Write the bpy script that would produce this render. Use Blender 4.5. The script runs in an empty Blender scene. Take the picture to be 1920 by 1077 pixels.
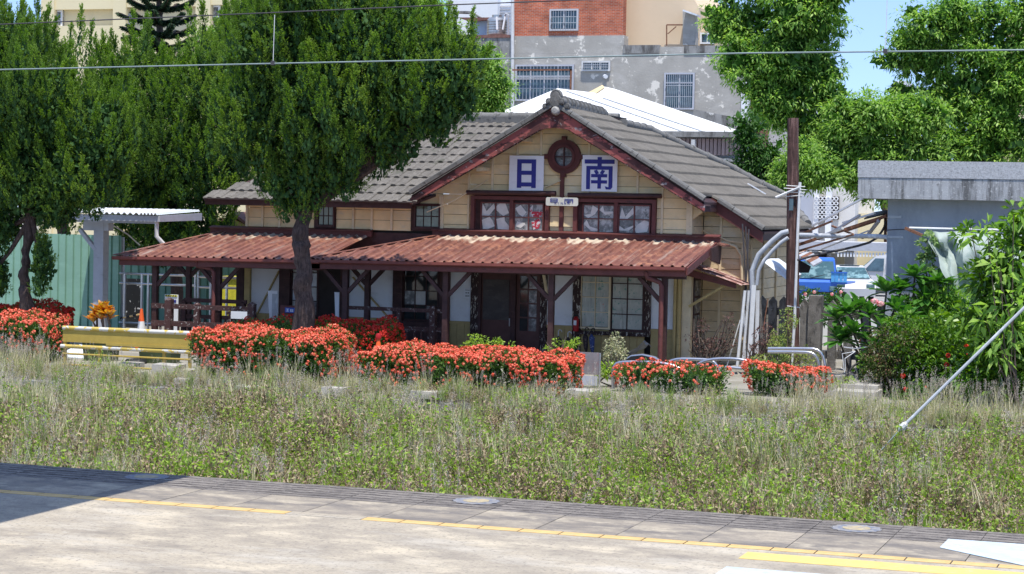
import bpy, math, random
import numpy as np
from mathutils import Vector, Matrix

random.seed(7)
RNG = np.random.default_rng(7)
S = bpy.context.scene
COL = S.collection
rad = math.radians

# ------------------------------------------------------------------ camera
# level z = 0 is the top of the platforms and the station yard; x runs along the track, y away from it
F = 3858.0; CX = 960.0; CY = 538.5; H = 3.8
def _ray(u, v): return np.array([u-CX, v-CY, F])
_X = -_ray(-10184, 159); _X /= np.linalg.norm(_X)
_Y = _ray(2300, 415); _Y -= _X*(_Y@_X); _Y /= np.linalg.norm(_Y)
_Z = -np.cross(_X, _Y)
if _Z[1] > 0: _Z = -_Z
_R = np.array([_X, _Y, _Z])
cam = bpy.data.cameras.new('camera'); camo = bpy.data.objects.new('camera', cam); COL.objects.link(camo)
_r = _R @ np.array([1, 0, 0]); _u = -_R @ np.array([0, 1, 0]); _b = -_R @ np.array([0, 0, 1])
camo.matrix_world = Matrix(((_r[0], _u[0], _b[0], 0), (_r[1], _u[1], _b[1], 0), (_r[2], _u[2], _b[2], H), (0, 0, 0, 1)))
cam.sensor_width = 36; cam.lens = F/1920*36; cam.clip_end = 3000; cam.clip_start = .5
S.camera = camo

def P(u, v, y):                                  # photograph point on the vertical plane y
    d = _R @ _ray(u, v); t = y/d[1]; return Vector((d[0]*t, y, H+d[2]*t))
def G(u, v, z=0.):                               # photograph point on the level z
    d = _R @ _ray(u, v); t = (z-H)/d[2]; return Vector((d[0]*t, d[1]*t, z))
def PP(u, v, p0, n):                             # photograph point on any plane through p0 with normal n
    d = Vector((_R @ _ray(u, v)).tolist()); c = Vector((0, 0, H)); n = Vector(n); return c+d*((Vector(p0)-c).dot(n)/d.dot(n))
def PX(u, v, x):
    d = _R @ _ray(u, v); t = x/d[0]; return Vector((x, d[1]*t, H+d[2]*t))

# ------------------------------------------------------------------ sky, sun, exposure
SUN_EL, SUN_AZ = rad(72), rad(152)               # azimuth clockwise from +y: the sun stands behind the camera's right shoulder
w = bpy.data.worlds.new('World'); S.world = w; w.use_nodes = True
nt = w.node_tree; nt.nodes.clear()
sky = nt.nodes.new('ShaderNodeTexSky'); sky.sky_type = 'NISHITA'; sky.sun_disc = False
sky.sun_elevation = SUN_EL; sky.sun_rotation = SUN_AZ; sky.altitude = 4000; sky.air_density = 1.0; sky.dust_density = 0.; sky.ozone_density = 6.0
bg = nt.nodes.new('ShaderNodeBackground'); bg.inputs[1].default_value = .05
sky_fill = nt.nodes.new('ShaderNodeBackground'); sky_fill.inputs[0].default_value = (.40, .565, 1.0, 1); sky_fill.inputs[1].default_value = .345   # even blue added over the whole sky to fill in the shade
ad_ = nt.nodes.new('ShaderNodeAddShader')
wo = nt.nodes.new('ShaderNodeOutputWorld')
nt.links.new(sky.outputs[0], bg.inputs[0]); nt.links.new(bg.outputs[0], ad_.inputs[0]); nt.links.new(sky_fill.outputs[0], ad_.inputs[1]); nt.links.new(ad_.outputs[0], wo.inputs[0])
sd = Vector((math.sin(SUN_AZ)*math.cos(SUN_EL), math.cos(SUN_AZ)*math.cos(SUN_EL), math.sin(SUN_EL)))
sl = bpy.data.lights.new('sun', 'SUN'); sl.energy = 2.8; sl.angle = rad(.5); sl.color = (1, .955, .88)
so = bpy.data.objects.new('sun', sl); COL.objects.link(so); so.location = (0, 0, 60)
so.rotation_euler = sd.to_track_quat('Z', 'Y').to_euler()
S.view_settings.view_transform = 'Standard'; S.view_settings.look = 'None'
S.view_settings.exposure = 1.04; S.view_settings.gamma = 1
S.view_settings.use_curve_mapping = False
S.render.engine = 'CYCLES'
S.cycles.max_bounces = 6; S.cycles.transparent_max_bounces = 8
S.cycles.diffuse_bounces = 5

# ------------------------------------------------------------------ materials
def _nodes(name):
    m = bpy.data.materials.new(name); m.use_nodes = True
    nt = m.node_tree; nt.nodes.clear()
    out = nt.nodes.new('ShaderNodeOutputMaterial'); bs = nt.nodes.new('ShaderNodeBsdfPrincipled')
    nt.links.new(bs.outputs[0], out.inputs[0])
    return m, nt, bs, out
def mat(name, col, rough=.75, var=.12, vs=4., layers=(), bump=.15, bs_=60., metal=0., objvar=0., island=0., spec=.3, alpha=None):
    """base colour, mottling, then layers (colour, (sx,sy,sz) noise scale, lo, hi, detail)"""
    m, nt, b, out = _nodes(name); N = nt.nodes.new; L = nt.links.new
    tc = N('ShaderNodeTexCoord')
    vec = tc.outputs['Object']
    if objvar or island:
        oi = N('ShaderNodeObjectInfo'); ad = N('ShaderNodeVectorMath'); ad.operation = 'ADD'
        sc = N('ShaderNodeMath'); sc.operation = 'MULTIPLY'; sc.inputs[1].default_value = 37.
        L(oi.outputs['Random'], sc.inputs[0]); L(vec, ad.inputs[0]); L(sc.outputs[0], ad.inputs[1]); vec = ad.outputs[0]
    def noise(scale, detail=6., rough_=.6):
        mp = N('ShaderNodeMapping'); mp.inputs['Scale'].default_value = scale if hasattr(scale, '__len__') else (scale,)*3
        n = N('ShaderNodeTexNoise'); n.inputs['Scale'].default_value = 1.; n.inputs['Detail'].default_value = detail
        n.inputs['Roughness'].default_value = rough_
        L(vec, mp.inputs[0]); L(mp.outputs[0], n.inputs['Vector']); return n.outputs['Fac']
    def mix(f, a, bcol):
        x = N('ShaderNodeMix'); x.data_type = 'RGBA'
        for i, s in ((0, f), (6, a), (7, bcol)):
            if hasattr(s, 'links') or hasattr(s, 'is_output'): L(s, x.inputs[i])
            elif i == 0: x.inputs[0].default_value = s
            else: x.inputs[i].default_value = (*s, 1)
        return x.outputs[2]
    dark = tuple(c*(1-var*1.6) for c in col); light = tuple(min(1, c*(1+var)) for c in col)
    mr = N('ShaderNodeMapRange'); L(noise(vs, 8, .65), mr.inputs[0]); mr.inputs[1].default_value = .3; mr.inputs[2].default_value = .7
    c = mix(mr.outputs[0], dark, light)
    if objvar:
        mm = N('ShaderNodeMapRange'); L(oi.outputs['Random'], mm.inputs[0]); mm.inputs[3].default_value = 1-objvar; mm.inputs[4].default_value = 1+objvar
        h = N('ShaderNodeHueSaturation'); L(c, h.inputs['Color']); L(mm.outputs[0], h.inputs['Value']); c = h.outputs[0]
    if island:
        ge = N('ShaderNodeNewGeometry'); mm = N('ShaderNodeMapRange'); L(ge.outputs['Random Per Island'], mm.inputs[0])
        mm.inputs[3].default_value = 1-island; mm.inputs[4].default_value = 1+island
        h = N('ShaderNodeHueSaturation'); L(c, h.inputs['Color']); L(mm.outputs[0], h.inputs['Value']); c = h.outputs[0]
    for (lc, ls, lo, hi, det) in layers:
        r = N('ShaderNodeMapRange'); L(noise(ls, det, .7), r.inputs[0]); r.inputs[1].default_value = lo; r.inputs[2].default_value = hi
        c = mix(r.outputs[0], c, lc)
    L(c, b.inputs['Base Color'])
    b.inputs['Roughness'].default_value = rough; b.inputs['Metallic'].default_value = metal
    b.inputs['Specular IOR Level'].default_value = spec
    if bump:
        bp = N('ShaderNodeBump'); bp.inputs['Strength'].default_value = bump; bp.inputs['Distance'].default_value = .02
        L(noise(bs_, 5), bp.inputs['Height']); L(bp.outputs[0], b.inputs['Normal'])
    return m
def leafmat(name, cols, rough=.5, trans=.3, spec=.35, tcol=None):
    m, nt, b, out = _nodes(name); N = nt.nodes.new; L = nt.links.new
    ge = N('ShaderNodeNewGeometry'); cr = N('ShaderNodeValToRGB'); cr.color_ramp.interpolation = 'LINEAR'
    e = cr.color_ramp.elements
    while len(e) < len(cols): e.new(.5)
    for i, c in enumerate(cols): e[i].position = i/(len(cols)-1); e[i].color = (*c, 1)
    L(ge.outputs['Random Per Island'], cr.inputs[0]); L(cr.outputs[0], b.inputs['Base Color'])
    b.inputs['Roughness'].default_value = rough; b.inputs['Specular IOR Level'].default_value = spec
    if trans:
        t = N('ShaderNodeBsdfTranslucent'); h = N('ShaderNodeHueSaturation'); h.inputs['Value'].default_value = 1.5; h.inputs['Saturation'].default_value = 1.15
        L(cr.outputs[0], h.inputs['Color']); L(h.outputs[0], t.inputs[0])
        mx = N('ShaderNodeMixShader'); mx.inputs[0].default_value = trans
        L(b.outputs[0], mx.inputs[1]); L(t.outputs[0], mx.inputs[2]); L(mx.outputs[0], out.inputs[0])
    return m
def glassmat(name, col, rough=.08, spec=.6, metal=0., var=.3):
    return mat(name, col, rough, var, 3., (), 0, 1, metal, 0, 0, spec)

# ------------------------------------------------------------------ object helpers
def wloc(o):
    v = Vector((0, 0, 0))
    while o is not None: v += o.location; o = o.parent
    return v
def tag(o, label=None, cat=None, group=None, kind=None):
    if label: o['label'] = label
    if cat: o['category'] = cat
    if group: o['group'] = group
    if kind: o['kind'] = kind
    return o
def thing(name, label, cat, loc=(0, 0, 0), group=None):
    o = bpy.data.objects.new(name, None); COL.objects.link(o); o.location = loc; o.empty_display_size = .3
    return tag(o, label, cat, group)
def link(name, me, parent=None, loc=(0, 0, 0)):
    o = bpy.data.objects.new(name, me); COL.objects.link(o)
    if parent is not None: o.parent = parent
    o.location = loc
    return o
def copy_tree(o, parent=None):
    c = o.copy(); COL.objects.link(c); c.parent = parent
    for ch in list(o.children): copy_tree(ch, c)
    return c

class MB:
    def __init__(s): s.v = []; s.f = []; s.m = []; s.cur = 0
    def add(s, vs, fs):
        n = len(s.v); s.v += [tuple(x) for x in vs]; s.f += [tuple(i+n for i in f) for f in fs]; s.m += [s.cur]*len(fs)
        return s
    def hexa(s, p):                # 8 corners: bottom 0-3, top 4-7
        return s.add(p, [(3, 2, 1, 0), (4, 5, 6, 7), (0, 1, 5, 4), (1, 2, 6, 5), (2, 3, 7, 6), (3, 0, 4, 7)])
    def box(s, x0, x1, y0, y1, z0, z1):
        if x0 > x1: x0, x1 = x1, x0
        if y0 > y1: y0, y1 = y1, y0
        if z0 > z1: z0, z1 = z1, z0
        return s.hexa([(x0, y0, z0), (x1, y0, z0), (x1, y1, z0), (x0, y1, z0), (x0, y0, z1), (x1, y0, z1), (x1, y1, z1), (x0, y1, z1)])
    def bar(s, a, b, wd, dp, up=(0, 0, 1)):    # beam from a to b, wd across, dp along 'up'
        a = Vector(a); b = Vector(b); d = (b-a).normalized(); up = Vector(up)
        sd_ = d.cross(up)
        if sd_.length < 1e-4: sd_ = d.cross(Vector((0, 1, 0)))
        sd_.normalize(); up = sd_.cross(d).normalized(); sd_ *= wd/2; up *= dp/2
        return s.hexa([a-sd_-up, a+sd_-up, b+sd_-up, b-sd_-up, a-sd_+up, a+sd_+up, b+sd_+up, b-sd_+up])
    def tube(s, pts, r, n=8, cap=True):
        pts = [Vector(p) for p in pts]; rs = r if hasattr(r, '__len__') else [r]*len(pts)
        vs = []; prev = None
        for i, p in enumerate(pts):
            d = (pts[min(i+1, len(pts)-1)]-pts[max(i-1, 0)]).normalized()
            if prev is None: a = d.orthogonal().normalized()
            else: a = (prev-d*prev.dot(d)).normalized()
            prev = a; b = d.cross(a)
            for k in range(n):
                t = 2*math.pi*k/n; vs.append(p+(a*math.cos(t)+b*math.sin(t))*rs[i])
        fs = [(i*n+k, i*n+(k+1) % n, (i+1)*n+(k+1) % n, (i+1)*n+k) for i in range(len(pts)-1) for k in range(n)]
        if cap: fs += [tuple(range(n-1, -1, -1)), tuple((len(pts)-1)*n+k for k in range(n))]
        return s.add(vs, fs)
    def prism(s, poly, a, b):      # poly: 3D outline, extruded by vector a..b
        a = Vector(a); b = Vector(b); n = len(poly); poly = [Vector(p) for p in poly]
        vs = [p+a for p in poly]+[p+b for p in poly]
        return s.add(vs, [tuple(range(n-1, -1, -1)), tuple(range(n, 2*n))]+[(i, (i+1) % n, n+(i+1) % n, n+i) for i in range(n)])
    def lathe(s, prof, c, n=16, axis=2):
        c = Vector(c); vs = []
        for r, h in prof:
            for k in range(n):
                t = 2*math.pi*k/n; q = [r*math.cos(t), r*math.sin(t)]; q.insert(axis, h); vs.append(c+Vector(q))
        fs = [(i*n+k, i*n+(k+1) % n, (i+1)*n+(k+1) % n, (i+1)*n+k) for i in range(len(prof)-1) for k in range(n)]
        return s.add(vs, fs)
    def mesh(s, name, off=(0, 0, 0), mats=(), smooth=False):
        me = bpy.data.meshes.new(name); o = Vector(off)
        me.from_pydata([tuple(Vector(v)-o) for v in s.v], [], s.f)
        for m in mats: me.materials.append(m)
        if len(mats) > 1: me.polygons.foreach_set('material_index', s.m)
        if smooth: me.polygons.foreach_set('use_smooth', [True]*len(me.polygons))
        # consistent normals
        import bmesh
        bm = bmesh.new(); bm.from_mesh(me); bmesh.ops.recalc_face_normals(bm, faces=bm.faces)
        if smooth:
            for e in bm.edges:
                if len(e.link_faces) == 2 and e.calc_face_angle(0) > rad(40): e.smooth = False
        bm.to_mesh(me); bm.free()
        return me
    def build(s, name, m, parent=None, smooth=False, base=None):
        mats = m if isinstance(m, (list, tuple)) else (m,)
        if parent is not None: off = wloc(parent); loc = (0, 0, 0)
        else:
            a = np.array(s.v); off = Vector(((a[:, 0].min()+a[:, 0].max())/2, (a[:, 1].min()+a[:, 1].max())/2, a[:, 2].min())) if base is None else Vector(base); loc = off
        return link(name, s.mesh(name, off, mats, smooth), parent, loc)

def bump_verts(me, amp, scale=2.):
    from mathutils import noise
    for v in me.vertices:
        n = noise.noise_vector(v.co*scale); v.co += n*amp

# leaves: N quads (diamonds) from numpy arrays
def leaf_arrays(pos, d, wv, L, Wd, mid=.45, droop=None):
    """pos,d,wv: (N,3); L,Wd: (N,)"""
    L = np.broadcast_to(L, (len(pos),))[:, None]; Wd = np.broadcast_to(Wd, (len(pos),))[:, None]
    m = pos+d*L*mid; tip = pos+d*L
    if droop is not None: tip = tip-np.array([0, 0, 1.])*L*droop
    return np.stack([pos, m+wv*Wd/2, tip, m-wv*Wd/2], 1)
def norm(a): return a/np.maximum(np.linalg.norm(a, axis=1, keepdims=True), 1e-9)
def rnd_perp(d):
    r = RNG.normal(size=d.shape); return norm(np.cross(d, r))
def quads_mesh(name, Q, mats, off=(0, 0, 0), mi=None):
    Q = np.asarray(Q, dtype=np.float32); n = len(Q)
    me = bpy.data.meshes.new(name)
    me.vertices.add(n*4); me.vertices.foreach_set('co', (Q.reshape(-1, 3)-np.array(off, dtype=np.float32)).ravel())
    me.loops.add(n*4); me.loops.foreach_set('vertex_index', np.arange(n*4, dtype=np.int32))
    me.polygons.add(n); me.polygons.foreach_set('loop_start', np.arange(0, n*4, 4, dtype=np.int32))
    for m in (mats if isinstance(mats, (list, tuple)) else (mats,)): me.materials.append(m)
    if mi is not None: me.polygons.foreach_set('material_index', np.asarray(mi, dtype=np.int32))
    me.update(); me.validate()
    return me
def quads_obj(name, Q, m, parent=None, mi=None, kind='stuff'):
    off = wloc(parent) if parent is not None else Vector(np.asarray(Q).reshape(-1, 3).min(0).tolist())
    o = link(name, quads_mesh(name, Q, m, tuple(off), mi), parent, (0, 0, 0) if parent is not None else off)
    if kind: o['kind'] = kind
    return o

# palette
WHITE = (.75, .76, .77)
M = {}
M['concrete'] = mat('concrete', (.42, .40, .36), .85, .16, 2., [((.20, .19, .18), (1.2, 1.2, 1.2), .52, .72, 8), ((.62, .57, .47), (.7, 2.6, 1), .5, .72, 8)], .35, 90)
M['platform'] = mat('platform_concrete', (.43, .372, .285), .88, .12, 30, [((.54, .465, .345), (.9, 1.2, 1), .50, .60, 12), ((.27, .235, .19), (1.1, 1.6, 1), .44, .66, 10), ((.52, .47, .385), (.35, .8, 1), .5, .66, 8), ((.20, .18, .155), (17, 17, 17), .54, .66, 8), ((.60, .57, .52), (1.6, 4, 1), .665, .70, 10), ((.20, .18, .16), (7, 12, 7), .69, .72, 8)], .6, 70)
M['slab'] = mat('slab_concrete', (.38, .325, .25), .9, .12, 28, [((.185, .165, .145), (1.2, 2.2, 1), .38, .62, 10), ((.50, .43, .32), (1.0, 1.6, 1), .52, .66, 8), ((.15, .135, .12), (14, 14, 14), .60, .70, 8)], .6, 80, objvar=.07)
M['edge'] = mat('edge_concrete', (.26, .23, .20), .92, .22, 14, [((.085, .075, .07), (3, 22, 2), .45, .60, 10), ((.46, .41, .35), (9, 45, 2), .62, .70, 10)], .7, 60, objvar=.08)
M['joint'] = mat('joint_dirt', (.10, .092, .085), .95, .3, 9)
M['yellow'] = mat('yellow_line', (.64, .43, .17), .7, .12, 5, [((.46, .38, .28), (9, 14, 9), .55, .70, 9)], .25, 90)
M['yellow_worn'] = mat('pale_yellow_paint', (.72, .52, .17), .7, .10, 3, [((.44, .38, .28), (7, 26, 6), .60, .65, 10), ((.78, .58, .38), (5, 20, 5), .56, .74, 9)], .25, 90)
M['cyan_worn'] = mat('pale_blue_paint', (.52, .585, .63), .75, .10, 3, [((.43, .60, .64), (3, 6, 2), .50, .70, 9), ((.36, .34, .30), (7, 30, 6), .575, .61, 10), ((.40, .38, .34), (26, 26, 6), .60, .66, 8)], .25, 90)
M['soil'] = mat('dry_soil', (.20, .165, .12), .95, .3, 2, [((.34, .29, .2), (3, 3, 3), .5, .65, 8), ((.10, .12, .05), (1, 1, 1), .52, .66, 8)], .6, 30)
M['yard'] = mat('yard_ground', (.30, .28, .235), .9, .2, .8, [((.24, .22, .17), (1, 1, 1), .5, .62, 8), ((.16, .18, .09), (.6, .6, .6), .6, .7, 8)], .5, 40)
M['asphalt'] = mat('asphalt', (.30, .295, .285), .9, .15, .6, (), .3, 40)
M['brown'] = mat('dark_brown_wood', (.072, .034, .032), .62, .25, 5, [((.10, .055, .045), (3, 3, 20), .56, .7, 8)], .35, 70, objvar=.12)
M['redbrown'] = mat('red_brown_paint', (.150, .048, .042), .55, .2, 4, [((.06, .028, .024), (4, 4, 4), .55, .7, 8), ((.30, .16, .14), (8, 8, 8), .66, .7, 9)], .3, 70, objvar=.08)
M['barge'] = mat('peeling_red_paint', (.105, .040, .038), .7, .25, 4, [((.33, .095, .085), (2.0, 2.0, 4.5), .49, .51, 9), ((.40, .36, .35), (3.4, 3.4, 6), .60, .63, 9), ((.045, .03, .03), (9, 9, 3), .60, .66, 9)], .5, 50)
M['peel'] = mat('peeling_brown_paint', (.050, .026, .023), .7, .2, 5, [((.60, .54, .45), (26, 26, 7), .555, .59, 9)], .5, 60, objvar=.1)
M['railpeel'] = mat('railing_peeling_paint', (.072, .033, .029), .7, .2, 5, [((.42, .38, .34), (14, 14, 14), .58, .62, 9)], .5, 60, objvar=.1)
M['cream'] = mat('cream_board_paint', (.84, .66, .37), .7, .10, 2, [((.70, .60, .42), (2, 2, 7), .52, .7, 8), ((.52, .38, .22), (5, 5, 22), .64, .75, 9), ((.16, .11, .08), (9, 9, 60), .705, .735, 9)], .3, 60, objvar=.07)
M['creamold'] = mat('weathered_board_paint', (.70, .56, .34), .75, .12, 3, [((.68, .58, .42), (2, 2, 7), .5, .66, 8), ((.34, .25, .16), (6, 6, 30), .60, .70, 9), ((.09, .07, .06), (5, 5, 60), .64, .67, 9)], .4, 60, objvar=.09)
M['batten'] = mat('cream_batten_paint', (.76, .63, .41), .7, .1, 4, [((.42, .32, .2), (12, 12, 12), .62, .7, 8)], .25, 60, objvar=.06)
M['ochre'] = mat('ochre_wainscot', (.50, .375, .16), .7, .12, 3, [((.34, .25, .12), (4, 4, 14), .56, .7, 8)], .25, 60, objvar=.06)
M['plaster'] = mat('white_plaster', (.80, .80, .80), .85, .04, 2, [((.62, .61, .59), (1.4, 1.4, 2.5), .56, .75, 8)], .15, 50)
M['tile'] = mat('cement_roof_tile', (.165, .150, .130), .9, .18, 5, [((.085, .075, .065), (7, 7, 7), .55, .68, 9), ((.27, .25, .225), (18, 18, 18), .54, .7, 9), ((.07, .075, .05), (1.3, 1.3, 1.3), .60, .72, 9)], .6, 110, objvar=.13)
M['tiles_many'] = mat('cement_tile_course', (.175, .160, .138), .9, .14, 1.6, [((.12, .115, .105), (3, 3, 3), .56, .72, 9), ((.27, .255, .23), (26, 26, 26), .56, .7, 9)], .7, 90, island=.035)
M['ridge'] = mat('ridge_tile_cement', (.20, .195, .185), .88, .2, 6, [((.07, .068, .065), (6, 6, 6), .52, .66, 9), ((.36, .35, .33), (15, 15, 15), .6, .72, 9)], .7, 80, objvar=.16)
M['rust'] = mat('rusty_roof_sheet', (.205, .082, .060), .62, .16, 2.5, [((.38, .17, .10), (1.2, 4, 2), .50, .68, 8), ((.10, .040, .034), (11, .7, 1), .50, .66, 9), ((.40, .29, .235), (10, .45, 1), .56, .70, 9), ((.44, .28, .19), (2.4, 2.4, 2.4), .60, .72, 9), ((.66, .62, .55), (14, 3, 8), .725, .75, 9)], .3, 60, objvar=.10)
M['rustfaded'] = mat('faded_roof_sheet', (.66, .56, .42), .6, .12, 5, [((.33, .11, .06), (9, 5, 5), .47, .56, 9)], .2, 60)
M['gutter'] = mat('gutter_paint', (.20, .058, .045), .5, .12, 3, [((.10, .03, .027), (2, 2, 8), .55, .7, 8), ((.28, .48, .40), (5, 5, 5), .71, .72, 9)], .15, 60)
M['pinktin'] = mat('faded_pink_tin', (.34, .17, .14), .6, .25, 6, [((.60, .50, .46), (6, 6, 6), .5, .62, 9), ((.15, .06, .05), (6, 6, 6), .58, .66, 9)], .2, 60)
M['steel'] = mat('stainless_steel', (.55, .55, .57), .28, .08, 5, (), .05, 60, .85)
M['greysteel'] = mat('grey_painted_steel', (.47, .485, .53), .5, .06, 3, [((.36, .37, .40), (2, 2, 5), .55, .7, 8)], .08, 60)
M['whitetin'] = mat('white_roof_sheet', (.70, .73, .76), .45, .06, 3, [((.55, .58, .62), (2, 8, 2), .55, .7, 7)], .1, 60)
M['greenwall'] = mat('green_sheet_fence', (.225, .40, .30), .5, .06, 1.5, [((.28, .47, .37), (.8, .8, 3), .52, .75, 7), ((.15, .30, .23), (5, 5, 1), .60, .78, 8)], .08, 60)
M['glass'] = glassmat('dark_window_glass', (.035, .04, .042), .06, .6)
M['glassblue'] = glassmat('blue_window_glass', (.07, .12, .15), .08, .7)
M['glassdirty'] = mat('dusty_glass', (.20, .195, .19), .25, .45, 5, [((.42, .41, .39), (5, 5, 5), .5, .62, 7), ((.06, .055, .05), (6, 6, 6), .58, .66, 7)], 0, 1, 0, .2, 0, .6)
M['curtain'] = mat('curtain_seen_through_glass', (.44, .45, .38), .35, .15, 3, [((.10, .28, .22), (11, 11, 8), .57, .63, 6), ((.50, .22, .18), (6, 6, 6), .66, .70, 6), ((.55, .54, .48), (14, 14, 2), .56, .66, 5), ((.20, .20, .17), (10, 10, 1.2), .56, .7, 6)], 0, 1, 0, 0, 0, .6)
M['paper'] = mat('yellowed_paper', (.66, .64, .59), .8, .1, 6, [((.45, .37, .28), (8, 8, 8), .62, .72, 8)], .1, 60)
M['paperred'] = mat('red_printed_paper', (.62, .60, .58), .8, .05, 6, [((.50, .05, .07), (9, 9, 9), .49, .50, 2)], 0)
M['signwhite'] = mat('sign_board_white', (.80, .81, .83), .6, .03, 2, [((.58, .58, .60), (2, 2, 9), .56, .75, 8)], .05, 60)
M['signblue'] = mat('sign_letter_blue', (.035, .04, .24), .6, .12, 4, (), 0)
M['cone'] = mat('orange_cone_plastic', (.82, .13, .03), .45, .06, 3, (), 0)
M['conewhite'] = mat('cone_white_band', (.75, .74, .72), .5, .05, 3, (), 0)
M['red'] = mat('red_paint', (.42, .018, .02), .45, .12, 3, (), 0)
M['black'] = mat('black_rubber', (.02, .02, .021), .6, .2, 5, (), .1)
M['railyellow'] = mat('guard_yellow_paint', (.46, .33, .07), .55, .10, 3, [((.40, .27, .06), (4, 4, 12), .54, .68, 8), ((.20, .12, .06), (16, 16, 16), .64, .68, 9)], .2, 60)
M['railtop'] = mat('guard_tube_yellow_white', (.58, .43, .10), .5, .12, 3, [((.62, .60, .54), (3.2, 3.2, 3.2), .49, .52, 3)], .1, 60)
M['bin'] = mat('green_plastic_bin', (.075, .10, .045), .6, .15, 3, (), .1)
M['greyconc'] = mat('weathered_grey_concrete', (.40, .405, .415), .9, .10, 2, [((.13, .13, .13), (4.2, 4.2, .45), .46, .60, 9), ((.58, .58, .58), (16, 16, 16), .56, .68, 8), ((.18, .18, .18), (12, 12, 9), .60, .70, 9)], .5, 50)
M['slabtop'] = mat('slab_upper_band', (.46, .465, .48), .9, .14, 14, [((.26, .26, .265), (24, 24, 24), .50, .64, 9), ((.25, .25, .25), (2, 2, 1.2), .68, .74, 9)], .5, 50)
M['greywall'] = mat('blue_grey_render', (.39, .42, .46), .85, .07, 2.5, [((.25, .275, .315), (1.1, 1.1, .5), .48, .7, 9), ((.42, .44, .46), (5, 5, 5), .60, .72, 9), ((.2, .21, .23), (14, 14, 14), .66, .72, 8)], .3, 40)
M['tarp'] = mat('grey_green_tarpaulin', (.36, .42, .38), .6, .1, 2, [((.25, .32, .29), (3, 3, 3), .54, .66, 7)], .2, 30)
M['pole'] = mat('old_pole_wood', (.095, .050, .042), .85, .3, 5, [((.24, .14, .12), (16, 16, .9), .50, .60, 9), ((.035, .022, .02), (18, 18, 1), .56, .64, 9)], .9, 40)
M['picket'] = mat('weathered_concrete_picket', (.20, .185, .165), .9, .25, 4, [((.07, .066, .06), (6, 6, 2.5), .50, .62, 9), ((.36, .35, .32), (12, 12, 12), .6, .7, 9)], .8, 50, objvar=.12)
M['pvc'] = mat('grey_pvc_conduit', (.46, .48, .51), .45, .07, 5, [((.60, .62, .64), (5, 5, 2), .55, .6, 6)], .05, 60)
M['pvclight'] = mat('pale_pvc_pipe', (.66, .66, .65), .5, .08, 5, [((.40, .38, .34), (9, 9, 3), .62, .7, 8)], .1, 60, objvar=.12)
M['rustbar'] = mat('rusty_steel_bar', (.26, .12, .07), .85, .3, 8, [((.12, .06, .045), (12, 12, 12), .5, .65, 8)], .4, 60)
M['wire'] = mat('wire_metal', (.25, .31, .30), .5, .1, 5, (), 0)
M['wiredark'] = mat('dark_cable', (.07, .065, .07), .6, .1, 5, (), 0)
M['bark'] = mat('juniper_bark', (.105, .072, .062), .95, .35, 7, [((.045, .032, .03), (30, 30, 4), .48, .6, 9), ((.20, .16, .14), (22, 22, 3), .60, .70, 9)], 1., 45)
M['barkgrey'] = mat('grey_bark', (.13, .10, .08), .95, .3, 6, (), .8, 30)
M['white'] = mat('white_paint', (.78, .79, .80), .4, .03, 3, (), 0)
M['carwhite'] = mat('white_car_paint', (.60, .61, .63), .25, .02, 2, (), 0, 1, 0, 0, 0, .5)
M['carblue'] = mat('blue_truck_paint', (.035, .15, .60), .3, .08, 2, (), 0, 1, 0, 0, 0, .5)
M['windscreen'] = mat('car_glass', (.06, .13, .145), .06, .35, 1.2, [((.22, .36, .38), (1.5, 1.5, 3), .5, .60, 4)], 0, 1, 0, 0, 0, .8)  # pale teal patches paint sky reflections into the glass colour
# ================================================================== the setting
def struct(name, mb, m, **k): return tag(mb.build(name, m, **k), kind='structure')
EDGE_Y = 25.27; LINE_Y = 22.80; BAND_Y = 24.12; BED_Z = -.95; OLD_Y = 38.0

b = MB(); b.box(-400, 400, OLD_Y+.35, 900, -.6, 0); struct('ground', b, M['yard'])
def bed_z(y): 
    f = min(1., max(0., (y-EDGE_Y-1.)/(OLD_Y-EDGE_Y-2.))); return BED_Z+(.34*f*f*(3-2*f))
b = MB(); vs = []; ysb = [EDGE_Y-.2+(OLD_Y+.6-EDGE_Y+.2)*k/24 for k in range(25)]
for y in ysb: vs += [(-400, y, bed_z(y)), (-40, y, bed_z(y)), (20, y, bed_z(y)), (400, y, bed_z(y))]
b.add(vs, [(4*i+k, 4*i+k+1, 4*i+5+k, 4*i+4+k) for i in range(24) for k in range(3)])
struct('track_bed', b, M['soil'])
# street behind the station
b = MB(); b.box(-60, 40, 82, 101, .004, .012); struct('road', b, M['asphalt'])

# near platform: slab by slab along the edge
pf = bpy.data.objects.new('platform', None); COL.objects.link(pf); pf.location = (-9, 24, 0); tag(pf, kind='structure')
b = MB(); b.box(-60, 40, -6, LINE_Y-.125, -1.2, -.001); b.build('paving', M['platform'], pf)
b = MB(); b.box(-60, 40, LINE_Y-.13, EDGE_Y-.02, -1.2, -.012); b.build('joint_bed', M['joint'], pf)
def chip(mb, x0, x1, y0, y1, z0, z1, g=.006):
    mb.box(x0, x1, y0, y1, z0, z1)
b = MB(); chip(b, .006, .994, 0, BAND_Y-LINE_Y-.125, -.1, 0); ME_SLAB = b.mesh('paving_slab', mats=(M['slab'],))
b = MB(); wdt = EDGE_Y-BAND_Y; n = 6
b.box(.005, .995, .0, wdt, -.18, -.012)
for k in range(n):
    a = k*wdt/n; b.box(.005, .995, a+.012, a+wdt/n-.030, -.012, .001)
ME_EDGE = b.mesh('edge_stone', mats=(M['edge'],))
b = MB(); b.box(.009, .491, -.11, .11, -.03, .0); ME_STRIP = b.mesh('yellow_strip', mats=(M['yellow'],))
b = MB(); b.box(.002, .498, -.115, .115, -.03, .0); ME_FILL = b.mesh('filler_strip', mats=(M['platform'],))
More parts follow.
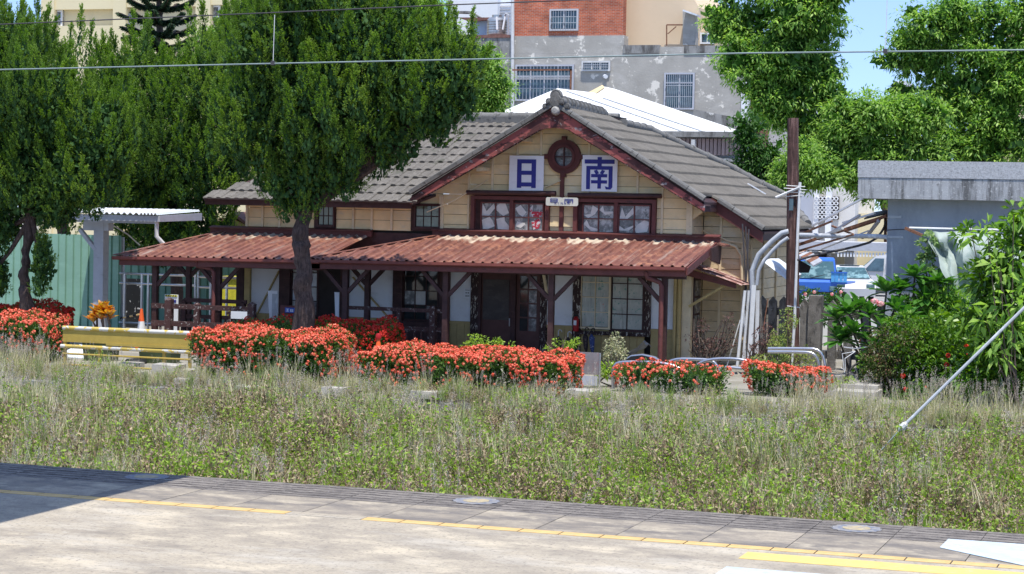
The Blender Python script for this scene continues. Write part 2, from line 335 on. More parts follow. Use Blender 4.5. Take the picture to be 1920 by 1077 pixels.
for i in range(-24, 3):
    x = i-.62+0.02
    link('paving_slab', ME_SLAB, pf, Vector((x, LINE_Y+.125, random.uniform(-.002, .001)))-pf.location)
    link('edge_stone', ME_EDGE, pf, Vector((x, BAND_Y, random.uniform(-.003, .001)))-pf.location)
    for k in (0, .5):
        if G(565, 960).x < x+k+.12 < G(695, 970).x:
            link('filler_strip', ME_FILL, pf, Vector((x+k-.13, LINE_Y, .001))-pf.location); continue            # a gap where the strips are missing
        link('yellow_strip', ME_STRIP, pf, Vector((x+k-.13, LINE_Y, .001))-pf.location)
b = MB(); b.box(-4.93, 8, LINE_Y-.80, LINE_Y-.34, .0, .0045); b.v = [(x-(.0 if x > 0 else (0 if y < 22 else -.0)), y, z) for x, y, z in b.v]
b.build('yellow_band', M['yellow_worn'], pf)
b = MB(); b.box(-4.93, 8, 20.4, 21.42, .0, .0045); b.build('white_panel', M['cyan_worn'], pf)
b = MB(); p = [G(1778, 1012), G(1920, 1022), G(2100, 1036), G(2100, 1098), G(1920, 1062), G(1762, 1028)]
b.prism(p, (0, 0, .004), (0, 0, .009)); b.build('white_arrow', M['cyan_worn'], pf)
M['discblue'] = mat('disc_blue_ring', (.19, .205, .25), .8, .2, 9, [((.30, .28, .25), (12, 12, 12), .44, .58, 8)], .2)
M['discyel'] = mat('disc_yellow_centre', (.44, .36, .21), .8, .2, 9, [((.30, .28, .25), (12, 12, 12), .48, .60, 8)], .2)
for (u, v) in ((893, 940), (1606, 991.5), (275, 895)):
    c = G(u, v); b = MB(); pts = []
    for k in range(32):
        r = .315 if k % 2 else .285; pts.append((c.x+r*math.cos(k*math.pi/16), c.y+r*math.sin(k*math.pi/16), 0))
    b.prism(pts, (0, 0, .002), (0, 0, .006)); d = b.build('painted_disc', M['discblue'], pf)
    b = MB(); b.prism([(c.x+.17*math.cos(t), c.y+.17*math.sin(t), 0) for t in np.linspace(0, 2*math.pi, 20)[:-1]], (0, 0, .0065), (0, 0, .0095)); b.build('disc_centre', M['discyel'], d)

# old platform face across the bed: coping stones, broken here and there
op = bpy.data.objects.new('far_platform', None); COL.objects.link(op); op.location = (-12, OLD_Y, 0); tag(op, kind='structure')
b = MB(); b.box(-60, 30, OLD_Y+.05, OLD_Y+.5, BED_Z, -.13); b.build('retaining_wall', M['greyconc'], op)
for i in range(-40, 8):
    if random.random() < .62: continue
    x = i*.92+random.uniform(-.02, .02); wv_ = .80+random.uniform(-.05, .08)
    b = MB(); b.box(0, wv_, 0, .42, -.13, 0); me = b.mesh('coping_stone', mats=(M['concrete'],)); bump_verts(me, .03, 3)
    o = link('coping_stone', me, op, Vector((x, OLD_Y-.02+random.uniform(-.03, .05), random.uniform(-.03, .03)))-op.location)
    o.rotation_euler = (random.uniform(-.03, .03), random.uniform(-.03, .03), random.uniform(-.03, .03))

# footbridge roof over the near platform, out of the picture: it throws the shade at the lower left
hc = 7.4; off = -sd*(hc/sd.z)
xe = -13.36-off.x; ye = EDGE_Y+.35-off.y
fb = thing('platform_canopy', 'grey steel canopy over the near platform, its shade falling across the left corner', 'canopy', (xe-3, 18, 0))
b = MB(); b.box(xe-5.5, xe, 18.2, ye, hc, hc+.18); b.build('roof', M['greysteel'], fb)
for xx in (xe-1, xe-5):
    b = MB(); b.box(xx-.12, xx+.12, 18.3, 18.5, 0, hc); b.build('post', M['greysteel'], fb)

# ================================================================== the old station
ST = thing('station_building', 'old wooden station house with grey tiled roof, cream boards and rusty red awnings', 'station', (-17, 49, 0))
YW = 49.0
def part(mb, name, m, parent=ST, **k): return mb.build(name, m, parent, **k)
def wbox(u0, v0, u1, v1, y, t, name, m, parent=ST, proud=0.):   # a board on the wall, given by two picture corners
    a = P(u0, v0, y); c = P(u1, v1, y)
    b = MB(); b.box(a.x, c.x, y-t-proud, y-proud, c.z, a.z); return part(b, name, m, parent)
def xw(u, y=YW, v=450): return P(u, v, y).x
Z_UP = 3.06                       # foot of the upper wall
XL, XR = -24.45, -12.33           # ground-floor wall ends
# solid core so that nothing shows through
M['core'] = mat('inner_wall', (.05, .04, .035), .9)
b = MB(); b.box(XL+.05, XR-.06, YW+.16, 55.6, 0, 3.75); part(b, 'inner_wall', M['core'])
APX = -15.72; ZA = 6.30; SL = .595; ZR = 6.13
def gz(x): return ZA-SL*abs(x-APX)
b = MB(); b.prism([(-19.0, YW+.16, 3.7), (APX, YW+.16, gz(APX)-.42), (-12.45, YW+.16, 3.75)], (0, 0, 0), (0, 5, 0)); part(b, 'gable_core', M['core'])

# ---- upper wall boards: gable field
bh = .258
def gable_limits(z, inset=.06):
    h = (ZA-inset-.10-z)/SL
    return max(-18.95 if z < 3.82 else -19.5, APX-h), min(XR if z < 3.7 else -12.0, APX+h)
z = Z_UP
rw = 0
OPEN = [(xw(886), xw(1031), 2.9, 4.13), (xw(1078), xw(1231), 2.9, 4.13)]
while z < 5.80:
    z1 = z+bh-.010
    l0, r0 = gable_limits(z); l1, r1 = gable_limits(z1)
    if r1-l1 < .1: break
    segs = [(l0, r0, l1, r1)]
    if z < 4.0:
        segs = []; x = l0; xt = l1
        for (a, c, _, _) in OPEN: segs.append((x, a, xt, a)); x = c; xt = c
        segs.append((x, r0, xt, r1))
    for (a0, c0, a1, c1) in segs:
        if c0-a0 < .05: continue
        t = random.uniform(.0, .006)
        b = MB(); b.hexa([(a0, YW-.02-t, z), (c0, YW-.02-t, z), (c0, YW+.12, z), (a0, YW+.12, z), (a1, YW-.002-t, z1), (c1, YW-.002-t, z1), (c1, YW+.12, z1), (a1, YW+.12, z1)])
        part(b, 'wall_board', M['cream'])
    z += bh; rw += 1
for u in (878, 922, 968, 1012, 1102, 1150, 1194, 1241):
    x = xw(u); lo, hi = Z_UP, gz(x)-.2
    if any(a < x < c for a, c, _, _ in OPEN): lo = 4.15
    b = MB(); b.box(x-.028, x+.028, YW-.055, YW-.012, lo, hi); part(b, 'batten', M['batten'])
for x, wd in ((-18.90, .12), (XR-.07, .15)):
    b = MB(); b.box(x-wd/2, x+wd/2, YW-.07, YW+.02, Z_UP, gz(x)-.36); part(b, 'corner_board', M['batten'])
# loose diagonal board and stay rods
b = MB(); b.bar(P(1022, 352, YW-.06), P(1052, 339, YW-.06), .02, .10, (0, -1, 0)); part(b, 'loose_board', M['creamold'])
b = MB(); b.tube([P(800, 398, YW-.4), P(852, 376, YW-.3), P(914, 338, YW-.05)], .014, 6); part(b, 'stay_rod', M['batten'])
# eave outriggers of the gable
for u, v in ((985, 262), (905, 318), (1090, 255)):
    b = MB(); q = P(u, v, YW-.3); b.box(q.x-.10, q.x+.10, YW-.5, YW-.02, q.z-.05, q.z+.05); part(b, 'purlin_end', M['creamold'])

# ---- left upper wall
zt = 3.86
def lbox(u0, u1, z0, z1, t, name, m): 
    b = MB(); b.box(xw(u0), xw(u1), YW+.06-t, YW+.06, z0, z1); return part(b, name, m)
for k in range(3):
    z0 = Z_UP+.06+k*.262
    for (a, c) in ((-24.45, xw(598, v=400)), (xw(628, v=400), xw(770, v=400))):
        b = MB(); b.hexa([(a, YW-.0, z0), (c, YW-.0, z0), (c, YW+.14, z0), (a, YW+.14, z0), (a, YW+.015, z0+.252), (c, YW+.015, z0+.252), (c, YW+.14, z0+.252), (a, YW+.14, z0+.252)])
        part(b, 'wall_board', M['cream'])
for u in (464, 493, 525, 557, 663, 698, 735):
    x = xw(u, v=400); b = MB(); b.box(x-.03, x+.03, YW-.045, YW, Z_UP+.06, zt); part(b, 'batten', M['batten'])
def small_window(u0, u1, v0, v1, glass, name='window', y=YW):
    a = P(u0, v0, y); c = P(u1, v1, y)
    b = MB()
    b.box(a.x, c.x, y-.02, y+.1, c.z, a.z)
    f = part(b, name, M['brown'])
    gx0, gx1, gz0, gz1 = a.x+.14, c.x-.06, c.z+.10, a.z-.10
    b = MB(); b.box(gx0-.04, gx0, y-.09, y-.0, gz0-.04, gz1+.04); b.box(gx1, gx1+.04, y-.09, y, gz0-.04, gz1+.04); b.box(gx0, gx1, y-.09, y, gz0-.05, gz0); b.box(gx0, gx1, y-.09, y, gz1, gz1+.05)
    part(b, 'frame', M['brown'], f)
    n = 3
    for i in range(n):
        for j in range(2):
            w_ = (gx1-gx0)/n; h_ = (gz1-gz0)/2
            b = MB(); b.box(gx0+i*w_+.015, gx0+(i+1)*w_-.015, y-.045, y-.03, gz0+j*h_+.015, gz0+(j+1)*h_-.015); part(b, 'pane', glass, f)
    return f
M['glassgreen'] = glassmat('painted_tree_reflection_pane', (.16, .20, .15), .1, .5)  # green tint paints the reflected trees into the glass colour
small_window(772, 828, 378, 434, M['glassgreen'])
small_window(590, 630, 380, 430, M['glassgreen'])

# ---- upper window pairs
def sash(u0, v0, u1, v1, parent, inner, y=YW-.05, seed=0):
    rr = random.Random(seed)
    a = P(u0, v0, y); c = P(u1, v1, y); x0, x1, z0, z1 = a.x, c.x, c.z, a.z; xm = (x0+x1)/2; zm = (z0+z1)/2; s = .032
    b = MB()
    b.box(x0-s, x0, y-.03, y+.02, z0-s, z1+s); b.box(x1, x1+s, y-.03, y+.02, z0-s, z1+s)
    b.box(x0, x1, y-.03, y+.02, z0-s, z0); b.box(x0, x1, y-.03, y+.02, z1, z1+s)
    b.box(xm-.014, xm+.014, y-.026, y+.018, z0, z1); b.box(x0, xm-.014, y-.024, y+.016, zm-.012, zm+.012); b.box(xm+.014, x1, y-.024, y+.016, zm-.012, zm+.012)
    part(b, 'sash_frame', M['redbrown'], parent)
    for i in range(2):
        for j in range(2):
            xa, xb = (x0, xm-.014) if i == 0 else (xm+.014, x1); za, zb = (z0, zm-.012) if j == 0 else (zm+.012, z1)
            b = MB(); b.box(xa, xb, y+.006, y+.010, za, zb); part(b, 'pane', M['glassdirty'], parent)
            if rr.random() < .2: continue
            # sheets of paper stuck on the pane
            b = MB(); cx_, cz_ = (xa+xb)/2+rr.uniform(-.03, .03), (za+zb)/2+rr.uniform(-.05, .03); w_ = (xb-xa)*rr.uniform(.25, .8); h_ = (zb-za)*rr.uniform(.2, .75); th = rr.uniform(-1.2, 1.2); k1, k2 = rr.uniform(-.9, .6), rr.uniform(-.6, 1)
            pts = []
            for (px, pz) in ((-1, -1), (.2, -1.1), (1, k1), (.8, 1), (-.2, k2), (-.9, .8)):
                X = cx_+(px*w_*math.cos(th)-pz*h_*math.sin(th)); Z = cz_+(px*w_*math.sin(th)+pz*h_*math.cos(th))
                pts.append((min(max(X, xa), xb), y+.005, min(max(Z, za), zb)))
            b.prism(pts, (0, 0, 0), (0, -.003, 0)); part(b, 'stuck_paper', M['paperred'] if (inner == 1 and i == 1) else M['paper'], parent)
def upper_pair(u0, u1, vt, vb, s1, s2, inner, seed):
    a = P(u0, vt, YW); c = P(u1, vb, YW)
    root = MB(); root.box(a.x, c.x, YW-.005, YW+.1, c.z, a.z); wnd = part(root, 'window', M['brown'])
    b = MB(); e = .10
    b.box(a.x, a.x+e, YW-.14, YW-.006, c.z, a.z); b.box(c.x-e, c.x, YW-.14, YW-.006, c.z, a.z)
    b.box(a.x+e, c.x-e, YW-.135, YW-.006, a.z-.09, a.z); b.box(a.x+e, c.x-e, YW-.15, YW-.006, c.z, c.z+.07)
    mx = xw((s1[2]+s2[0])/2); b.box(mx-.045, mx+.045, YW-.12, YW-.006, c.z+.07, a.z-.09)
    part(b, 'frame', M['redbrown'], wnd)
    sash(*s1, wnd, 0, seed=seed); sash(*s2, wnd, inner, seed=seed+1)
    return wnd
upper_pair(886, 1031, 367, 441, (904, 381, 955, 431), (966, 383, 1017, 433), 1, 3)
upper_pair(1078, 1231, 372, 446, (1095, 385, 1150, 436), (1162, 386, 1217, 438), 0, 8)
for (u0, u1, v) in ((875, 1042, 362), (1065, 1240, 367)):
    b = MB(); b.tube([P(u0, v-.9, YW-.16), P(u1, v+.9, YW-.16)], .062, 10); part(b, 'window_hood_beam', M['brown'], smooth=True)
b = MB(); b.box(xw(1049.5), xw(1056.5), YW-.09, YW-.005, Z_UP, 4.75); part(b, 'centre_batten', M['redbrown'])

# ---- round window
c = P(1057.5, 294, YW-.1); rw_ = thing
b = MB(); ring = []
def ringmesh(b, c, r0, r1, y0, y1, n=40):
    vs = []
    for k in range(n):
        t = 2*math.pi*k/n; cs, sn = math.cos(t), math.sin(t)
        vs += [(c.x+r0*cs, y0, c.z+r0*sn), (c.x+r1*cs, y0, c.z+r1*sn), (c.x+r1*cs, y1, c.z+r1*sn), (c.x+r0*cs, y1, c.z+r0*sn)]
    fs = []
    for k in range(n):
        a = 4*k; d = 4*((k+1) % n)
        for i in range(4): fs.append((a+i, a+(i+1) % 4, d+(i+1) % 4, d+i))
    b.add(vs, fs)
M['roundbrown'] = mat('round_window_paint', (.105, .03, .027), .5, .15, 5, (), .1)
ringmesh(b, c, .245, .43, YW-.13, YW-.01); rwin = part(b, 'round_window', M['roundbrown'])
b = MB(); ringmesh(b, c, .235, .30, YW-.17, YW-.131); part(b, 'frame', M['roundbrown'], rwin)
b = MB(); b.lathe([(.001, 0), (.24, 0)], (c.x, YW-.06, c.z), 32, 1); part(b, 'pane', M['glassdirty'], rwin)
b = MB(); b.box(c.x-.016, c.x+.016, YW-.12, YW-.07, c.z-.235, c.z+.235); b.box(c.x-.235, c.x-.016, YW-.115, YW-.075, c.z-.016, c.z+.016); b.box(c.x+.016, c.x+.235, YW-.115, YW-.075, c.z-.016, c.z+.016); part(b, 'glazing_bar', M['brown'], rwin)
for t in range(4):
    dx, dz = ((1, 0), (0, 1), (-1, 0), (0, -1))[t]; q = .45
    b = MB(); b.box(c.x+dx*q-.055, c.x+dx*q+.055, YW-.155, YW-.005, c.z+dz*q-.06, c.z+dz*q+.06); part(b, 'keystone', M['roundbrown'], rwin)

# ---- barge boards
YB = YW-.62
pA = P(1042, 233, YB)
def barge(u, v, wd=.325):
    e = P(u, v, YB); a = Vector((APX, YB, ZA-.06)); 
    b = MB(); dz = wd
    zb0 = 5.92; zb1 = 5.92-.558*abs(e.x-APX)
    b.prism([(a.x, YB, a.z+.04), (a.x, YB, zb0), (e.x, YB, zb1), (e.x, YB, zb1+.16), (e.x+(.12 if e.x < a.x else -.12), YB, gz(e.x)-.02)], (0, -.045, 0), (0, 0, 0)); part(b, 'barge_board', M['barge'])
    sg = 1 if e.x > a.x else -1
    b = MB(); b.bar((a.x, YB-.0, zb0-.012), (e.x, YB, zb1-.012), .03, .024, (0, 0, 1)); part(b, 'barge_trim', M['peel'])
    # soffit behind the board
    b = MB(); b.prism([(a.x, YB, a.z-.06), (a.x, YB, a.z-.09), (e.x, YB, gz(e.x)-.12), (e.x, YB, gz(e.x)-.09)], (0, .005, 0), (0, .60, 0)); part(b, 'soffit', M['brown'])
barge(770, 377); barge(1322, 387)
b = MB(); a = Vector((APX, YB-.05, 5.86)); pts = [(a.x-.42, a.y, a.z-.17), (a.x-.2, a.y, a.z-.12), (a.x, a.y, a.z-.10), (a.x+.2, a.y, a.z-.12), (a.x+.42, a.y, a.z-.17), (a.x, a.y, a.z+.1)]
b.prism(pts, (0, 0, 0), (0, .045, 0)); part(b, 'collar_board', M['barge'])

# ---- roof planes
YE, ZE, YR = YB, 3.86, 54.3        # eave line, ridge line
XE = -10.72
ms = (ZR-ZE)/(YR-YE)
def mz(y): return ZE+ms*(y-YE)
XHL = -25.35                        # left eave corner, hidden by the trees
# undersides / decks
b = MB(); t = .10
b.prism([(XHL, YE, ZE-.02), (-19.45, YE, ZE-.02), (APX, YR, ZR-.02), (-22.5, YR, ZR-.02)], (0, 0, 0), (0, 0, -.06)); part(b, 'roof_deck', M['brown'])
b = MB(); b.prism([(-19.5, YB+.01, gz(-19.5)-.02), (APX, YB+.01, ZA-.02), (APX, YR, ZA-.02)], (0, 0, 0), (0, 0, -.05)); part(b, 'roof_deck', M['brown'])
def rz(x): return ZA-SL*(x-APX)     # right plane
HIP = [PX(1168, 236, APX)]
def on_right(u, v):                 # picture point on the right roof plane
    d = _R @ _ray(u, v); # H + d2 t = ZA - SL*(d0 t - APX)
    t = (ZA+SL*APX-H)/(d[2]+SL*d[0]); return Vector((d[0]*t, d[1]*t, H+d[2]*t))
hip_px = [(1168, 238), (1217, 249), (1268, 273), (1322, 299), (1373, 322), (1425, 351), (1473, 373), (1492, 400), (1514, 426)]
HIPP = [on_right(*q) for q in hip_px]
YRK2 = 49.78
def hip_y(x):
    if x <= HIPP[0].x: return HIPP[0].y
    for i in range(len(HIPP)-1):
        if HIPP[i].x <= x <= HIPP[i+1].x+1e-6:
            f = (x-HIPP[i].x)/max(1e-6, HIPP[i+1].x-HIPP[i].x); return HIPP[i].y+f*(HIPP[i+1].y-HIPP[i].y)
    return HIPP[-1].y
XG = -11.90                         # foot of the gable's right slope
poly = [(APX, YB, rz(APX)), (XG, YB, rz(XG)), (XG, YRK2, rz(XG)), (XE, YRK2, rz(XE))]+[(XE, hip_y(XE), rz(XE))]+[tuple(p) for p in reversed(HIPP) if p.x < XE]+[(APX, HIPP[0].y, rz(APX))]
b = MB(); b.prism(poly, (0, 0, -.03), (0, 0, -.09)); part(b, 'roof_deck', M['brown'])

# tile courses of the right slope: small rolls, too fine to part; one course per object
crs = .445; k = 0; NC = int((XE-APX)/crs)+1
for k in range(NC+1):
    x1 = XE-k*crs; x0 = max(x1-crs-.02, APX+.06)
    if x1 < APX+.1: break
    ya = YB-.02 if x1 <= XG+.25 else YRK2-.02
    if abs(x1-XG) < .25: x1 = x1
    yb = hip_y((x0+x1)/2)
    b = MB(); y = ya; rp = .115
    while y < yb:
        seq = ((0, 0), (.30, 0), (.42, .045), (.62, .052), (.80, .045), (.94, 0))
        vs = []
        for (fy, hz) in seq: vs += [(x1, y+fy*rp, rz(x1)+.070+hz), (x0, y+fy*rp, rz(x0)+.012+hz)]
        vs += [(x1, y+rp, rz(x1)+.070), (x0, y+rp, rz(x0)+.012)]
        vs += [(x1, y+rp, rz(x1)+.03), (x1, y, rz(x1)+.03)]
        fs = [(2*i, 2*i+1, 2*i+3, 2*i+2) for i in range(6)]+[(0, 2, 4, 6, 8, 10, 12, 14, 15)]
        sag = .012*math.sin((y-ya)*1.3+k*.6)
        b.add([(vx, vy, vz+sag*.6) for vx, vy, vz in vs], fs); y += rp
    o = part(b, 'tile_course', M['tiles_many']); o['kind'] = 'stuff'

# tiles of the front slope, each one a piece
TW, TL = .262, .63
b = MB()
prof = [(0, .004), (.03, 0), (.125, 0), (.150, .018), (.175, .024), (.225, .025), (.250, .018), (.262, .004)]
vs = []
for (px, pz) in prof: vs += [(px, -.03, pz+.048), (px, TL, pz+.012)]
n = len(prof); fs = [(2*i, 2*i+1, 2*i+3, 2*i+2) for i in range(n-1)]
vs += [(0, -.03, .012), (.262, -.03, .012)]; fs += [tuple([2*n]+[2*i for i in range(n)]+[2*n+1])]
b.add(vs, fs); ME_TILE = b.mesh('roof_tile', mats=(M['tile'],))
ang = math.atan(ms); rows = int((YR-YE)/math.cos(ang)/ (TL-.02))+1
cand = []
for r in range(rows):
    y = YE-.06+r*(TL-.03)*math.cos(ang)
    if y > YR-.25: break
    x = -25.6+(r % 2)*TW/2
    while x < APX:
        lim = XHL+(y-YE)*.75
        if x > lim:
            zz = mz(y); xm = x+TW/2
            if xm < -19.45+TW*.3 or zz > gz(xm)-.02: cand.append((x, y, zz))
        x += TW
cand.sort(key=lambda q: -q[0]-(q[1]-YE)*.2)
for i, (x, y, zz) in enumerate(cand[:290]):
    o = link('roof_tile', ME_TILE, ST, Vector((x, y, zz+random.uniform(-.006, .006)))-ST.location)
    o.rotation_euler = (ang+random.uniform(-.012, .012), 0, random.uniform(-.012, .012))
b = MB(); ca, sa = math.cos(ang), math.sin(ang)
for (x, y, zz) in cand[290:]:
    b.add([(vx+x, vy*ca-vz*sa+y, vy*sa+vz*ca+zz) for vx, vy, vz in vs], fs)
if b.v: o = part(b, 'roof_tile_field', M['tiles_many']); o['kind'] = 'stuff'

# cap tiles
def cap_run(a, c, L, r, name, m=M['ridge'], thick=.0, flare=1.12, n=10, half=True, skip=0):
    a = Vector(a); c = Vector(c); D = (c-a); tot = D.length; k = max(1, round(tot/L)); st = tot/k; d = D.normalized()
    b = MB(); pts = [Vector((0, 0, 0)), Vector((st*.16, 0, 0)), Vector((st*.165, 0, 0)), Vector((st+.02, 0, 0))]
    b.tube(pts, [r*flare, r*flare, r, r*.96], n); me = b.mesh(name, mats=(m,), smooth=True)
    q = d.to_track_quat('X', 'Z')
    for i in range(k):
        o = link(name, me, ST, a+d*st*i-ST.location+Vector((0, 0, random.uniform(-.006, .006)))); o.rotation_mode = 'QUATERNION'; o.rotation_quaternion = q
# main ridge (flat sided with wide caps)
cap_run((-23, YR, ZR+.16), (APX-.1, YR, ZR+.16), .46, .13, 'ridge_tile')
b = MB(); b.box(-23, APX-.1, YR-.13, YR+.13, ZR-.1, ZR+.16); part(b, 'ridge_bed', M['ridge'])
# gable ridge running back, scalloped caps
cap_run((APX, YB+.25, ZA+.13), (APX, HIPP[0].y, ZA+.02), .34, .135, 'ridge_tile', flare=1.25)
b = MB(); b.box(APX-.15, APX+.15, YB+.2, HIPP[0].y, ZA-.1, ZA+.05); part(b, 'ridge_bed', M['ridge'])
b = MB()
for i in range(22): b.box(APX+.15, APX+.19, YB+.35+i*.25, YB+.48+i*.25, ZA-.07, ZA-.03)
part(b, 'ridge_nails', M['black'])
for i in range(len(HIPP)-1):
    a, c = HIPP[i].copy(), HIPP[i+1].copy(); a.z += .09; c.z += .09
    cap_run(a, c, .55, .12, 'hip_tile')
# verge tiles along both rakes
def verge(a, c, name='verge_tile'):
    a = Vector(a); c = Vector(c); D = c-a; k = round(D.length/.50); st = D.length/k; d = D.normalized()
    b = MB(); b.prism([(0, -.085, -.035), (0, .09, -.035), (0, .09, .06), (0, .02, .085), (0, -.06, .07), (0, -.085, .03)], (0, 0, 0), (st-.015, 0, .0)); 
    me = b.mesh(name, mats=(M['ridge'],)); q = d.to_track_quat('X', 'Z')
    for i in range(k):
        o = link(name, me, ST, a+d*st*i+Vector((0, 0, .02*(i % 2)*0))-ST.location); o.rotation_mode = 'QUATERNION'; o.rotation_quaternion = q @ Vector((0, 1, 0)).rotation_difference(Vector((0, 1, .0)))
        o.rotation_quaternion = q; o.location += Vector((0, 0, .012))
verge((APX, YB-.02, ZA+.03), (-19.52, YB-.02, gz(-19.52)+.03))
verge((APX, YB-.02, ZA+.03), (XG+.02, YB-.02, gz(XG+.02)+.03))
a2 = Vector((XG+.02, YRK2-.02, rz(XG+.02)+.03)); c2 = Vector((XE, YRK2-.02, rz(XE)+.03)); verge(a2, c2)
b = MB(); b.prism([(XG-.15, YRK2, rz(XG-.15)), (XG-.15, YRK2, rz(XG-.15)-.32), (XE-.02, YRK2, rz(XE)-.30), (XE-.02, YRK2, rz(XE)-.03)], (0, -.03, 0), (0, .02, 0)); part(b, 'barge_board', M['redbrown'])
b = MB(); b.box(XG-.05, XG-.01, YB, YRK2, rz(XG)-.26, rz(XG)-.02); part(b, 'fascia', M['brown'])
b = MB(); b.box(XE-.06, XE-.02, YRK2, 56, rz(XE)-.24, rz(XE)-.02); part(b, 'fascia', M['brown'])
b = MB(); b.box(XHL+.02, -19.5, YE+.02, YE+.06, ZE-.17, ZE-.02); part(b, 'fascia', M['brown'])
b = MB(); b.box(XHL+.02, -19.5, YE+.06, YW+.1, ZE-.10, ZE-.07); part(b, 'soffit', M['brown'])
# ridge-end ornament over the apex
c = P(1042, 189, YB-.06)
b = MB(); b.lathe([(.001, -.07), (.15, -.06), (.165, 0), (.15, .05), (.001, .06)], (c.x, c.y, c.z-.0), 20, 1); orn = part(b, 'ridge_ornament', M['ridge'], smooth=True)
def disc(x, z, r, y, m=M['ridge'], nm='boss'):
    b = MB(); b.lathe([(.001, -.09), (r*.55, -.085), (r*.6, -.05), (r*.85, -.06), (r, -.03), (r, .06), (.001, .06)], (x, y, z), 16, 1); return part(b, nm, m, orn, smooth=True)
disc(c.x, c.z+.13, .155, YB-.03); disc(c.x-.17, c.z-.02, .085, YB-.07); disc(c.x+.17, c.z-.02, .085, YB-.07)
disc(c.x-.27, c.z-.14, .075, YB-.04); disc(c.x+.30, c.z-.14, .075, YB-.04)
M['palecap'] = mat('pale_cement', (.36, .35, .33), .85, .2, 8, (), .5)
b = MB(); q = P(1041, 208, YB-.12); b.lathe([(.001, -.06), (.07, -.055), (.105, -.02), (.115, .08), (.001, .12)], q, 18, 1); part(b, 'pale_boss', M['palecap'], orn, smooth=True)
# small broken tube lying on the right slope
b = MB(); b.bar(on_right(1402, 353)+Vector((0, 0, .12)), on_right(1435, 371)+Vector((0, 0, .10)), .05, .035); tag(b.build('plank', M['white']), 'small white plank lying on the right slope of the tiled roof', 'plank')

# ---- wing wall (recessed, right) and its return
YG = 50.1; xr = P(1405, 500, YG).x
b = MB(); b.box(XR-.02, xr-.03, YG+.02, 55.8, 0, 3.2); part(b, 'inner_wall', M['core'])
def boards(x0, x1, y, z0, z1, h, m, top=None):
    z = z0
    while z < z1-.02:
        zb = min(z+h-.012, z1); t = random.uniform(0, .008)
        lo = zb; xa, xb = x0, x1
        if top is not None:
            xb0 = min(x1, top(z)); xb1 = min(x1, top(zb))
            if xb1-x0 < .05: break
            b = MB(); b.hexa([(x0, y-.02-t, z), (xb0, y-.02-t, z), (xb0, y+.03, z), (x0, y+.03, z), (x0, y-t, zb), (xb1, y-t, zb), (xb1, y+.03, zb), (x0, y+.03, zb)])
        else:
            b = MB(); b.hexa([(x0, y-.02-t, z), (x1, y-.02-t, z), (x1, y+.03, z), (x0, y+.03, z), (x0, y-t, zb), (x1, y-t, zb), (x1, y+.03, zb), (x0, y+.03, zb)])
        part(b, 'wall_board', m); z += h
boards(XR+.02, xr, YG, 0, 3.9, .262, M['creamold'], lambda z: XE-(z-rz(XE)+.22)/SL*1. if z > rz(XE)-.3 else 99)
for u in (1352, 1394):
    x = xw(u, YG); b = MB(); b.box(x-.03, x+.03, YG-.06, YG-.0, 0, rz(x)-.12); part(b, 'batten', M['batten'])
# main side wall (between gable wall and wing wall): boards seen edge on
z = 0
while z < 3.95:
    b = MB(); b.box(XR-.02, XR+random.uniform(.0, .01), YW+.0, YG-.03, z, z+.25); part(b, 'wall_board', M['creamold']); z += .262
# wing side wall
z = 0
while z < 3.1:
    b = MB(); b.box(xr-.025, xr+random.uniform(.0, .012), YG+.04, 55.8, z, z+.25); part(b, 'wall_board', M['creamold']); z += .262
for y in (50.16, 51.6, 53.2, 54.8):
    b = MB(); b.box(xr+.012, xr+.05, y-.04, y+.06, 0, 3.1); part(b, 'batten', M['creamold'])

# ---- ground floor
ZD = .86                            # top of the wainscot
def gf(u0, u1, z0, z1, t, name, m, off=0., parent=ST):
    b = MB(); b.box(xw(u0, v=560), xw(u1, v=560), YW-t-off, YW-off, z0, z1); return part(b, name, m, parent)
ZT = 2.42
for (u0, u1) in ((472, 526), (655, 740), (844, 886), (1027, 1077), (1221, 1266)):
    gf(u0, u1, ZD, ZT, .03, 'wall_panel', M['plaster'])
    x = xw(u0, v=600)
    n = max(1, round((xw(u1, v=600)-x)/.22)); wdt = (xw(u1, v=600)-x)/n
    for i in range(n):
        b = MB(); b.box(x+i*wdt+.004, x+(i+1)*wdt-.004, YW-.035-random.uniform(0, .006), YW, .02, ZD-.07); part(b, 'wainscot_board', M['ochre'])
    gf(u0, u1, ZD-.07, ZD-.004, .06, 'wainscot_rail', M['ochre'])
x = xw(1092); 
for i in range(9):
    w9 = (xw(1213)-x)/9; b = MB(); b.box(x+i*w9+.004, x+(i+1)*w9-.004, YW-.035, YW, .02, ZD-.08); part(b, 'wainscot_board', M['ochre'])
b = MB(); b.box(XL, XR, YW-.004, YW+.17, 0, .0195); b.box(XL, XR, YW-.004, YW+.15, ZT, Z_UP); part(b, 'sill_beam', M['brown'])
for (u0, u1, m) in ((446, 460, 'brown'), (461, 471, 'ochre'), (526, 546, 'brown'), (640.5, 655, 'brown'), (739, 757, 'brown'), (826, 845, 'brown'), (885, 899, 'peel'), (899, 904, 'brown'), (1016, 1027, 'peel'), (1076, 1091, 'peel'), (1211, 1222, 'peel')):
    gf(u0, u1, 0 if m != 'peel' or u0 < 1100 else ZD-.2, ZT, .11, 'wall_post', M[m])
b = MB(); b.box(xw(1283), XR+.03, YW-.09, YW+.1, 0, ZT+.5); part(b, 'corner_post', M['batten'])
# tan diagonal braces set in the plaster
for (a, c) in (((524, 508), (476, 602)), ((662, 520), (738, 606))):
    b = MB(); b.bar(P(*a, YW-.045), P(*c, YW-.045), .03, .115, (0, -1, 0)); part(b, 'wall_brace', M['ochre'])
b = MB(); b.bar(P(1018, 505, YW-.4), P(1026, 556, YW-.08), .06, .06); part(b, 'bracket', M['batten'])

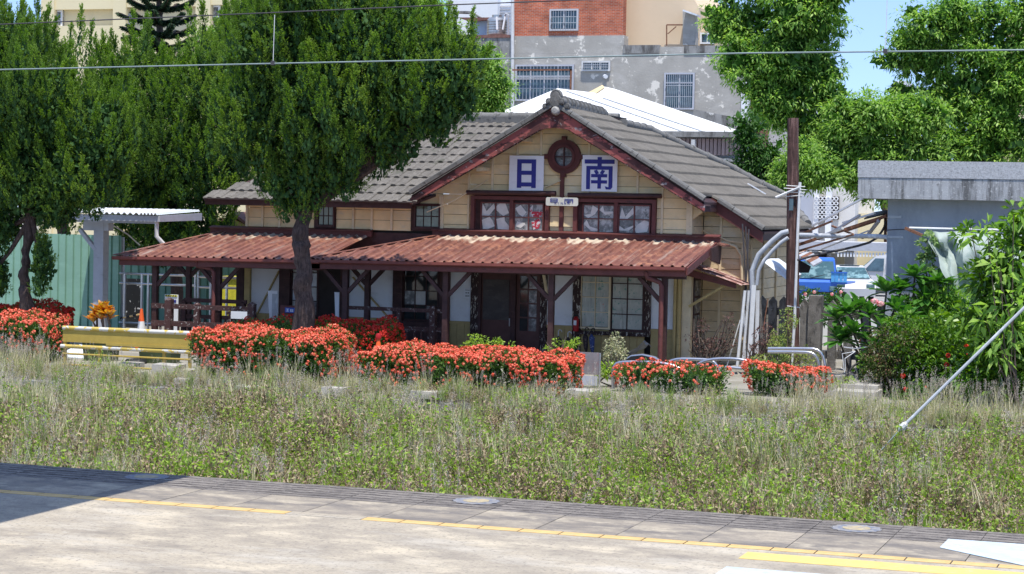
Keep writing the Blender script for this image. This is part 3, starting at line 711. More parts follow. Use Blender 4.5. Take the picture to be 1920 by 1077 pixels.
def grid_window(x0, x1, z0, z1, nx, nz, mf, glass, yy, name='window', parent=ST, bar_=.022, fr=.05):
    b = MB(); b.box(x0, x1, yy+.03, yy+.05, z0, z1); wn = part(b, name, M['core'], parent)
    b = MB()
    b.box(x0, x0+fr, yy-.03, yy+.029, z0, z1); b.box(x1-fr, x1, yy-.03, yy+.029, z0, z1); b.box(x0+fr, x1-fr, yy-.03, yy+.029, z0, z0+fr); b.box(x0+fr, x1-fr, yy-.03, yy+.029, z1-fr, z1)
    part(b, 'frame', mf, wn)
    X0, X1, Z0, Z1 = x0+fr, x1-fr, z0+fr, z1-fr; wx = (X1-X0)/nx; hz = (Z1-Z0)/nz
    for i in range(1, nx):
        b = MB(); b.box(X0+i*wx-bar_/2, X0+i*wx+bar_/2, yy-.024, yy+.02, Z0, Z1); part(b, 'glazing_bar', mf, wn)
    for j in range(1, nz):
        b = MB(); b.box(X0, X1, yy-.020, yy+.016, Z0+j*hz-bar_/2, Z0+j*hz+bar_/2); part(b, 'glazing_bar', mf, wn)
    for i in range(nx):
        for j in range(nz):
            b = MB(); b.box(X0+i*wx+.012, X0+(i+1)*wx-.012, yy+.004, yy+.010, Z0+j*hz+.012, Z0+(j+1)*hz-.012)
            part(b, 'pane', glass if not isinstance(glass, (list, tuple)) else glass[(i*nz+j) % len(glass)], wn)
    return wn
grid_window(xw(1091), xw(1149), ZD-.06, 2.38, 2, 4, M['batten'], M['curtain'], YW-.06)
grid_window(xw(1147), xw(1212), ZD-.10, 2.38, 2, 4, M['brown'], M['curtain'], YW-.02)
b = MB(); b.box(xw(1088), xw(1222), YW-.16, YW, ZD-.20, ZD-.105); part(b, 'window_sill', M['peel'])
grid_window(xw(757), xw(826), ZD-.05, 2.38, 3, 4, M['brown'], [M['glass'], M['glassdirty'], M['glass'], M['glass'], M['glass'], M['paper'], M['glass']], YW-.02)  # the paper coloured pane paints in a white reflection on dark glass
b = MB(); b.box(xw(755), xw(828), YW-.12, YW, .02, ZD-.055); part(b, 'wainscot_panel', M['brown'])
grid_window(xw(547), xw(600), ZD-.05, 2.38, 3, 4, M['brown'], [M['paper'], M['whitetin'], M['glassdirty']], YW-.02)
b = MB(); b.box(xw(600), xw(641), YW-.03, YW+.02, .02, ZT); part(b, 'door', M['core'])
b = MB(); b.box(xw(602), xw(640), YW-.08, YW-.031, .02, .85); part(b, 'door_panel', M['redbrown'])
b = MB(); b.box(xw(585), xw(645), YW-.25, YW-.13, 2.20, 2.30); part(b, 'lintel_board', M['batten'])
# double doors
M['doorbrown'] = mat('brown_door_paint', (.115, .052, .044), .55, .15, 4, (), .15)
def door(u0, u1, name, glaz):
    x0, x1 = xw(u0), xw(u1)
    b = MB(); b.box(x0, x1, YW-.03, YW+.02, .02, 2.16); d = part(b, name, M['doorbrown'])
    if glaz:
        for i in range(2):
            for j in range(4):
                ww = (x1-x0-.14)/2; hh = 1.42/4
                b = MB(); b.box(x0+.07+i*ww+.02, x0+.07+(i+1)*ww-.02, YW-.04, YW-.031, .66+j*hh+.02, .66+(j+1)*hh-.02); part(b, 'pane', M['glass'] if i == 0 else M['glassdirty'], d)
    else:
        b = MB(); b.box(x0+.07, x1-.07, YW-.045, YW-.031, .93, 1.95); part(b, 'pane', M['greyscreen'], d)
        b = MB(); b.box(x1-.05, x1-.03, YW-.09, YW-.031, .78, .98); part(b, 'handle', M['pvclight'], d)
    return d
M['greyscreen'] = mat('insect_screen', (.055, .040, .034), .5, .2, 3, [((.10, .085, .07), (2, 2, 4), .5, .7, 6)], 0, 1, 0, 0, 0, .4)
M['innerpane'] = M['glass']
door(904, 963, 'door', False); door(972, 1016, 'door', True)
b = MB(); b.box(xw(963), xw(972), YW-.14, YW, 0, 2.3); b.box(xw(904), xw(963), YW-.06, YW+.02, 2.16, 2.38); b.box(xw(972), xw(1016), YW-.06, YW+.02, 2.16, 2.38); part(b, 'door_frame', M['brown'])
b = MB(); b.box(XL-.02, XR, YW-.15, YW-.112, ZT-.10, ZT+.05); part(b, 'head_beam', M['brown'])

# pipes at the corner
for u in (1268.5, 1276.5):
    x = xw(u, YW-.15); b = MB(); b.tube([(x, YW-.15, 0), (x, YW-.15, 2.28)], .045 if u < 1270 else .055, 8); part(b, 'corner_pipe', M['ochre'], smooth=True)
# arched conduit on the wing wall
pts = [P(1345, 455, YG-.08), P(1362, 456, YG-.08), P(1380, 463, YG-.08), P(1390, 480, YG-.08), P(1391, 520, YG-.08), P(1390, 560, YG-.08)]
b = MB(); b.tube(pts, .035, 8); part(b, 'wall_conduit', M['batten'], smooth=True)
for pts in ([(1340, 440), (1365, 452), (1395, 456), (1402, 480), (1401, 560)], [(1298, 430), (1310, 428), (1345, 448), (1350, 452)], [(1370, 400), (1400, 455)]):
    b = MB(); b.tube([P(u, v, YG-.1) for u, v in pts], .018, 6); part(b, 'wall_cable', M['batten'])

# ---- awnings
YF = 46.0
def awning(x0, x1, zf0, zf1, zb, hipL, name='awning', width=.72, flash=0.3):
    """sheets run from the eave (y=YF) up to the wall; zf0/zf1 eave heights at both ends"""
    b = MB(); b.box(x0+.1, x1-.05, YF+.25, YF+.33, zf0-.22, zf0-.10); aw = part(b, name, M['brown'])
    zf = lambda x: zf0+(zf1-zf0)*(x-x0)/(x1-x0)
    n = round((x1-x0)/width); st = (x1-x0)/n
    for i in range(n):
        xa = x0+i*st; xb = xa+st
        cols = []
        for r in range(3):
            c0 = xa+r*st/3
            for fx, hz in ((0, 0), (.62, 0), (.70, .038), (.86, .038), (.98, 0)): cols.append((c0+fx*st/3, hz))
        cols.append((xb+.012, 0))
        rowsN = 5; vs = []
        lift = .004*(i % 2)
        for (x, hz) in cols:
            ymax = YW-.12 if x >= x0+hipL else YF+(YW-.12-YF)*max(.002, (x-x0)/hipL)
            for k in range(rowsN):
                f = k/(rowsN-1); y = YF-.06+(ymax-YF+.06)*f; zz = zf(x)+(zb-zf(x))*(y-YF)/(YW-YF)
                vs.append((x, y, zz+hz+lift+.006*math.sin(x*5+y*3)))
        fs = [(c*rowsN+k, c*rowsN+k+1, (c+1)*rowsN+k+1, (c+1)*rowsN+k) for c in range(len(cols)-1) for k in range(rowsN-1)]
        b = MB(); b.add(vs, fs); part(b, 'roof_sheet', M['awn'], aw)
    b = MB(); b.prism([(x0, YF-.02, zf0-.012), (x0, YW+3, zf0-.012), (x0+hipL, YW-.1, zb-.012)], (0, 0, 0), (0, 0, .012)); part(b, 'hip_sheet', M['hipsheet'], aw)
    b = MB(); b.bar((x0-.03, YF-.06, zf0+.02), (x0+hipL, YW-.12, zb+.02), .14, .02); part(b, 'hip_flashing', M['rust'], aw)
    # gutter and fascia
    b = MB(); g = [(x0-.05, YF-.05, zf0-.015), (x0-.05, YF-.14, zf0-.01), (x0-.05, YF-.145, zf0-.075), (x0-.05, YF-.12, zf0-.1), (x0-.05, YF-.05, zf0-.1)]
    dv = Vector((x1-x0+.07, 0, zf1-zf0)); b.prism(g, (0, 0, 0), dv); part(b, 'gutter', M['gutter'], aw)
    b = MB(); b.prism([(x0+.1, YF+.02, zf0-.1), (x0+.1, YF+.02, zf0-.235), (x1, YF+.02, zf1-.235), (x1, YF+.02, zf1-.1)], (0, -.05, 0), (0, .03, 0)); part(b, 'fascia', M['redbrown'], aw)
    b = MB(); b.hexa([(x0+.2, YF+.06, zf0-.16), (x1-.1, YF+.06, zf1-.16), (x1-.1, YW-.15, zb-.08), (x0+hipL+.1, YW-.15, zb-.08), (x0+.2, YF+.06, zf0-.10), (x1-.1, YF+.06, zf1-.10), (x1-.1, YW-.15, zb-.04), (x0+hipL+.1, YW-.15, zb-.04)]); part(b, 'lining', M['brown'], aw)
    b = MB(); b.box(x0+hipL-.3, x1+.12, YW-.13, YW-.07, zb-.02, zb+.10); part(b, 'wall_flashing', M['redbrown'], aw)
    b = MB(); b.hexa([(x0+hipL-.3, YW-.22, zb+.105), (x1+.12, YW-.22, zb+.105), (x1+.12, YW-.02, zb+.12), (x0+hipL-.3, YW-.02, zb+.12), (x0+hipL-.3, YW-.22, zb+.125), (x1+.12, YW-.22, zb+.125), (x1+.12, YW-.02, zb+.17), (x0+hipL-.3, YW-.02, zb+.17)]); part(b, 'flashing_board', M['redbrown'], aw)
    return aw
# rust that fades to bare cream towards the wall: follows the sheet's own length
def awnmat(name, y0, y1):
    m = M['rust'].copy(); m.name = name; nt = m.node_tree; N = nt.nodes.new; L = nt.links.new
    bs = [n for n in nt.nodes if n.type == 'BSDF_PRINCIPLED'][0]; src = bs.inputs['Base Color'].links[0].from_socket
    tc = [n for n in nt.nodes if n.type == 'TEX_COORD'][0]
    sx = N('ShaderNodeSeparateXYZ'); L(tc.outputs['Object'], sx.inputs[0])
    mr = N('ShaderNodeMapRange'); L(sx.outputs['Y'], mr.inputs[0]); mr.inputs[1].default_value = y0; mr.inputs[2].default_value = y1
    mp = N('ShaderNodeMapping'); mp.inputs['Scale'].default_value = (1.25, .55, 1); n = N('ShaderNodeTexNoise'); n.inputs['Scale'].default_value = 1; n.inputs['Detail'].default_value = 7; n.inputs['Roughness'].default_value = .65
    L(tc.outputs['Object'], mp.inputs[0]); L(mp.outputs[0], n.inputs['Vector'])
    ad = N('ShaderNodeMath'); ad.operation = 'MULTIPLY'; L(mr.outputs[0], ad.inputs[0]); L(n.outputs['Fac'], ad.inputs[1])
    m2 = N('ShaderNodeMapRange'); L(ad.outputs[0], m2.inputs[0]); m2.inputs[1].default_value = .42; m2.inputs[2].default_value = .49
    x = N('ShaderNodeMix'); x.data_type = 'RGBA'; L(m2.outputs[0], x.inputs[0]); L(src, x.inputs[6]); x.inputs[7].default_value = (.56, .47, .36, 1)
    L(x.outputs[2], bs.inputs['Base Color']); return m
M['awn'] = awnmat('rusty_awning_sheet', -2.6, -.1)
M['hipsheet'] = mat('orange_rust_sheet', (.33, .125, .07), .65, .15, 2, [((.45, .20, .10), (2, 2, 2), .52, .68, 8), ((.18, .07, .05), (3, 9, 3), .58, .7, 9)], .2, 60)
awL = awning(-26.56, -20.9, 2.35, 2.405, 2.97, 1.45)
awR = awning(-21.25, -11.72, 2.415, 2.50, 3.05, 2.45)
# right end of the awning: verge board and little capped end
b = MB(); b.prism([(-11.70, YF-.02, 2.47), (-11.70, YF-.02, 2.30), (-11.70, YW-.1, 2.86), (-11.70, YW-.1, 3.05)], (0, 0, 0), (.04, 0, 0)); part(b, 'verge_board', M['redbrown'], awR)
b = MB(); b.hexa([(-11.9, YW-.25, 3.03), (-11.45, YW-.25, 2.93), (-11.45, YW+.3, 2.93), (-11.9, YW+.3, 3.03), (-11.9, YW-.25, 3.07), (-11.45, YW-.25, 2.97), (-11.45, YW+.3, 2.97), (-11.9, YW+.3, 3.07)]); part(b, 'end_cap', M['rust'], awR)
b = MB(); b.prism([(-11.66, YW-.9, 2.90), (-11.66, YW-.9, 2.62), (-11.66, YW+.0, 2.5), (-11.66, YW+.1, 3.0)], (0, 0, 0), (.05, 0, 0)); part(b, 'end_board', M['brown'], awR)

# awning posts with braces
def awning_post(u, v=560, brace=(1, 1), y=YF+.3, ztop=2.24, w_=.13):
    x = P(u, v, y).x
    b = MB(); b.box(x-w_/2, x+w_/2, y-w_/2, y+w_/2, .06, ztop); po = part(b, 'awning_post', M['brown'])
    b = MB(); b.box(x-w_*.8, x+w_*.8, y-w_*.8, y+w_*.8, 0, .06); part(b, 'footing', M['concrete'], po)
    for s, on in zip((-1, 1), brace):
        if on:
            b = MB(); b.bar((x+s*.05, y, ztop-.62), (x+s*.62, y, ztop-.03), .09, .09, (0, 1, 0)); part(b, 'brace', M['brown'], po)
    return po
for u, br in ((291, (0, 1)), (410, (1, 1)), (648, (1, 1)), (836, (1, 1)), (1034, (1, 1)), (1246, (1, 0))):
    awning_post(u, brace=br)
for u, y in ((354, 48.9), (689, 47.6), (398, 51)):
    awning_post(u, y=y, ztop=2.4)
# downpipes
x = P(1240, 560, YF+.12).x
b = MB(); b.tube([(x-.34, YF-.02, 2.36), (x-.32, YF+.0, 2.22), (x-.05, YF+.12, 2.12), (x, YF+.12, 2.02), (x, YF+.12, .05)], .058, 10); part(b, 'downpipe', M['redbrown'], smooth=True)
x = P(400, 560, YF+.12).x
b = MB(); b.tube([(x-.42, YF-.02, 2.3), (x-.40, YF+.0, 2.15), (x-.08, YF+.12, 2.10), (x, YF+.12, 2.0), (x, YF+.12, .05)], .052, 10); part(b, 'downpipe', M['redbrown'], smooth=True)

# ---- little tin canopy over the side door
yc0, yc1 = 48.75, 50.2; xa, xb = XR-.12, -11.05
cn = part(MB().prism([(xa, yc0, 2.40), (xa, yc0, 2.22), (xb-.1, yc0, 1.93), (xb-.1, yc0, 2.05)], (0, -.03, 0), (0, .03, 0)), 'side_canopy', M['redbrown'])
for i in range(3):
    b = MB(); ys = np.linspace(yc0-.1+i*.5, yc0-.1+(i+1)*.5+.02, 13); vs = []
    for j, y in enumerate(ys):
        h = .022*math.cos(j*math.pi/1.5); L_ = xb+random.uniform(-.05, .08)
        vs += [(xa, y, 2.47+h), (L_, y, 2.02+h)]
    b.add(vs, [(2*j, 2*j+1, 2*j+3, 2*j+2) for j in range(12)]); part(b, 'roof_sheet', M['pinktin'], cn)
b = MB(); b.bar((XR+.0, 48.85, 1.45), (xb-.35, 48.85, 2.02), .06, .08, (0, 1, 0)); part(b, 'strut', M['ochre'], cn)
b = MB(); b.box(XR+.0, XR+.04, 49.15, 49.85, .3, 2.15); sw = part(b, 'side_window', M['brown'])
for j in range(4):
    for i in range(2):
        b = MB(); b.box(XR+.041, XR+.05, 49.20+i*.33, 49.48+i*.33, .4+j*.43, .78+j*.43); part(b, 'pane', M['glassdirty'], sw)

# ================================================================== name boards
def board_thing(u0, v0, u1, v1, y, t, label, name='name_board'):
    a = P(u0, v0, y); c = P(u1, v1, y)
    o = thing(name, label, 'sign', ((a.x+c.x)/2, y, c.z))
    b = MB(); b.box(a.x, c.x, y-t, y, c.z, a.z); b.build('panel', M['signwhite'], o)
    return o, a, c
def strokes(o, a, c, y, polys, m=None, name='character'):
    """polys in unit square coordinates of the board (x right, y down)"""
    w_, h_ = c.x-a.x, a.z-c.z; b = MB()
    for i, q in enumerate(polys):
        b.prism([(a.x+px*w_, y-.0004*(i % 5), a.z-py*h_) for px, py in q], (0, -.006, 0), (0, 0, 0))
    return b.build(name, m or M['signblue'], o)
def R_(x0, y0, x1, y1): return [(x0, y0), (x1, y0), (x1, y1), (x0, y1)]
ys = YW-.13
o, a, c = board_thing(956, 292, 1019, 360, ys, .02, 'white square board with the large blue character 日 left of the round window')
strokes(o, a, c, ys-.021, [R_(.23, .10, .36, .90), R_(.65, .10, .78, .90), R_(.36, .10, .65, .215), R_(.36, .42, .65, .535), R_(.36, .745, .65, .86)])
o, a, c = board_thing(1092, 291, 1157, 360, ys, .02, 'white square board with the large blue character 南 right of the round window')
strokes(o, a, c, ys-.021, [R_(.44, .05, .56, .30), R_(.08, .12, .44, .235), R_(.56, .12, .92, .235),
    R_(.13, .30, .87, .40), R_(.13, .40, .24, .94), R_(.76, .40, .87, .88), [(.87, .88), (.76, .88), (.66, .855), (.69, .94), (.82, .94)],
    [(.34, .43), (.43, .40), (.49, .50), (.40, .53)], [(.66, .43), (.57, .40), (.51, .50), (.60, .53)],
    R_(.27, .52, .72, .61), R_(.27, .69, .72, .78), R_(.45, .61, .55, .69), R_(.45, .78, .55, .92)])
M['signcream'] = mat('small_sign_cream', (.60, .60, .52), .6, .08, 5, (), .05)
a = P(1024, 370, ys-.1); c = P(1084, 387, ys-.1)
o = thing('name_plate', 'small cream plate lettered 日南 between the two upper windows', 'sign', ((a.x+c.x)/2, ys-.1, c.z))
b = MB(); w_ = c.x-a.x; h_ = a.z-c.z; e = .03
b.prism([(a.x+e, ys-.1, a.z), (a.x+w_*.48, ys-.1, a.z-.0), (a.x+w_*.5, ys-.1, a.z-.03), (a.x+w_*.52, ys-.1, a.z), (c.x-e, ys-.1, a.z), (c.x, ys-.1, a.z-e), (c.x, ys-.1, c.z+e), (c.x-e, ys-.1, c.z), (a.x+e, ys-.1, c.z), (a.x, ys-.1, c.z+e), (a.x, ys-.1, a.z-e)], (0, -.015, 0), (0, 0, 0)); b.build('panel', M['signcream'], o)
def sub(polys, x0, y0, x1, y1): return [[(x0+px*(x1-x0), y0+py*(y1-y0)) for px, py in q] for q in polys]
ri = [R_(0, 0, .12, 1), R_(.88, 0, 1, 1), R_(.12, 0, .88, .13), R_(.12, .44, .88, .56), R_(.12, .83, .88, .95)]
nan_ = [R_(0, .05, 1, .16), R_(.44, 0, .56, .05), R_(0, .3, .1, 1), R_(.9, .3, 1, 1), R_(.1, .3, .9, .4), R_(.25, .5, .75, .6), R_(.25, .75, .75, .85), R_(.45, .6, .55, .75), R_(.45, .85, .55, 1)]
strokes(o, a, c, ys-.116, sub(ri, .14, .14, .37, .60)+sub(nan_, .58, .14, .85, .64))
def text_mesh(s, size, m, o, pos, name='lettering', rotx=rad(90), rotz=0, ext=.002):
    cu = bpy.data.curves.new(name, 'FONT'); cu.body = s; cu.size = size; cu.extrude = ext; cu.align_x = 'CENTER'; cu.resolution_u = 2
    t = bpy.data.objects.new(name, cu); me = bpy.data.meshes.new_from_object(t); bpy.data.objects.remove(t)
    me.materials.append(m); ob = link(name, me, o, Vector(pos)-wloc(o)); ob.rotation_euler = (rotx, 0, rotz); return ob
for i_, ch in enumerate('RINAN'): text_mesh(ch, .085, M['signblue'], o, ((a.x+c.x)/2+(i_-2)*.085, ys-.118, c.z+.035), 'letter')
# ================================================================== things around the station
# ---- leaves
M['juniper'] = leafmat('juniper_foliage', [(0.092, 0.181, 0.026), (0.13, 0.232, 0.034), (0.161, 0.276, 0.04), (0.234, 0.364, 0.054)], .6, .46)
M['innershade'] = leafmat('inner_shade_foliage', [(0.023, 0.063, 0.016), (0.047, 0.116, 0.022)], .8, .05)  # dark green puts the shade between tufts and inside hedges into the colour
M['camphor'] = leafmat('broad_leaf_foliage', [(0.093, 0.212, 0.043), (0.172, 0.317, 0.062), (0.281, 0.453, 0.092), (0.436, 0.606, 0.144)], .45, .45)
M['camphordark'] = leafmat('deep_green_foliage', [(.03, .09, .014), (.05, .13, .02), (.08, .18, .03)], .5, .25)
M['lime'] = leafmat('lime_green_foliage', [(0.146, 0.272, 0.055), (0.247, 0.407, 0.083), (0.405, 0.566, 0.153)], .45, .5)
M['frangi'] = leafmat('frangipani_leaf', [(.05, .15, .025), (.08, .21, .035), (.12, .27, .05)], .35, .28, .5)
M['shrub'] = leafmat('shrub_leaf', [(0.053, 0.13, 0.018), (0.105, 0.221, 0.024), (0.195, 0.338, 0.042)], .4, .28, .45)
M['ixleaf'] = leafmat('ixora_leaf', [(.035, .085, .016), (.06, .14, .022), (.10, .20, .03), (.16, .27, .05)], .4, .22)
M['ixred'] = leafmat('coral_ixora_flower', [(0.6, 0.066, 0.037), (0.76, 0.132, 0.079), (0.86, 0.222, 0.131), (0.88, 0.336, 0.21)], .6, .2, .2)
M['ixdark'] = leafmat('dark_red_ixora_flower', [(.42, .022, .018), (.58, .035, .022), (.72, .055, .03)], .6, .2, .2)
M['weedgreen'] = leafmat('weed_leaf', [(0.137, 0.218, 0.034), (0.231, 0.351, 0.051), (0.347, 0.496, 0.077), (0.483, 0.629, 0.128)], .6, .42)
M['weedbrown'] = leafmat('dry_weed_leaf', [(.15, .10, .065), (.30, .22, .14), (.46, .36, .23), (.34, .31, .16)], .8, .15)
M['grasspale'] = leafmat('pale_grass_blade', [(.30, .32, .15), (.50, .46, .27), (.66, .60, .42)], .7, .22)
M['grassgreen'] = leafmat('green_grass_blade', [(.14, .22, .06), (.26, .36, .11), (.42, .48, .2)], .7, .25)
M['seed'] = leafmat('grass_seed_head', [(.42, .35, .29), (.56, .50, .43)], .8, .2)
M['stem'] = mat('dry_stem', (.34, .26, .17), .9, .3, 9, (), 0)
M['croton'] = leafmat('croton_leaf', [(.62, .20, .02), (.68, .36, .04), (.50, .07, .02), (.60, .48, .08), (.28, .05, .03)], .35, .3, .5)
M['purple'] = leafmat('purple_dead_leaf', [(.07, .03, .03), (.13, .06, .055), (.19, .11, .08)], .7, .1)
M['pink'] = leafmat('pink_blossom', [(.85, .30, .35), (.85, .65, .62), (.80, .12, .18)], .5, .3)

def sphere_dirs(n):
    d = RNG.normal(size=(n, 3)); return norm(d)

# ---- hedges
def hedge(x0, x1, y0, y1, z0, z1, label, flow, dens=60, cat='hedge', seed=0, topbias=1., group='flowering ixora hedges', leafden=560, rough=.10):
    o = thing('ixora_hedge', label, cat, ((x0+x1)/2, (y0+y1)/2, z0), group)
    r = np.random.default_rng(seed); LX, LY, LZ = x1-x0, y1-y0, z1-z0
    # sample a rounded box surface
    def samp(n):
        A = np.array([LX*LY, LX*LZ, LX*LZ, LY*LZ, LY*LZ]); k = r.choice(5, n, p=A/A.sum()); u = r.random((n, 3))
        p = u.copy(); nn = np.zeros((n, 3))
        for i, (ax, val, s) in enumerate(((2, 1, 1), (1, 0, -1), (1, 1, 1), (0, 0, -1), (0, 1, 1))):
            m_ = k == i; p[m_, ax] = val; nn[m_, ax] = s
        p = (p-.5)*np.array([LX, LY, LZ]); R0 = .28
        q = np.clip(p, -np.array([LX/2-R0, LY/2-R0, LZ/2-R0]), np.array([LX/2-R0, LY/2-R0, LZ/2-R0])); q[:, 2] = np.minimum(p[:, 2], LZ/2-R0)
        d = p-q; ln = np.linalg.norm(d, axis=1, keepdims=True); dn = np.where(ln > 1e-4, d/np.maximum(ln, 1e-6), nn)
        lump = (np.sin(p[:, 0]*3.1+seed)*np.sin(p[:, 2]*4.3+1.7*seed+p[:, 1]*2.7)+.7*np.sin(p[:, 0]*7.3+seed*2)*np.sin(p[:, 1]*6.1+p[:, 2]*5))*rough
        p = q+dn*np.minimum(ln, R0)+dn*lump[:, None]
        p[:, 2] += LZ/2; p[:, 0] += (x0+x1)/2; p[:, 1] += (y0+y1)/2; p[:, 2] += z0
        # taper in towards the foot
        f = np.clip((p[:, 2]-z0)/LZ, 0, 1); sh = .14*(1-f)**1.5
        p[:, 0] -= (p[:, 0]-(x0+x1)/2)/(LX/2)*sh; p[:, 1] -= (p[:, 1]-(y0+y1)/2)/(LY/2)*sh
        return p, norm(dn+.0)
    area = LX*LY+2*LX*LZ+2*LY*LZ
    n = int(area*leafden); p, dn = samp(n); p = p-dn*(r.random((n, 1))**1.5*.28)
    d = norm(dn*.7+r.normal(size=(n, 3))*.7+np.array([0, 0, .5])); wv = norm(np.cross(d, r.normal(size=(n, 3))))
    Q = leaf_arrays(p, d, wv, r.uniform(.05, .10, n), r.uniform(.022, .042, n))
    # inner filler, coloured dark in place of the shade within
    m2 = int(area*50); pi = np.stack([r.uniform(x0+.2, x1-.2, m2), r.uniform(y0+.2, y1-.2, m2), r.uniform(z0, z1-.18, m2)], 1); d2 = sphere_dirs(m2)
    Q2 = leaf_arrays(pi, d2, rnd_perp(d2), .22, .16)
    quads_obj('foliage', np.concatenate([Q, Q2]), [M['ixleaf'], M['innershade']], o, np.concatenate([np.zeros(n), np.ones(m2)]))
    # flower heads
    nf = int(area*dens*2.2); p, dn = samp(nf); f = (p[:, 2]-z0)/LZ
    patch = np.sin(p[:, 0]*2.3+seed*3)+np.sin(p[:, 0]*5.1+p[:, 2]*6+seed)+np.sin(p[:, 2]*9+p[:, 0]*11+p[:, 1]*5)*.8
    prob = np.clip(.24+.30*f*topbias+.55*(dn[:, 2] > .6)*topbias+patch*.24, .01, 1)*np.clip(f*2.0, .12, 1)
    keep = r.random(nf) < prob; p, dn = p[keep], dn[keep]; p = p+dn*r.uniform(.0, .05, (len(p), 1))
    K = 11; P_ = np.repeat(p, K, 0); D_ = np.repeat(dn, K, 0); R_h = np.repeat(r.uniform(.03, .056, len(p)), K)
    sd2 = norm(r.normal(size=P_.shape)+D_*1.1); c_ = P_+sd2*R_h[:, None]*r.uniform(.5, 1, (len(P_), 1)); t1 = norm(np.cross(sd2, r.normal(size=P_.shape)))
    s_ = r.uniform(.012, .022, len(P_)); b1 = np.cross(sd2, t1)
    Qf = np.stack([c_-t1*s_[:, None], c_+b1*s_[:, None], c_+t1*s_[:, None], c_-b1*s_[:, None]], 1)
    quads_obj('flowers', Qf, flow, o)
    return o

def hx(u, y, v=700): return P(u, v, y).x
hedge(hx(352, 38.9), hx(672, 40.4), 38.75, 40.4, -.02, 1.02, 'big coral red flowering hedge in front of the juniper trunk, right of the yellow barrier', M['ixred'], 95, seed=1, leafden=650)
hedge(hx(660, 38.7), hx(1104, 40.3), 38.7, 40.3, 0, .80, 'longest coral red flowering hedge, in front of the station doors', M['ixred'], 100, seed=2, topbias=1.4, leafden=650)
hedge(hx(1150, 41), hx(1374, 41.9), 41.0, 41.9, 0, .56, 'low coral flowering hedge with bare patches under the steel bicycle hoops', M['ixred'], 46, seed=3, topbias=.8)
hedge(hx(1392, 41.5), hx(1558, 42.4), 41.5, 42.4, 0, .60, 'small rounded coral hedge at the right end of the row, beside the concrete steps', M['ixred'], 95, seed=4)
hedge(hx(-40, 40.4), hx(138, 42.0), 40.2, 42.0, 0, 1.02, 'coral red hedge at the left edge of the picture behind seeding grass', M['ixred'], 80, seed=5, leafden=600)
hedge(hx(560, 43.6), hx(765, 44.9), 43.6, 44.9, 0, 1.0, 'dark red topped hedge behind the gap between the two big coral hedges', M['ixdark'], 80, seed=6, topbias=2.2)
hedge(hx(-40, 44.6), hx(148, 45.8), 44.6, 45.8, 0, 1.05, 'dark red topped hedge under the left juniper beside the green fence', M['ixdark'], 80, seed=7, topbias=2.2)
hedge(hx(430, 43.9), hx(600, 45.0), 43.8, 45.0, 0, .98, 'sparse green hedge with few flowers round the foot of the juniper trunk', M['ixdark'], 18, seed=9, topbias=1)

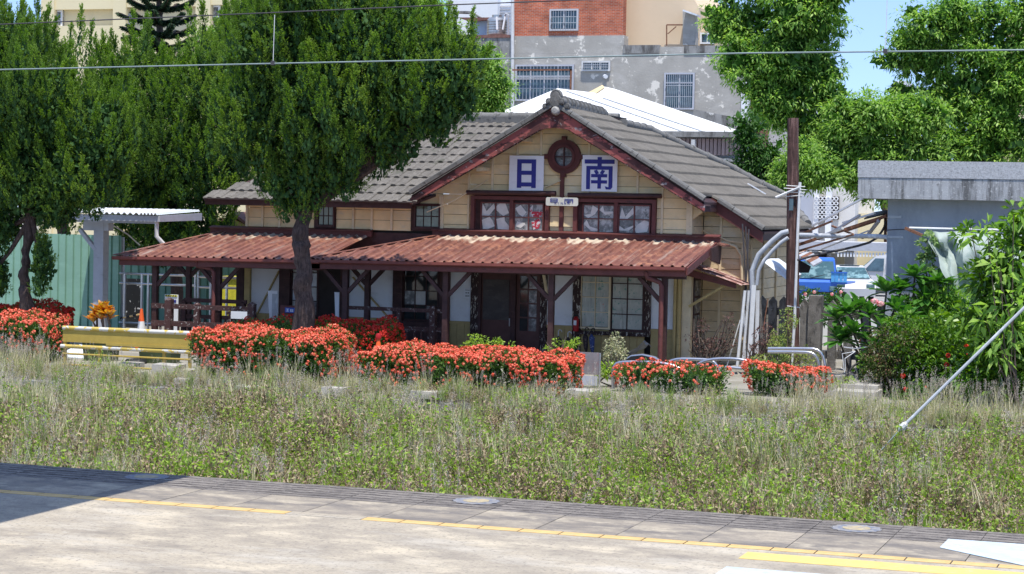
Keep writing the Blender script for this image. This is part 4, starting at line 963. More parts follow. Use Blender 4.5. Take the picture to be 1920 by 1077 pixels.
# ---- junipers
M['juniper_b'] = leafmat('juniper_foliage_fresh', [(0.13, 0.216, 0.036), (0.173, 0.27, 0.046), (0.216, 0.335, 0.055), (0.292, 0.421, 0.078)], .6, .5)
M['juniper_c'] = leafmat('juniper_foliage_old', [(0.068, 0.138, 0.02), (0.1, 0.186, 0.024), (0.131, 0.228, 0.03), (0.179, 0.289, 0.039)], .6, .28)
def juniper(name, label, base, trunk, blobs, tufts, tr=.16, seed=1, hs=(.8, 1.6), ws=(.24, .44), spires=(), leafs=1300, group=None, leafsize=1., cat='tree'):
    r = np.random.default_rng(seed)
    o = thing(name, label, cat, base, group)
    b = MB(); pts = [Vector(p) for p in trunk]; n = len(pts); fine = []; rs = []
    for i in range(n-1):
        for k in range(6):
            f = k/6; q = pts[i].lerp(pts[i+1], f); q += Vector((r.normal()*.02, r.normal()*.02, 0)); fine.append(q); rs.append(tr*(1-.45*(i+f)/(n-1))*(1+.10*r.normal()))
    fine.append(pts[-1]); rs.append(tr*.5); rs[0] = tr*1.35
    b.tube(fine, rs, 14); tk = b.build('trunk', M['bark'], o, smooth=True); bump_verts(tk.data, .05, 5)
    B = np.array([bb for bb in blobs], float)
    b = MB(); top = pts[-1]
    for bb in B: b.tube([top-Vector((0, 0, .2)), (Vector(bb[:3])+top)/2+Vector((0, 0, -.2)), Vector(bb[:3])], [tr*.45, tr*.32, .04], 7)
    b.build('limbs', M['bark'], o)
    vol = B[:, 3]*B[:, 5]+B[:, 3]*B[:, 4]; pr = vol/vol.sum(); base_, hh, ww = [], [], []; taken = np.zeros((0, 3))
    tries = 0
    while len(base_) < tufts and tries < tufts*40:
        tries += 1; i = r.choice(len(B), p=pr); d = r.normal(size=3); d /= np.linalg.norm(d)
        if d[1] > .3 and r.random() < .85: continue
        q = r.uniform(.66, 1.02); p = B[i, :3]+d*(B[i, 3:6]-.18)*q
        inside = (((p-B[:, :3])/B[:, 3:6])**2).sum(1) < .62
        inside[i] = False
        if inside.any(): continue
        w_ = ws[0]+(ws[1]-ws[0])*r.random()**1.3
        if len(taken) and (((taken-p)**2*np.array([1, 1, .22])).sum(1)).min() < (w_*1.42)**2: continue
        taken = np.vstack([taken, p]); base_.append(np.concatenate([p, d])); ww.append(w_)
        hh.append(w_*r.uniform(3.8, 5.4)*(.6 if d[2] < -.35 else 1))
    for sp in spires:
        base_.append(np.array([*sp[:3], 0, 0, 1])); hh.append(sp[3]); ww.append(sp[4])
    base_ = np.array(base_); hh = np.array(hh); ww = np.array(ww); T = len(base_)
    cnt = (leafs*1.6*np.clip(hh*ww/(1.25*.32), .3, 3)).astype(int); idx = np.repeat(np.arange(T), cnt); N_ = len(idx)
    lean = base_[:, 3:6]*np.array([.26, .30, 0]); axis = norm(np.stack([lean[:, 0], lean[:, 1], np.ones(T)], 1)+r.normal(size=(T, 3))*.07)
    def frame(i_): ax = axis[i_]; e1 = norm(np.cross(ax, np.array([.3, 1., .1]))); return ax, e1, np.cross(ax, e1)
    def rad_(t): return np.where(t < .25, .45+.55*(t/.25), ((1-t)/.75)**1.15)
    org = base_[:, :3]-axis*(hh*.36)[:, None]
    # sprays: little upright plumes that give each flame its knobbly outline
    ns = 64; ta = .08+.92*r.random((T, ns))**.8; aa = r.random((T, ns))*2*np.pi; out_ = r.uniform(.75, 1.12, (T, ns))
    ks = r.integers(0, ns, N_); t = ta[idx, ks]; a = aa[idx, ks]; ax, e1, e2 = frame(idx)
    radial = e1*np.cos(a)[:, None]+e2*np.sin(a)[:, None]; rr = rad_(t)*ww[idx]*out_[idx, ks]
    s_ = r.random(N_); sl = (.10+.10*(ww[idx]/.3))*leafsize            # along the spray, from its foot to its tip
    sax = norm(ax*1.0+radial*.45)
    pos = org[idx]+ax*(t*hh[idx])[:, None]+radial*rr[:, None]+sax*((s_-.5)*sl)[:, None]+r.normal(size=(N_, 3))*(.022*(1-s_*.75))[:, None]*leafsize
    d = norm(sax+radial*.35+r.normal(size=(N_, 3))*.5)
    Q = leaf_arrays(pos, d, rnd_perp(d), r.uniform(.026, .050, N_)*leafsize, r.uniform(.014, .026, N_)*leafsize, .4)
    tone = r.choice([0, 2, 3], T, p=[.45, .3, .25]); mi = tone[idx]
    m3 = 150; i3 = np.repeat(np.arange(T), m3); t3 = r.random(len(i3)); a3 = r.random(len(i3))*6.283; ax3, f1, f2 = frame(i3)
    rd3 = f1*np.cos(a3)[:, None]+f2*np.sin(a3)[:, None]; d3 = norm(ax3+r.normal(size=ax3.shape)*.2); p3 = org[i3]+ax3*(t3*.85*hh[i3])[:, None]+rd3*(rad_(t3)*ww[i3]*.62)[:, None]
    Q3 = leaf_arrays(p3-d3*.06, d3, norm(np.cross(d3, rd3)), .10, .06)
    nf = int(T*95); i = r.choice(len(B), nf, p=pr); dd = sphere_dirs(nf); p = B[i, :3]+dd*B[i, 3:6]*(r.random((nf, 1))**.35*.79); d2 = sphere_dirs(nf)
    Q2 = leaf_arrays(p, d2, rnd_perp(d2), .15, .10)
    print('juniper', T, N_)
    quads_obj('foliage', np.concatenate([Q, Q2, Q3]), [M['juniper'], M['innershade'], M['juniper_b'], M['juniper_c']], o, np.concatenate([mi, np.ones(nf+len(Q3))]))
    return o
def BL(u, v, y, rx, rz_, ry=None, dy=0):
    p = P(u, v, y+dy); return (p.x, p.y, p.z, rx, ry or (rx+rz_)/2, rz_)
def SP(u, v, y, h, w_):          # spire with its tip at (u, v)
    p = P(u, v, y); return (p.x, p.y, p.z-h*.65, h, w_)
Yj = 43.2
tb = G(567, 655); tb = P(567, 600, Yj); base = Vector((tb.x, Yj, 0))
juniper('juniper_tree', 'large dark green juniper with bare twisted trunk, standing in front of the red veranda', base,
    [base, P(570, 560, Yj), P(568, 500, Yj), P(563, 440, Yj), P(575, 380, Yj)],
    [BL(560, 350, Yj, .95, .75), BL(620, 310, Yj, 1.1, .85), BL(490, 235, Yj, 1.15, 1.5), BL(640, 200, Yj, 1.9, 1.7), BL(790, 160, Yj, 1.15, 1.35), BL(740, 270, Yj, .75, .6), BL(810, 225, Yj, .7, .6),
     BL(700, 80, Yj, 1.9, 1.3), BL(540, 90, Yj, 1.5, 1.5), BL(840, 165, Yj, .65, 1.0), BL(868, 140, Yj, .5, 1.1), BL(620, 0, Yj, 1.7, 1.2)], 440, .255, seed=11,
    spires=[SP(885, 62, Yj, 1.4, .20), SP(865, 75, Yj, 1.3, .2), SP(825, 10, Yj, 1.7, .28), SP(800, 60, Yj, 1.3, .26), SP(530, -30, Yj, 1.6, .3), SP(560, -20, Yj, 1.6, .3), SP(428, 10, Yj+1, 1.8, .27), SP(700, 60, Yj-1.2, 1.2, .24), SP(760, 60, Yj-1, 1.2, .24), SP(395, 215, Yj, 1.0, .22)], leafs=1300)
Yl = 44.5; tb = P(50, 590, Yl); base = Vector((tb.x, Yl, 0))
juniper('juniper_tree', 'wide dark juniper at the left edge, its trunk rising by the green fence', base,
    [base, P(48, 560, Yl), P(45, 510, Yl), P(50, 450, Yl), P(60, 390, Yl)],
    [BL(40, 330, Yl, 1.6, 1.2), BL(150, 330, Yl, 1.25, 1.0), BL(190, 260, Yl, 1.0, 1.1), BL(60, 210, Yl, 1.7, 1.4), BL(0, 120, Yl+1, 1.5, 1.4), BL(80, 500, Yl, .30, .75), BL(0, 420, Yl, .7, .7), BL(-20, 520, Yl, .6, .8), BL(100, 390, Yl, .8, .6)],
    360, .17, seed=12, spires=[SP(15, 10, Yl+1, 1.5, .28), SP(105, 140, Yl, 1.2, .25), SP(190, 170, Yl, 1.2, .25), SP(250, 200, Yl, 1.0, .2)])
Yc = 55.
base = Vector((P(330, 500, Yc).x, Yc, 0))
juniper('juniper_tree', 'juniper behind the grey canopy and the green fence', base, [base, base+Vector((0, 0, 3)), base+Vector((.2, 0, 5))],
    [BL(330, 250, Yc, 1.9, 2.2), BL(280, 370, Yc, 1.3, 1.2), BL(390, 330, Yc, 1.6, 1.6), BL(420, 180, Yc, 1.6, 1.9), BL(250, 180, Yc, 1.3, 1.6), BL(300, 430, Yc, 1.6, 1.0), BL(370, 440, Yc, 1.3, .8)],
    340, .2, seed=13, ws=(.30, .52), spires=[SP(285, 105, Yc, 1.7, .36), SP(250, 20, Yc+1, 2.4, .42), SP(335, 70, Yc+1, 1.4, .26), SP(420, 30, Yc, 2.4, .45), SP(310, 155, Yc, 1.2, .3), SP(205, 70, Yc, 1.8, .4)], leafs=760, leafsize=1.25, group='junipers in the row behind the fence')
Yd = 54.
base = Vector((P(120, 500, Yd).x, Yd, 0))
juniper('juniper_tree', 'juniper with many spires at the far left, against the yellow building', base, [base, base+Vector((0, 0, 3)), base+Vector((.2, 0, 5))],
    [BL(50, 200, Yd, 1.6, 1.3), BL(180, 250, Yd, 1.7, 1.4), BL(100, 330, Yd, 2., 1.5), BL(230, 330, Yd, 1.2, 1.6), BL(-10, 250, Yd, 1.6, 1.9), BL(40, 120, Yd, .9, .9)],
    300, .2, seed=14, ws=(.30, .52), spires=[SP(8, 0, Yd, 2.2, .26), SP(48, -10, Yd, 2.5, .42), SP(70, 0, Yd, 2.6, .5), SP(90, 10, Yd, 2.2, .36), SP(150, 12, Yd, 2.2, .3), SP(132, 40, Yd, 1.4, .2), SP(168, 38, Yd, 1.4, .24), SP(110, 75, Yd, 2.3, .55), SP(190, 60, Yd, 1.5, .32), SP(35, 30, Yd, 1.5, .3)], leafs=760, leafsize=1.25, group='junipers in the row behind the fence')
Ye = 58.
base = Vector((P(720, 500, Ye).x, Ye, 0))
juniper('juniper_tree', 'tall juniper whose spires top out behind the tree in front of the veranda', base, [base, base+Vector((0, 0, 4)), base+Vector((.2, 0, 7))],
    [BL(520, 60, Ye, 1.6, 2.), BL(600, 40, Ye, 1.8, 2.), BL(680, 120, Ye, 1.8, 1.8), BL(480, 150, Ye, 1.6, 1.6)],
    220, .2, seed=15, ws=(.30, .52), spires=[SP(425, -5, Ye-2, 2.2, .42), SP(520, -40, Ye, 2.2, .4), SP(690, -30, Ye, 2.4, .5), SP(640, -30, Ye, 2.4, .5)], leafs=760, leafsize=1.25)

# ---- broad-leaved trees
def broadleaf(name, label, base, blobs, m, trunk=None, nleaf=22000, lsize=.15, seed=3, clump=.38, group=None, tr=.22, fill=1., cat='tree', droop=.35, asp=.36, shell=.75):
    r = np.random.default_rng(seed); o = thing(name, label, cat, base, group); B = np.array(blobs, float)
    pts = [Vector(p) for p in (trunk or [base, Vector(base)*.4+Vector(B[0, :3])*.6])]
    sat = []
    for bb in B:
        for _ in range(7):
            d = r.normal(size=3); d /= np.linalg.norm(d); d[1] = -abs(d[1])*.8; k = r.uniform(.30, .55)
            sat.append(np.concatenate([bb[:3]+d*bb[3:6]*r.uniform(.7, 1.05), bb[3:6]*k]))
    BR = B; B = np.concatenate([B*np.array([1, 1, 1, .86, .86, .86]), np.array(sat)])
    b = MB(); b.tube(pts, [tr*(1-.5*i/(len(pts)-1)) for i in range(len(pts))], 10); b.build('trunk', M['barkgrey'], o, smooth=True)
    b = MB()
    for bb in BR:
        k = r.integers(max(0, len(pts)-2), len(pts)); s_ = pts[k]; e = Vector(bb[:3]); md = s_.lerp(e, .5)+Vector(r.normal(size=3)*.25)
        b.tube([s_, md, e], [tr*.4, tr*.28, .05], 6)
    b.build('limbs', M['barkgrey'], o)
    A = (B[:, 3]*B[:, 5]+B[:, 3]*B[:, 4]); pr = A/A.sum(); nc = max(12, int(nleaf/34)); C_ = []
    while len(C_) < nc:
        i = r.choice(len(B), p=pr); d = r.normal(size=3); d /= np.linalg.norm(d)
        if d[1] > .5 and r.random() < .7: continue
        C_.append(np.concatenate([B[i, :3]+d*B[i, 3:6]*r.uniform(shell, 1.06), d]))
    C_ = np.array(C_); per = nleaf//nc; idx = np.repeat(np.arange(nc), per); N_ = len(idx)
    cr = r.uniform(.45, 1.2, nc)*clump
    sdv = norm(r.normal(size=(N_, 3))+C_[idx, 3:6]*.5+np.array([0, 0, .35])); pos = C_[idx, :3]+sdv*(cr[idx]*r.random(N_)**.45)[:, None]*np.array([1, 1, .75])
    d = norm(sdv*.75+np.array([0, 0, -droop])+r.normal(size=(N_, 3))*.4); wv = norm(np.cross(d, np.array([0, 0, 1.])+sdv*.5+r.normal(size=(N_, 3))*.35))
    L_ = r.uniform(.7, 1.25, N_)*lsize
    Q = leaf_arrays(pos, d, wv, L_, L_*asp, .45, .12)
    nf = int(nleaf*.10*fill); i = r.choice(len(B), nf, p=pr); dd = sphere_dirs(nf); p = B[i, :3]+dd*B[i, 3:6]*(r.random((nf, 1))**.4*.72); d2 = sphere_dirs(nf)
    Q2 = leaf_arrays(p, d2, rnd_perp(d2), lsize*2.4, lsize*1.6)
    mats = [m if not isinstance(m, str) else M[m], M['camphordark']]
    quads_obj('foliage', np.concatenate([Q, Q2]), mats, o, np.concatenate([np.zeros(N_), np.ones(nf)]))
    return o
Yt = 72.
b0 = Vector((P(1720, 420, Yt).x, Yt, 0))
broadleaf('leafy_tree', 'tall bright green tree rising between the flaking grey house and the wooden pole', b0,
    [BL(1470, 60, Yt, 2.2, 1.7), BL(1370, 30, Yt, 1.0, .8), BL(1540, 40, Yt, 1.1, 1.6), BL(1450, 130, Yt, 1.6, 1.3), BL(1530, 140, Yt, 1.2, 1.1), BL(1480, 210, Yt, 1.2, 1.0), BL(1560, 230, Yt, 1.0, .9), BL(1500, -30, Yt, 1.8, 1.2), BL(1390, 75, Yt, .8, .7)],
    'camphor', [b0, P(1650, 340, Yt), P(1560, 290, Yt), P(1510, 180, Yt)], 34000, .17, seed=21, tr=.20)
b1 = Vector((P(1840, 420, 74).x, 74, 0))
broadleaf('leafy_tree', 'broad green tree filling the upper right corner behind the flat concrete roof', b1,
    [BL(1780, 60, 74, 1.8, 1.2), BL(1870, 60, 74, 1.6, 1.5), BL(1720, 110, 74, 1.1, .9), BL(1850, 160, 74, 1.9, 1.3), BL(1760, 190, 74, 1.5, .9), BL(1900, 250, 74, 1.6, 1.3), BL(1790, 270, 74, 1.8, 1.0), BL(1960, 100, 74, 1.6, 2.), BL(1720, 80, 74, .7, .6), BL(1690, 200, 74, .8, .6)],
    'camphor', [b1, P(1850, 330, 74), P(1840, 240, 74)], 42000, .17, seed=22, tr=.25)
b2 = Vector((P(1730, 420, 70).x, 70, 0))
broadleaf('leafy_tree', 'yellow green young tree between the two tall trees, over the lattice window', b2,
    [BL(1640, 215, 70, 1.3, .9), BL(1600, 300, 70, 1.2, 1.0), BL(1680, 280, 70, 1.4, .9), BL(1580, 240, 70, .8, .7), BL(1740, 220, 70, .8, .7), BL(1640, 350, 70, 1.0, .7), BL(1700, 340, 70, .9, .6)],
    'lime', [b2, P(1690, 350, 70), P(1650, 290, 70)], 26000, .165, seed=23, tr=.15)
b3 = Vector((P(1440, 420, 62).x, 62, 0))
broadleaf('leafy_tree', 'shaded small tree hanging over the tiled roof left of the wooden pole', b3,
    [BL(1400, 245, 62, .55, .45), BL(1440, 290, 62, .75, .5), BL(1410, 310, 62, .6, .4), BL(1450, 340, 62, .6, .3)], 'camphordark', [b3, P(1460, 330, 62), P(1450, 290, 62)], 5200, .13, seed=24, tr=.1)
b4 = Vector((P(1462, 420, 60).x, 60, 0))
broadleaf('leafy_tree', 'light green sapling crown directly behind the top of the wooden pole', b4,
    [BL(1510, 310, 60, .7, .6), BL(1475, 330, 60, .5, .45), BL(1545, 330, 60, .6, .4)], 'lime', [b4, P(1470, 380, 60), P(1505, 340, 60)], 8000, .13, seed=25, tr=.08)
b5 = Vector((P(915, 330, 66).x, 66, 0))
broadleaf('leafy_tree', 'small lime green tree between the big juniper and the white roof', b5,
    [BL(905, 150, 66, .85, .9), BL(930, 165, 66, .6, .7), BL(890, 190, 66, .9, .7), BL(915, 120, 66, .5, .5), BL(925, 215, 66, .5, .3)], 'lime', [b5, P(915, 230, 66), P(912, 170, 66)], 11000, .12, seed=26, tr=.08)
b6 = Vector((P(800, 330, 68).x, 68, 0))
broadleaf('leafy_tree', 'mixed green tree behind the juniper tops, left of the white house', b6,
    [BL(740, 20, 68, 1.0, .9), BL(800, 50, 68, 1.1, 1.0), BL(690, 60, 68, .9, .9), BL(850, 110, 68, .7, .8), BL(770, 0, 68, 1.2, .8)], 'camphor', [b6, P(800, 130, 68), P(790, 60, 68)], 15000, .15, seed=27, tr=.14)
b7 = Vector((P(440, 330, 68).x, 68, 0))
broadleaf('leafy_tree', 'thin pale leaved tree in front of the yellow building, right of the monkey puzzle', b7,
    [BL(470, 40, 68, .7, .8), BL(440, 60, 68, .6, .5), BL(390, 90, 68, .5, .6), BL(480, 80, 68, .8, .6)], 'lime', [b7, P(450, 120, 68), P(455, 70, 68)], 4200, .15, seed=28, tr=.08, fill=.3)

# ---- tiered pine
Ya = 75.
pb = Vector((P(300, 400, Ya).x, Ya, 0)); ap = thing('norfolk_pine', 'tiered pine with drooping fringed branches against the yellow building', 'tree', pb)
b = MB(); b.tube([pb, P(301, 120, Ya), P(297, -60, Ya)], [.28, .17, .10], 10); b.build('trunk', M['barkgrey'], ap)
M['pine'] = leafmat('dark_pine_needle', [(.012, .035, .018), (.022, .055, .022), (.04, .085, .028)], .6, .08)
r = np.random.default_rng(31); QQ = []; b = MB()
for k in range(8):
    v = -45+k*23+r.uniform(-2, 2); c = P(300, v+14, Ya); L0 = 1.45+.05*k
    for j in range(8):
        a = j*math.pi/4+r.uniform(-.15, .15)+k*.4; L_ = L0*r.uniform(.85, 1.1); n_ = 14
        pts = [c+Vector((math.cos(a)*L_*t, math.sin(a)*L_*t, -.10*math.sin(t*2.6)+.34*t*t)) for t in np.linspace(0, 1, n_)]
        b.tube(pts, [.05]*(n_-1)+[.02], 5)
        m_ = 620; t = r.random(m_)**.8; pa = np.array([list(p) for p in pts]); f = t*(n_-1); i0 = np.minimum(f.astype(int), n_-2); pos = pa[i0]+(pa[i0+1]-pa[i0])*(f-i0)[:, None]
        side = np.array([-math.sin(a), math.cos(a), 0]); s_ = r.choice([-1, 1], m_)[:, None]; out = np.array([math.cos(a), math.sin(a), .25])
        d = norm(side*s_*.8+out*.5+np.array([0, 0, -.55])+r.normal(size=(m_, 3))*.2); wv = norm(np.cross(d, r.normal(size=(m_, 3))))
        QQ.append(leaf_arrays(pos, d, wv, r.uniform(.16, .34, m_)*(1.15-.5*t), .06))
b.build('branches', M['barkgrey'], ap); quads_obj('needles', np.concatenate(QQ), M['pine'], ap)

# ---- shrubs at the right
def leafy(name, label, base, blobs, m, n, ls, asp=.4, seed=1, cat='shrub', stems=6, fold=False, flowers=None, fl_m=None, group=None, droop=.2, clump=.16, per=12, fsize=.045):
    r = np.random.default_rng(seed); o = thing(name, label, cat, base, group); B = np.array(blobs, float)
    b = MB()
    for k in range(stems):
        i = k % len(B); e = Vector(B[i, :3])+Vector(r.normal(size=3)*.1); s_ = Vector(base)+Vector((r.normal()*.12, r.normal()*.08, 0)); b.tube([s_, s_.lerp(e, .5)+Vector(r.normal(size=3)*.08), e], [.022, .016, .008], 5)
    b.build('stems', M['barkgrey'], o)
    A = B[:, 3]*B[:, 5]; pr = A/A.sum(); nc = n//per; i = r.choice(len(B), nc, p=pr); dd = sphere_dirs(nc); C_ = B[i, :3]+dd*B[i, 3:6]*(r.random((nc, 1))**.45)
    idx = np.repeat(np.arange(nc), per); N_ = len(idx)
    d = norm(r.normal(size=(N_, 3))*.8+dd[idx]*.6+np.array([0, 0, .25])); pos = C_[idx]+d*clump*.3; wv = norm(np.cross(d, r.normal(size=(N_, 3))*.6+np.array([0, 0, 1.])))
    L_ = r.uniform(.7, 1.3, N_)*ls
    Q = leaf_arrays(pos, d, wv, L_, L_*asp, .45, droop)
    o2 = quads_obj('foliage', Q, m if not isinstance(m, str) else M[m], o)
    if flowers:
        Qs = []
        for (u, v, y) in flowers:
            c = np.array(P(u, v, y)); K = 26; s1 = sphere_dirs(K); p = c+s1*fsize; t1 = rnd_perp(s1); b1 = np.cross(s1, t1); q = .022
            Qs.append(np.stack([p-t1*q, p+b1*q, p+t1*q, p-b1*q], 1))
        quads_obj('flowers', np.concatenate(Qs), M[fl_m or 'ixdark'], o)
    return o
def rosette(name, label, base, tips, m, L_=.34, W_=.085, n=18, seed=1, cat='shrub', flowers=None, up=.25):
    """tips: list of points; whorls of long leaves with a folded midrib"""
    r = np.random.default_rng(seed); o = thing(name, label, cat, base); b = MB()
    for t in tips:
        t = Vector(t); s_ = Vector(base); md = s_.lerp(t, .55)+Vector(r.normal(size=3)*.08); b.tube([s_, md, t], [.045, .034, .022], 6)
    b.build('stems', M['barkgrey'], o)
    Qs = []
    for t in tips:
        t = np.array(t)
        for k in range(n):
            a = k*2.4+r.uniform(-.2, .2); el = r.uniform(-.35, 1.05); L0 = L_*r.uniform(.75, 1.15)
            d = np.array([math.cos(a)*math.cos(el), math.sin(a)*math.cos(el), math.sin(el)+up*.3]); d /= np.linalg.norm(d)
            sd_ = np.cross(d, [0, 0, 1]); sd_ /= np.linalg.norm(sd_)+1e-6; upv = np.cross(sd_, d); w0 = W_*r.uniform(.85, 1.2)/2
            pts = []
            for f, wf in ((0, .12), (.3, .7), (.62, 1.0), (.86, .6), (1, .04)):
                c = t+d*L0*f-np.array([0, 0, .10])*f*f*L0*1.4
                pts.append((c, sd_*w0*wf, upv*w0*wf*.35))
            for (c0, s0, u0), (c1, s1, u1) in zip(pts[:-1], pts[1:]):
                Qs.append([c0, c0+s0+u0, c1+s1+u1, c1]); Qs.append([c0, c1, c1-s1+u1, c0-s0+u0])
    # joined strips: each leaf one island per side
    o2 = quads_obj('leaves', np.array(Qs), M[m], o)
    if flowers:
        Qf = []
        for (u, v, y) in flowers:
            c = np.array(P(u, v, y)); K = 34; s1 = sphere_dirs(K); p = c+s1*.07*np.array([1.2, 1, .7]); t1 = rnd_perp(s1); b1 = np.cross(s1, t1); q = .03
            Qf.append(np.stack([p-t1*q, p+b1*q, p+t1*q, p-b1*q], 1))
        quads_obj('flowers', np.concatenate(Qf), M['pink'], o)
    return o
Yq = 44.
tips = [P(u, v, Yq+dy) for u, v, dy in ((1590, 585, 0), (1662, 548, .5), (1690, 545, .7), (1715, 520, .9), (1630, 590, .2), (1600, 625, -.3), (1660, 620, -.2), (1640, 655, -.4), (1700, 600, 0), (1570, 600, 0), (1612, 580, .6), (1735, 560, .8), (1575, 640, -.2), (1760, 530, .9), (1680, 580, .2))]
rosette('frangipani', 'frangipani bush with long glossy leaves and pink blossoms by the concrete picket fence', Vector((P(1650, 700, Yq).x, Yq, 0)), tips, 'frangi', .50, .15, 26, 3, flowers=((1640, 565, Yq-.2), (1651, 570, Yq-.2)))
Ys = 43.3
leafy('hibiscus_shrub', 'dense shrub with narrow bright leaves and a few scarlet flowers left of the guy wire', (P(1740, 720, Ys).x, Ys, 0),
    [BL(1740, 680, Ys, .9, .7), BL(1700, 640, Ys, .6, .6), BL(1790, 640, Ys, .7, .7), BL(1750, 730, Ys, 1.0, .4), BL(1850, 690, Ys, .8, .6), BL(1640, 690, Ys, .4, .35)], 'shrub', 14000, .11, .38, 41, flowers=((1693, 705, Ys-.8), (1698, 730, Ys-.8), (1775, 684, Ys-.7), (1737, 728, Ys-.9), (1778, 667, Ys-.7), (1816, 667, Ys-.6), (1791, 746, Ys-.9), (1812, 650, Ys-.6), (1785, 740, Ys-.9)), fsize=.05)
leafy('dry_twig_shrub', 'half dry shrub with tiny red tinged leaves under the frangipani', (P(1670, 740, 43).x, 43, 0), [BL(1660, 660, 43, .5, .55), BL(1700, 640, 43, .4, .4), BL(1650, 700, 43, .4, .4)], leafmat('reddish_small_leaf', [(.10, .05, .03), (.07, .12, .03), (.13, .17, .05), (.20, .09, .06)], .6, .15), 4500, .055, .5, 42)
leafy('whorled_shrub', 'upright shrub with fine whorled leaves below the grey green tarpaulin', (P(1790, 700, 45).x, 45, 0), [BL(1770, 560, 45, .35, .35), BL(1760, 590, 45, .6, .4), BL(1830, 590, 45, .6, .45), BL(1790, 630, 45, .8, .5), BL(1870, 630, 45, .9, .6), BL(1720, 600, 45, .5, .5)], 'camphor', 13000, .13, .26, 43, stems=10, clump=.25, droop=-.1)
leafy('climbing_vine', 'pale creeper climbing the left edge of the tarpaulin', (P(1740, 620, 45.3).x, 45.3, 0), [BL(1735, 470, 45.3, .12, .3), BL(1740, 520, 45.3, .15, .3), BL(1745, 450, 45.3, .1, .12)], leafmat('pale_vine_leaf', [(.16, .28, .08), (.26, .38, .14), (.36, .46, .22)], .6, .3), 420, .12, .7, 44, 'vine', 3)
Yb_ = 41.5
leafy('mango_sapling', 'young tree with large drooping glossy leaves at the right edge of the picture', (P(1900, 760, Yb_).x, Yb_, 0),
    [BL(1890, 470, Yb_, .35, .6), BL(1860, 520, Yb_, .5, .4), BL(1900, 560, Yb_, .6, .5), BL(1840, 590, Yb_, .5, .35), BL(1890, 640, Yb_, .7, .5), BL(1860, 700, Yb_, .8, .5), BL(1920, 420, Yb_, .3, .4), BL(1820, 440, Yb_, .25, .12), BL(1930, 700, Yb_, .6, .6)], 'shrub', 5200, .22, .34, 45, stems=12, clump=.3, per=7, droop=.35)
leafy('lime_leaf_branch', 'spray of big yellow green leaves above the right end of the guy wire', (P(1905, 760, 40.6).x, 40.6, 0), [BL(1880, 500, 40.6, .35, .5), BL(1850, 440, 40.6, .25, .25), BL(1900, 580, 40.6, .4, .5), BL(1870, 640, 40.6, .5, .4), BL(1905, 400, 40.6, .2, .25), BL(1840, 600, 40.6, .4, .2), BL(1860, 730, 40.6, .3, .2)], 'lime', 330, .26, .36, 46, 'shrub', 8, per=5, clump=.3, droop=.3)
leafy('groundcover_shrub', 'low green bush at the foot of the shrubs in the lower right', (P(1860, 780, 42).x, 42, 0), [BL(1850, 740, 42, 1.2, .4), BL(1720, 750, 42.6, .6, .3)], 'camphordark', 3600, .12, .4, 47)
leafy('tall_weed', 'tall green and yellow weed at the foot of the wooden pole', (P(1470, 700, 45).x, 45, 0), [BL(1465, 640, 45, .25, .35), BL(1480, 600, 45, .18, .3), BL(1450, 680, 45, .5, .2), BL(1500, 670, 45, .4, .25)], leafmat('yellowish_weed', [(.14, .22, .05), (.26, .34, .08), (.40, .42, .12)], .6, .25), 2600, .06, .4, 48, 'weed', 14)
leafy('dead_shrub', 'bare twiggy shrub with purple dead leaves against the cream side wall', (P(1320, 690, 47).x, 47, 0), [BL(1315, 610, 47, .16, .16), BL(1365, 600, 47, .10, .35), BL(1300, 640, 47, .2, .2), BL(1365, 640, 47, .2, .2), BL(1335, 650, 47, .4, .3)], 'purple', 700, .055, .5, 49, 'shrub', 46)
leafy('dead_shrub', 'brown dried shrub between the leaning pipes and the wooden pole', (P(1420, 700, 46.6).x, 46.6, 0), [BL(1435, 640, 46.6, .25, .4), BL(1410, 660, 46.6, .2, .2)], 'purple', 800, .05, .5, 50, 'shrub', 30)
leafy('dead_shrub', 'grey brown twiggy shrub filling the gap between the two big coral hedges', (P(655, 720, 41.3).x, 41.3, 0), [BL(652, 665, 41.3, .28, .25), BL(668, 690, 41.3, .25, .2), BL(640, 690, 41.3, .2, .2)], 'purple', 900, .05, .5, 60, 'shrub', 40)
leafy('variegated_bush', 'small pale variegated bush in front of the right hand station window', (P(1152, 700, 44).x, 44, 0), [BL(1153, 650, 44, .22, .18), BL(1148, 668, 44, .26, .2), BL(1160, 660, 44, .2, .15), BL(1152, 632, 44, .06, .12)], leafmat('variegated_leaf', [(.20, .24, .10), (.38, .38, .22), (.55, .52, .34)], .6, .2), 900, .06, .5, 51)
leafy('young_bush', 'fresh light green bush in front of the brown station door', (P(910, 700, 43).x, 43, 0), [BL(895, 640, 43, .22, .16), BL(925, 645, 43, .28, .10), BL(950, 650, 43, .2, .1), BL(875, 650, 43, .2, .12)], 'weedgreen', 620, .065, .4, 52)
leafy('fern_like_weed', 'feathery green weed beside the middle veranda post', (P(1060, 700, 43).x, 43, 0), [BL(1055, 645, 43, .22, .07), BL(1075, 642, 43, .18, .07), BL(1030, 655, 43, .15, .08)], 'weedgreen', 260, .075, .3, 53, 'weed')
leafy('grass_clump_plant', 'bright green leaves between the metal board and the bicycle hoops', (P(1140, 715, 42).x, 42, 0), [BL(1140, 690, 42, .25, .15), BL(1165, 705, 42, .25, .15), BL(1130, 705, 42, .2, .15)], 'weedgreen', 500, .10, .3, 54, 'weed')
leafy('green_clump', 'bright green weed tuft beside the concrete steps', (P(1570, 725, 42.6).x, 42.6, 0), [BL(1565, 722, 42.6, .28, .08), BL(1580, 715, 42.6, .2, .08)], 'weedgreen', 420, .07, .3, 55, 'weed')
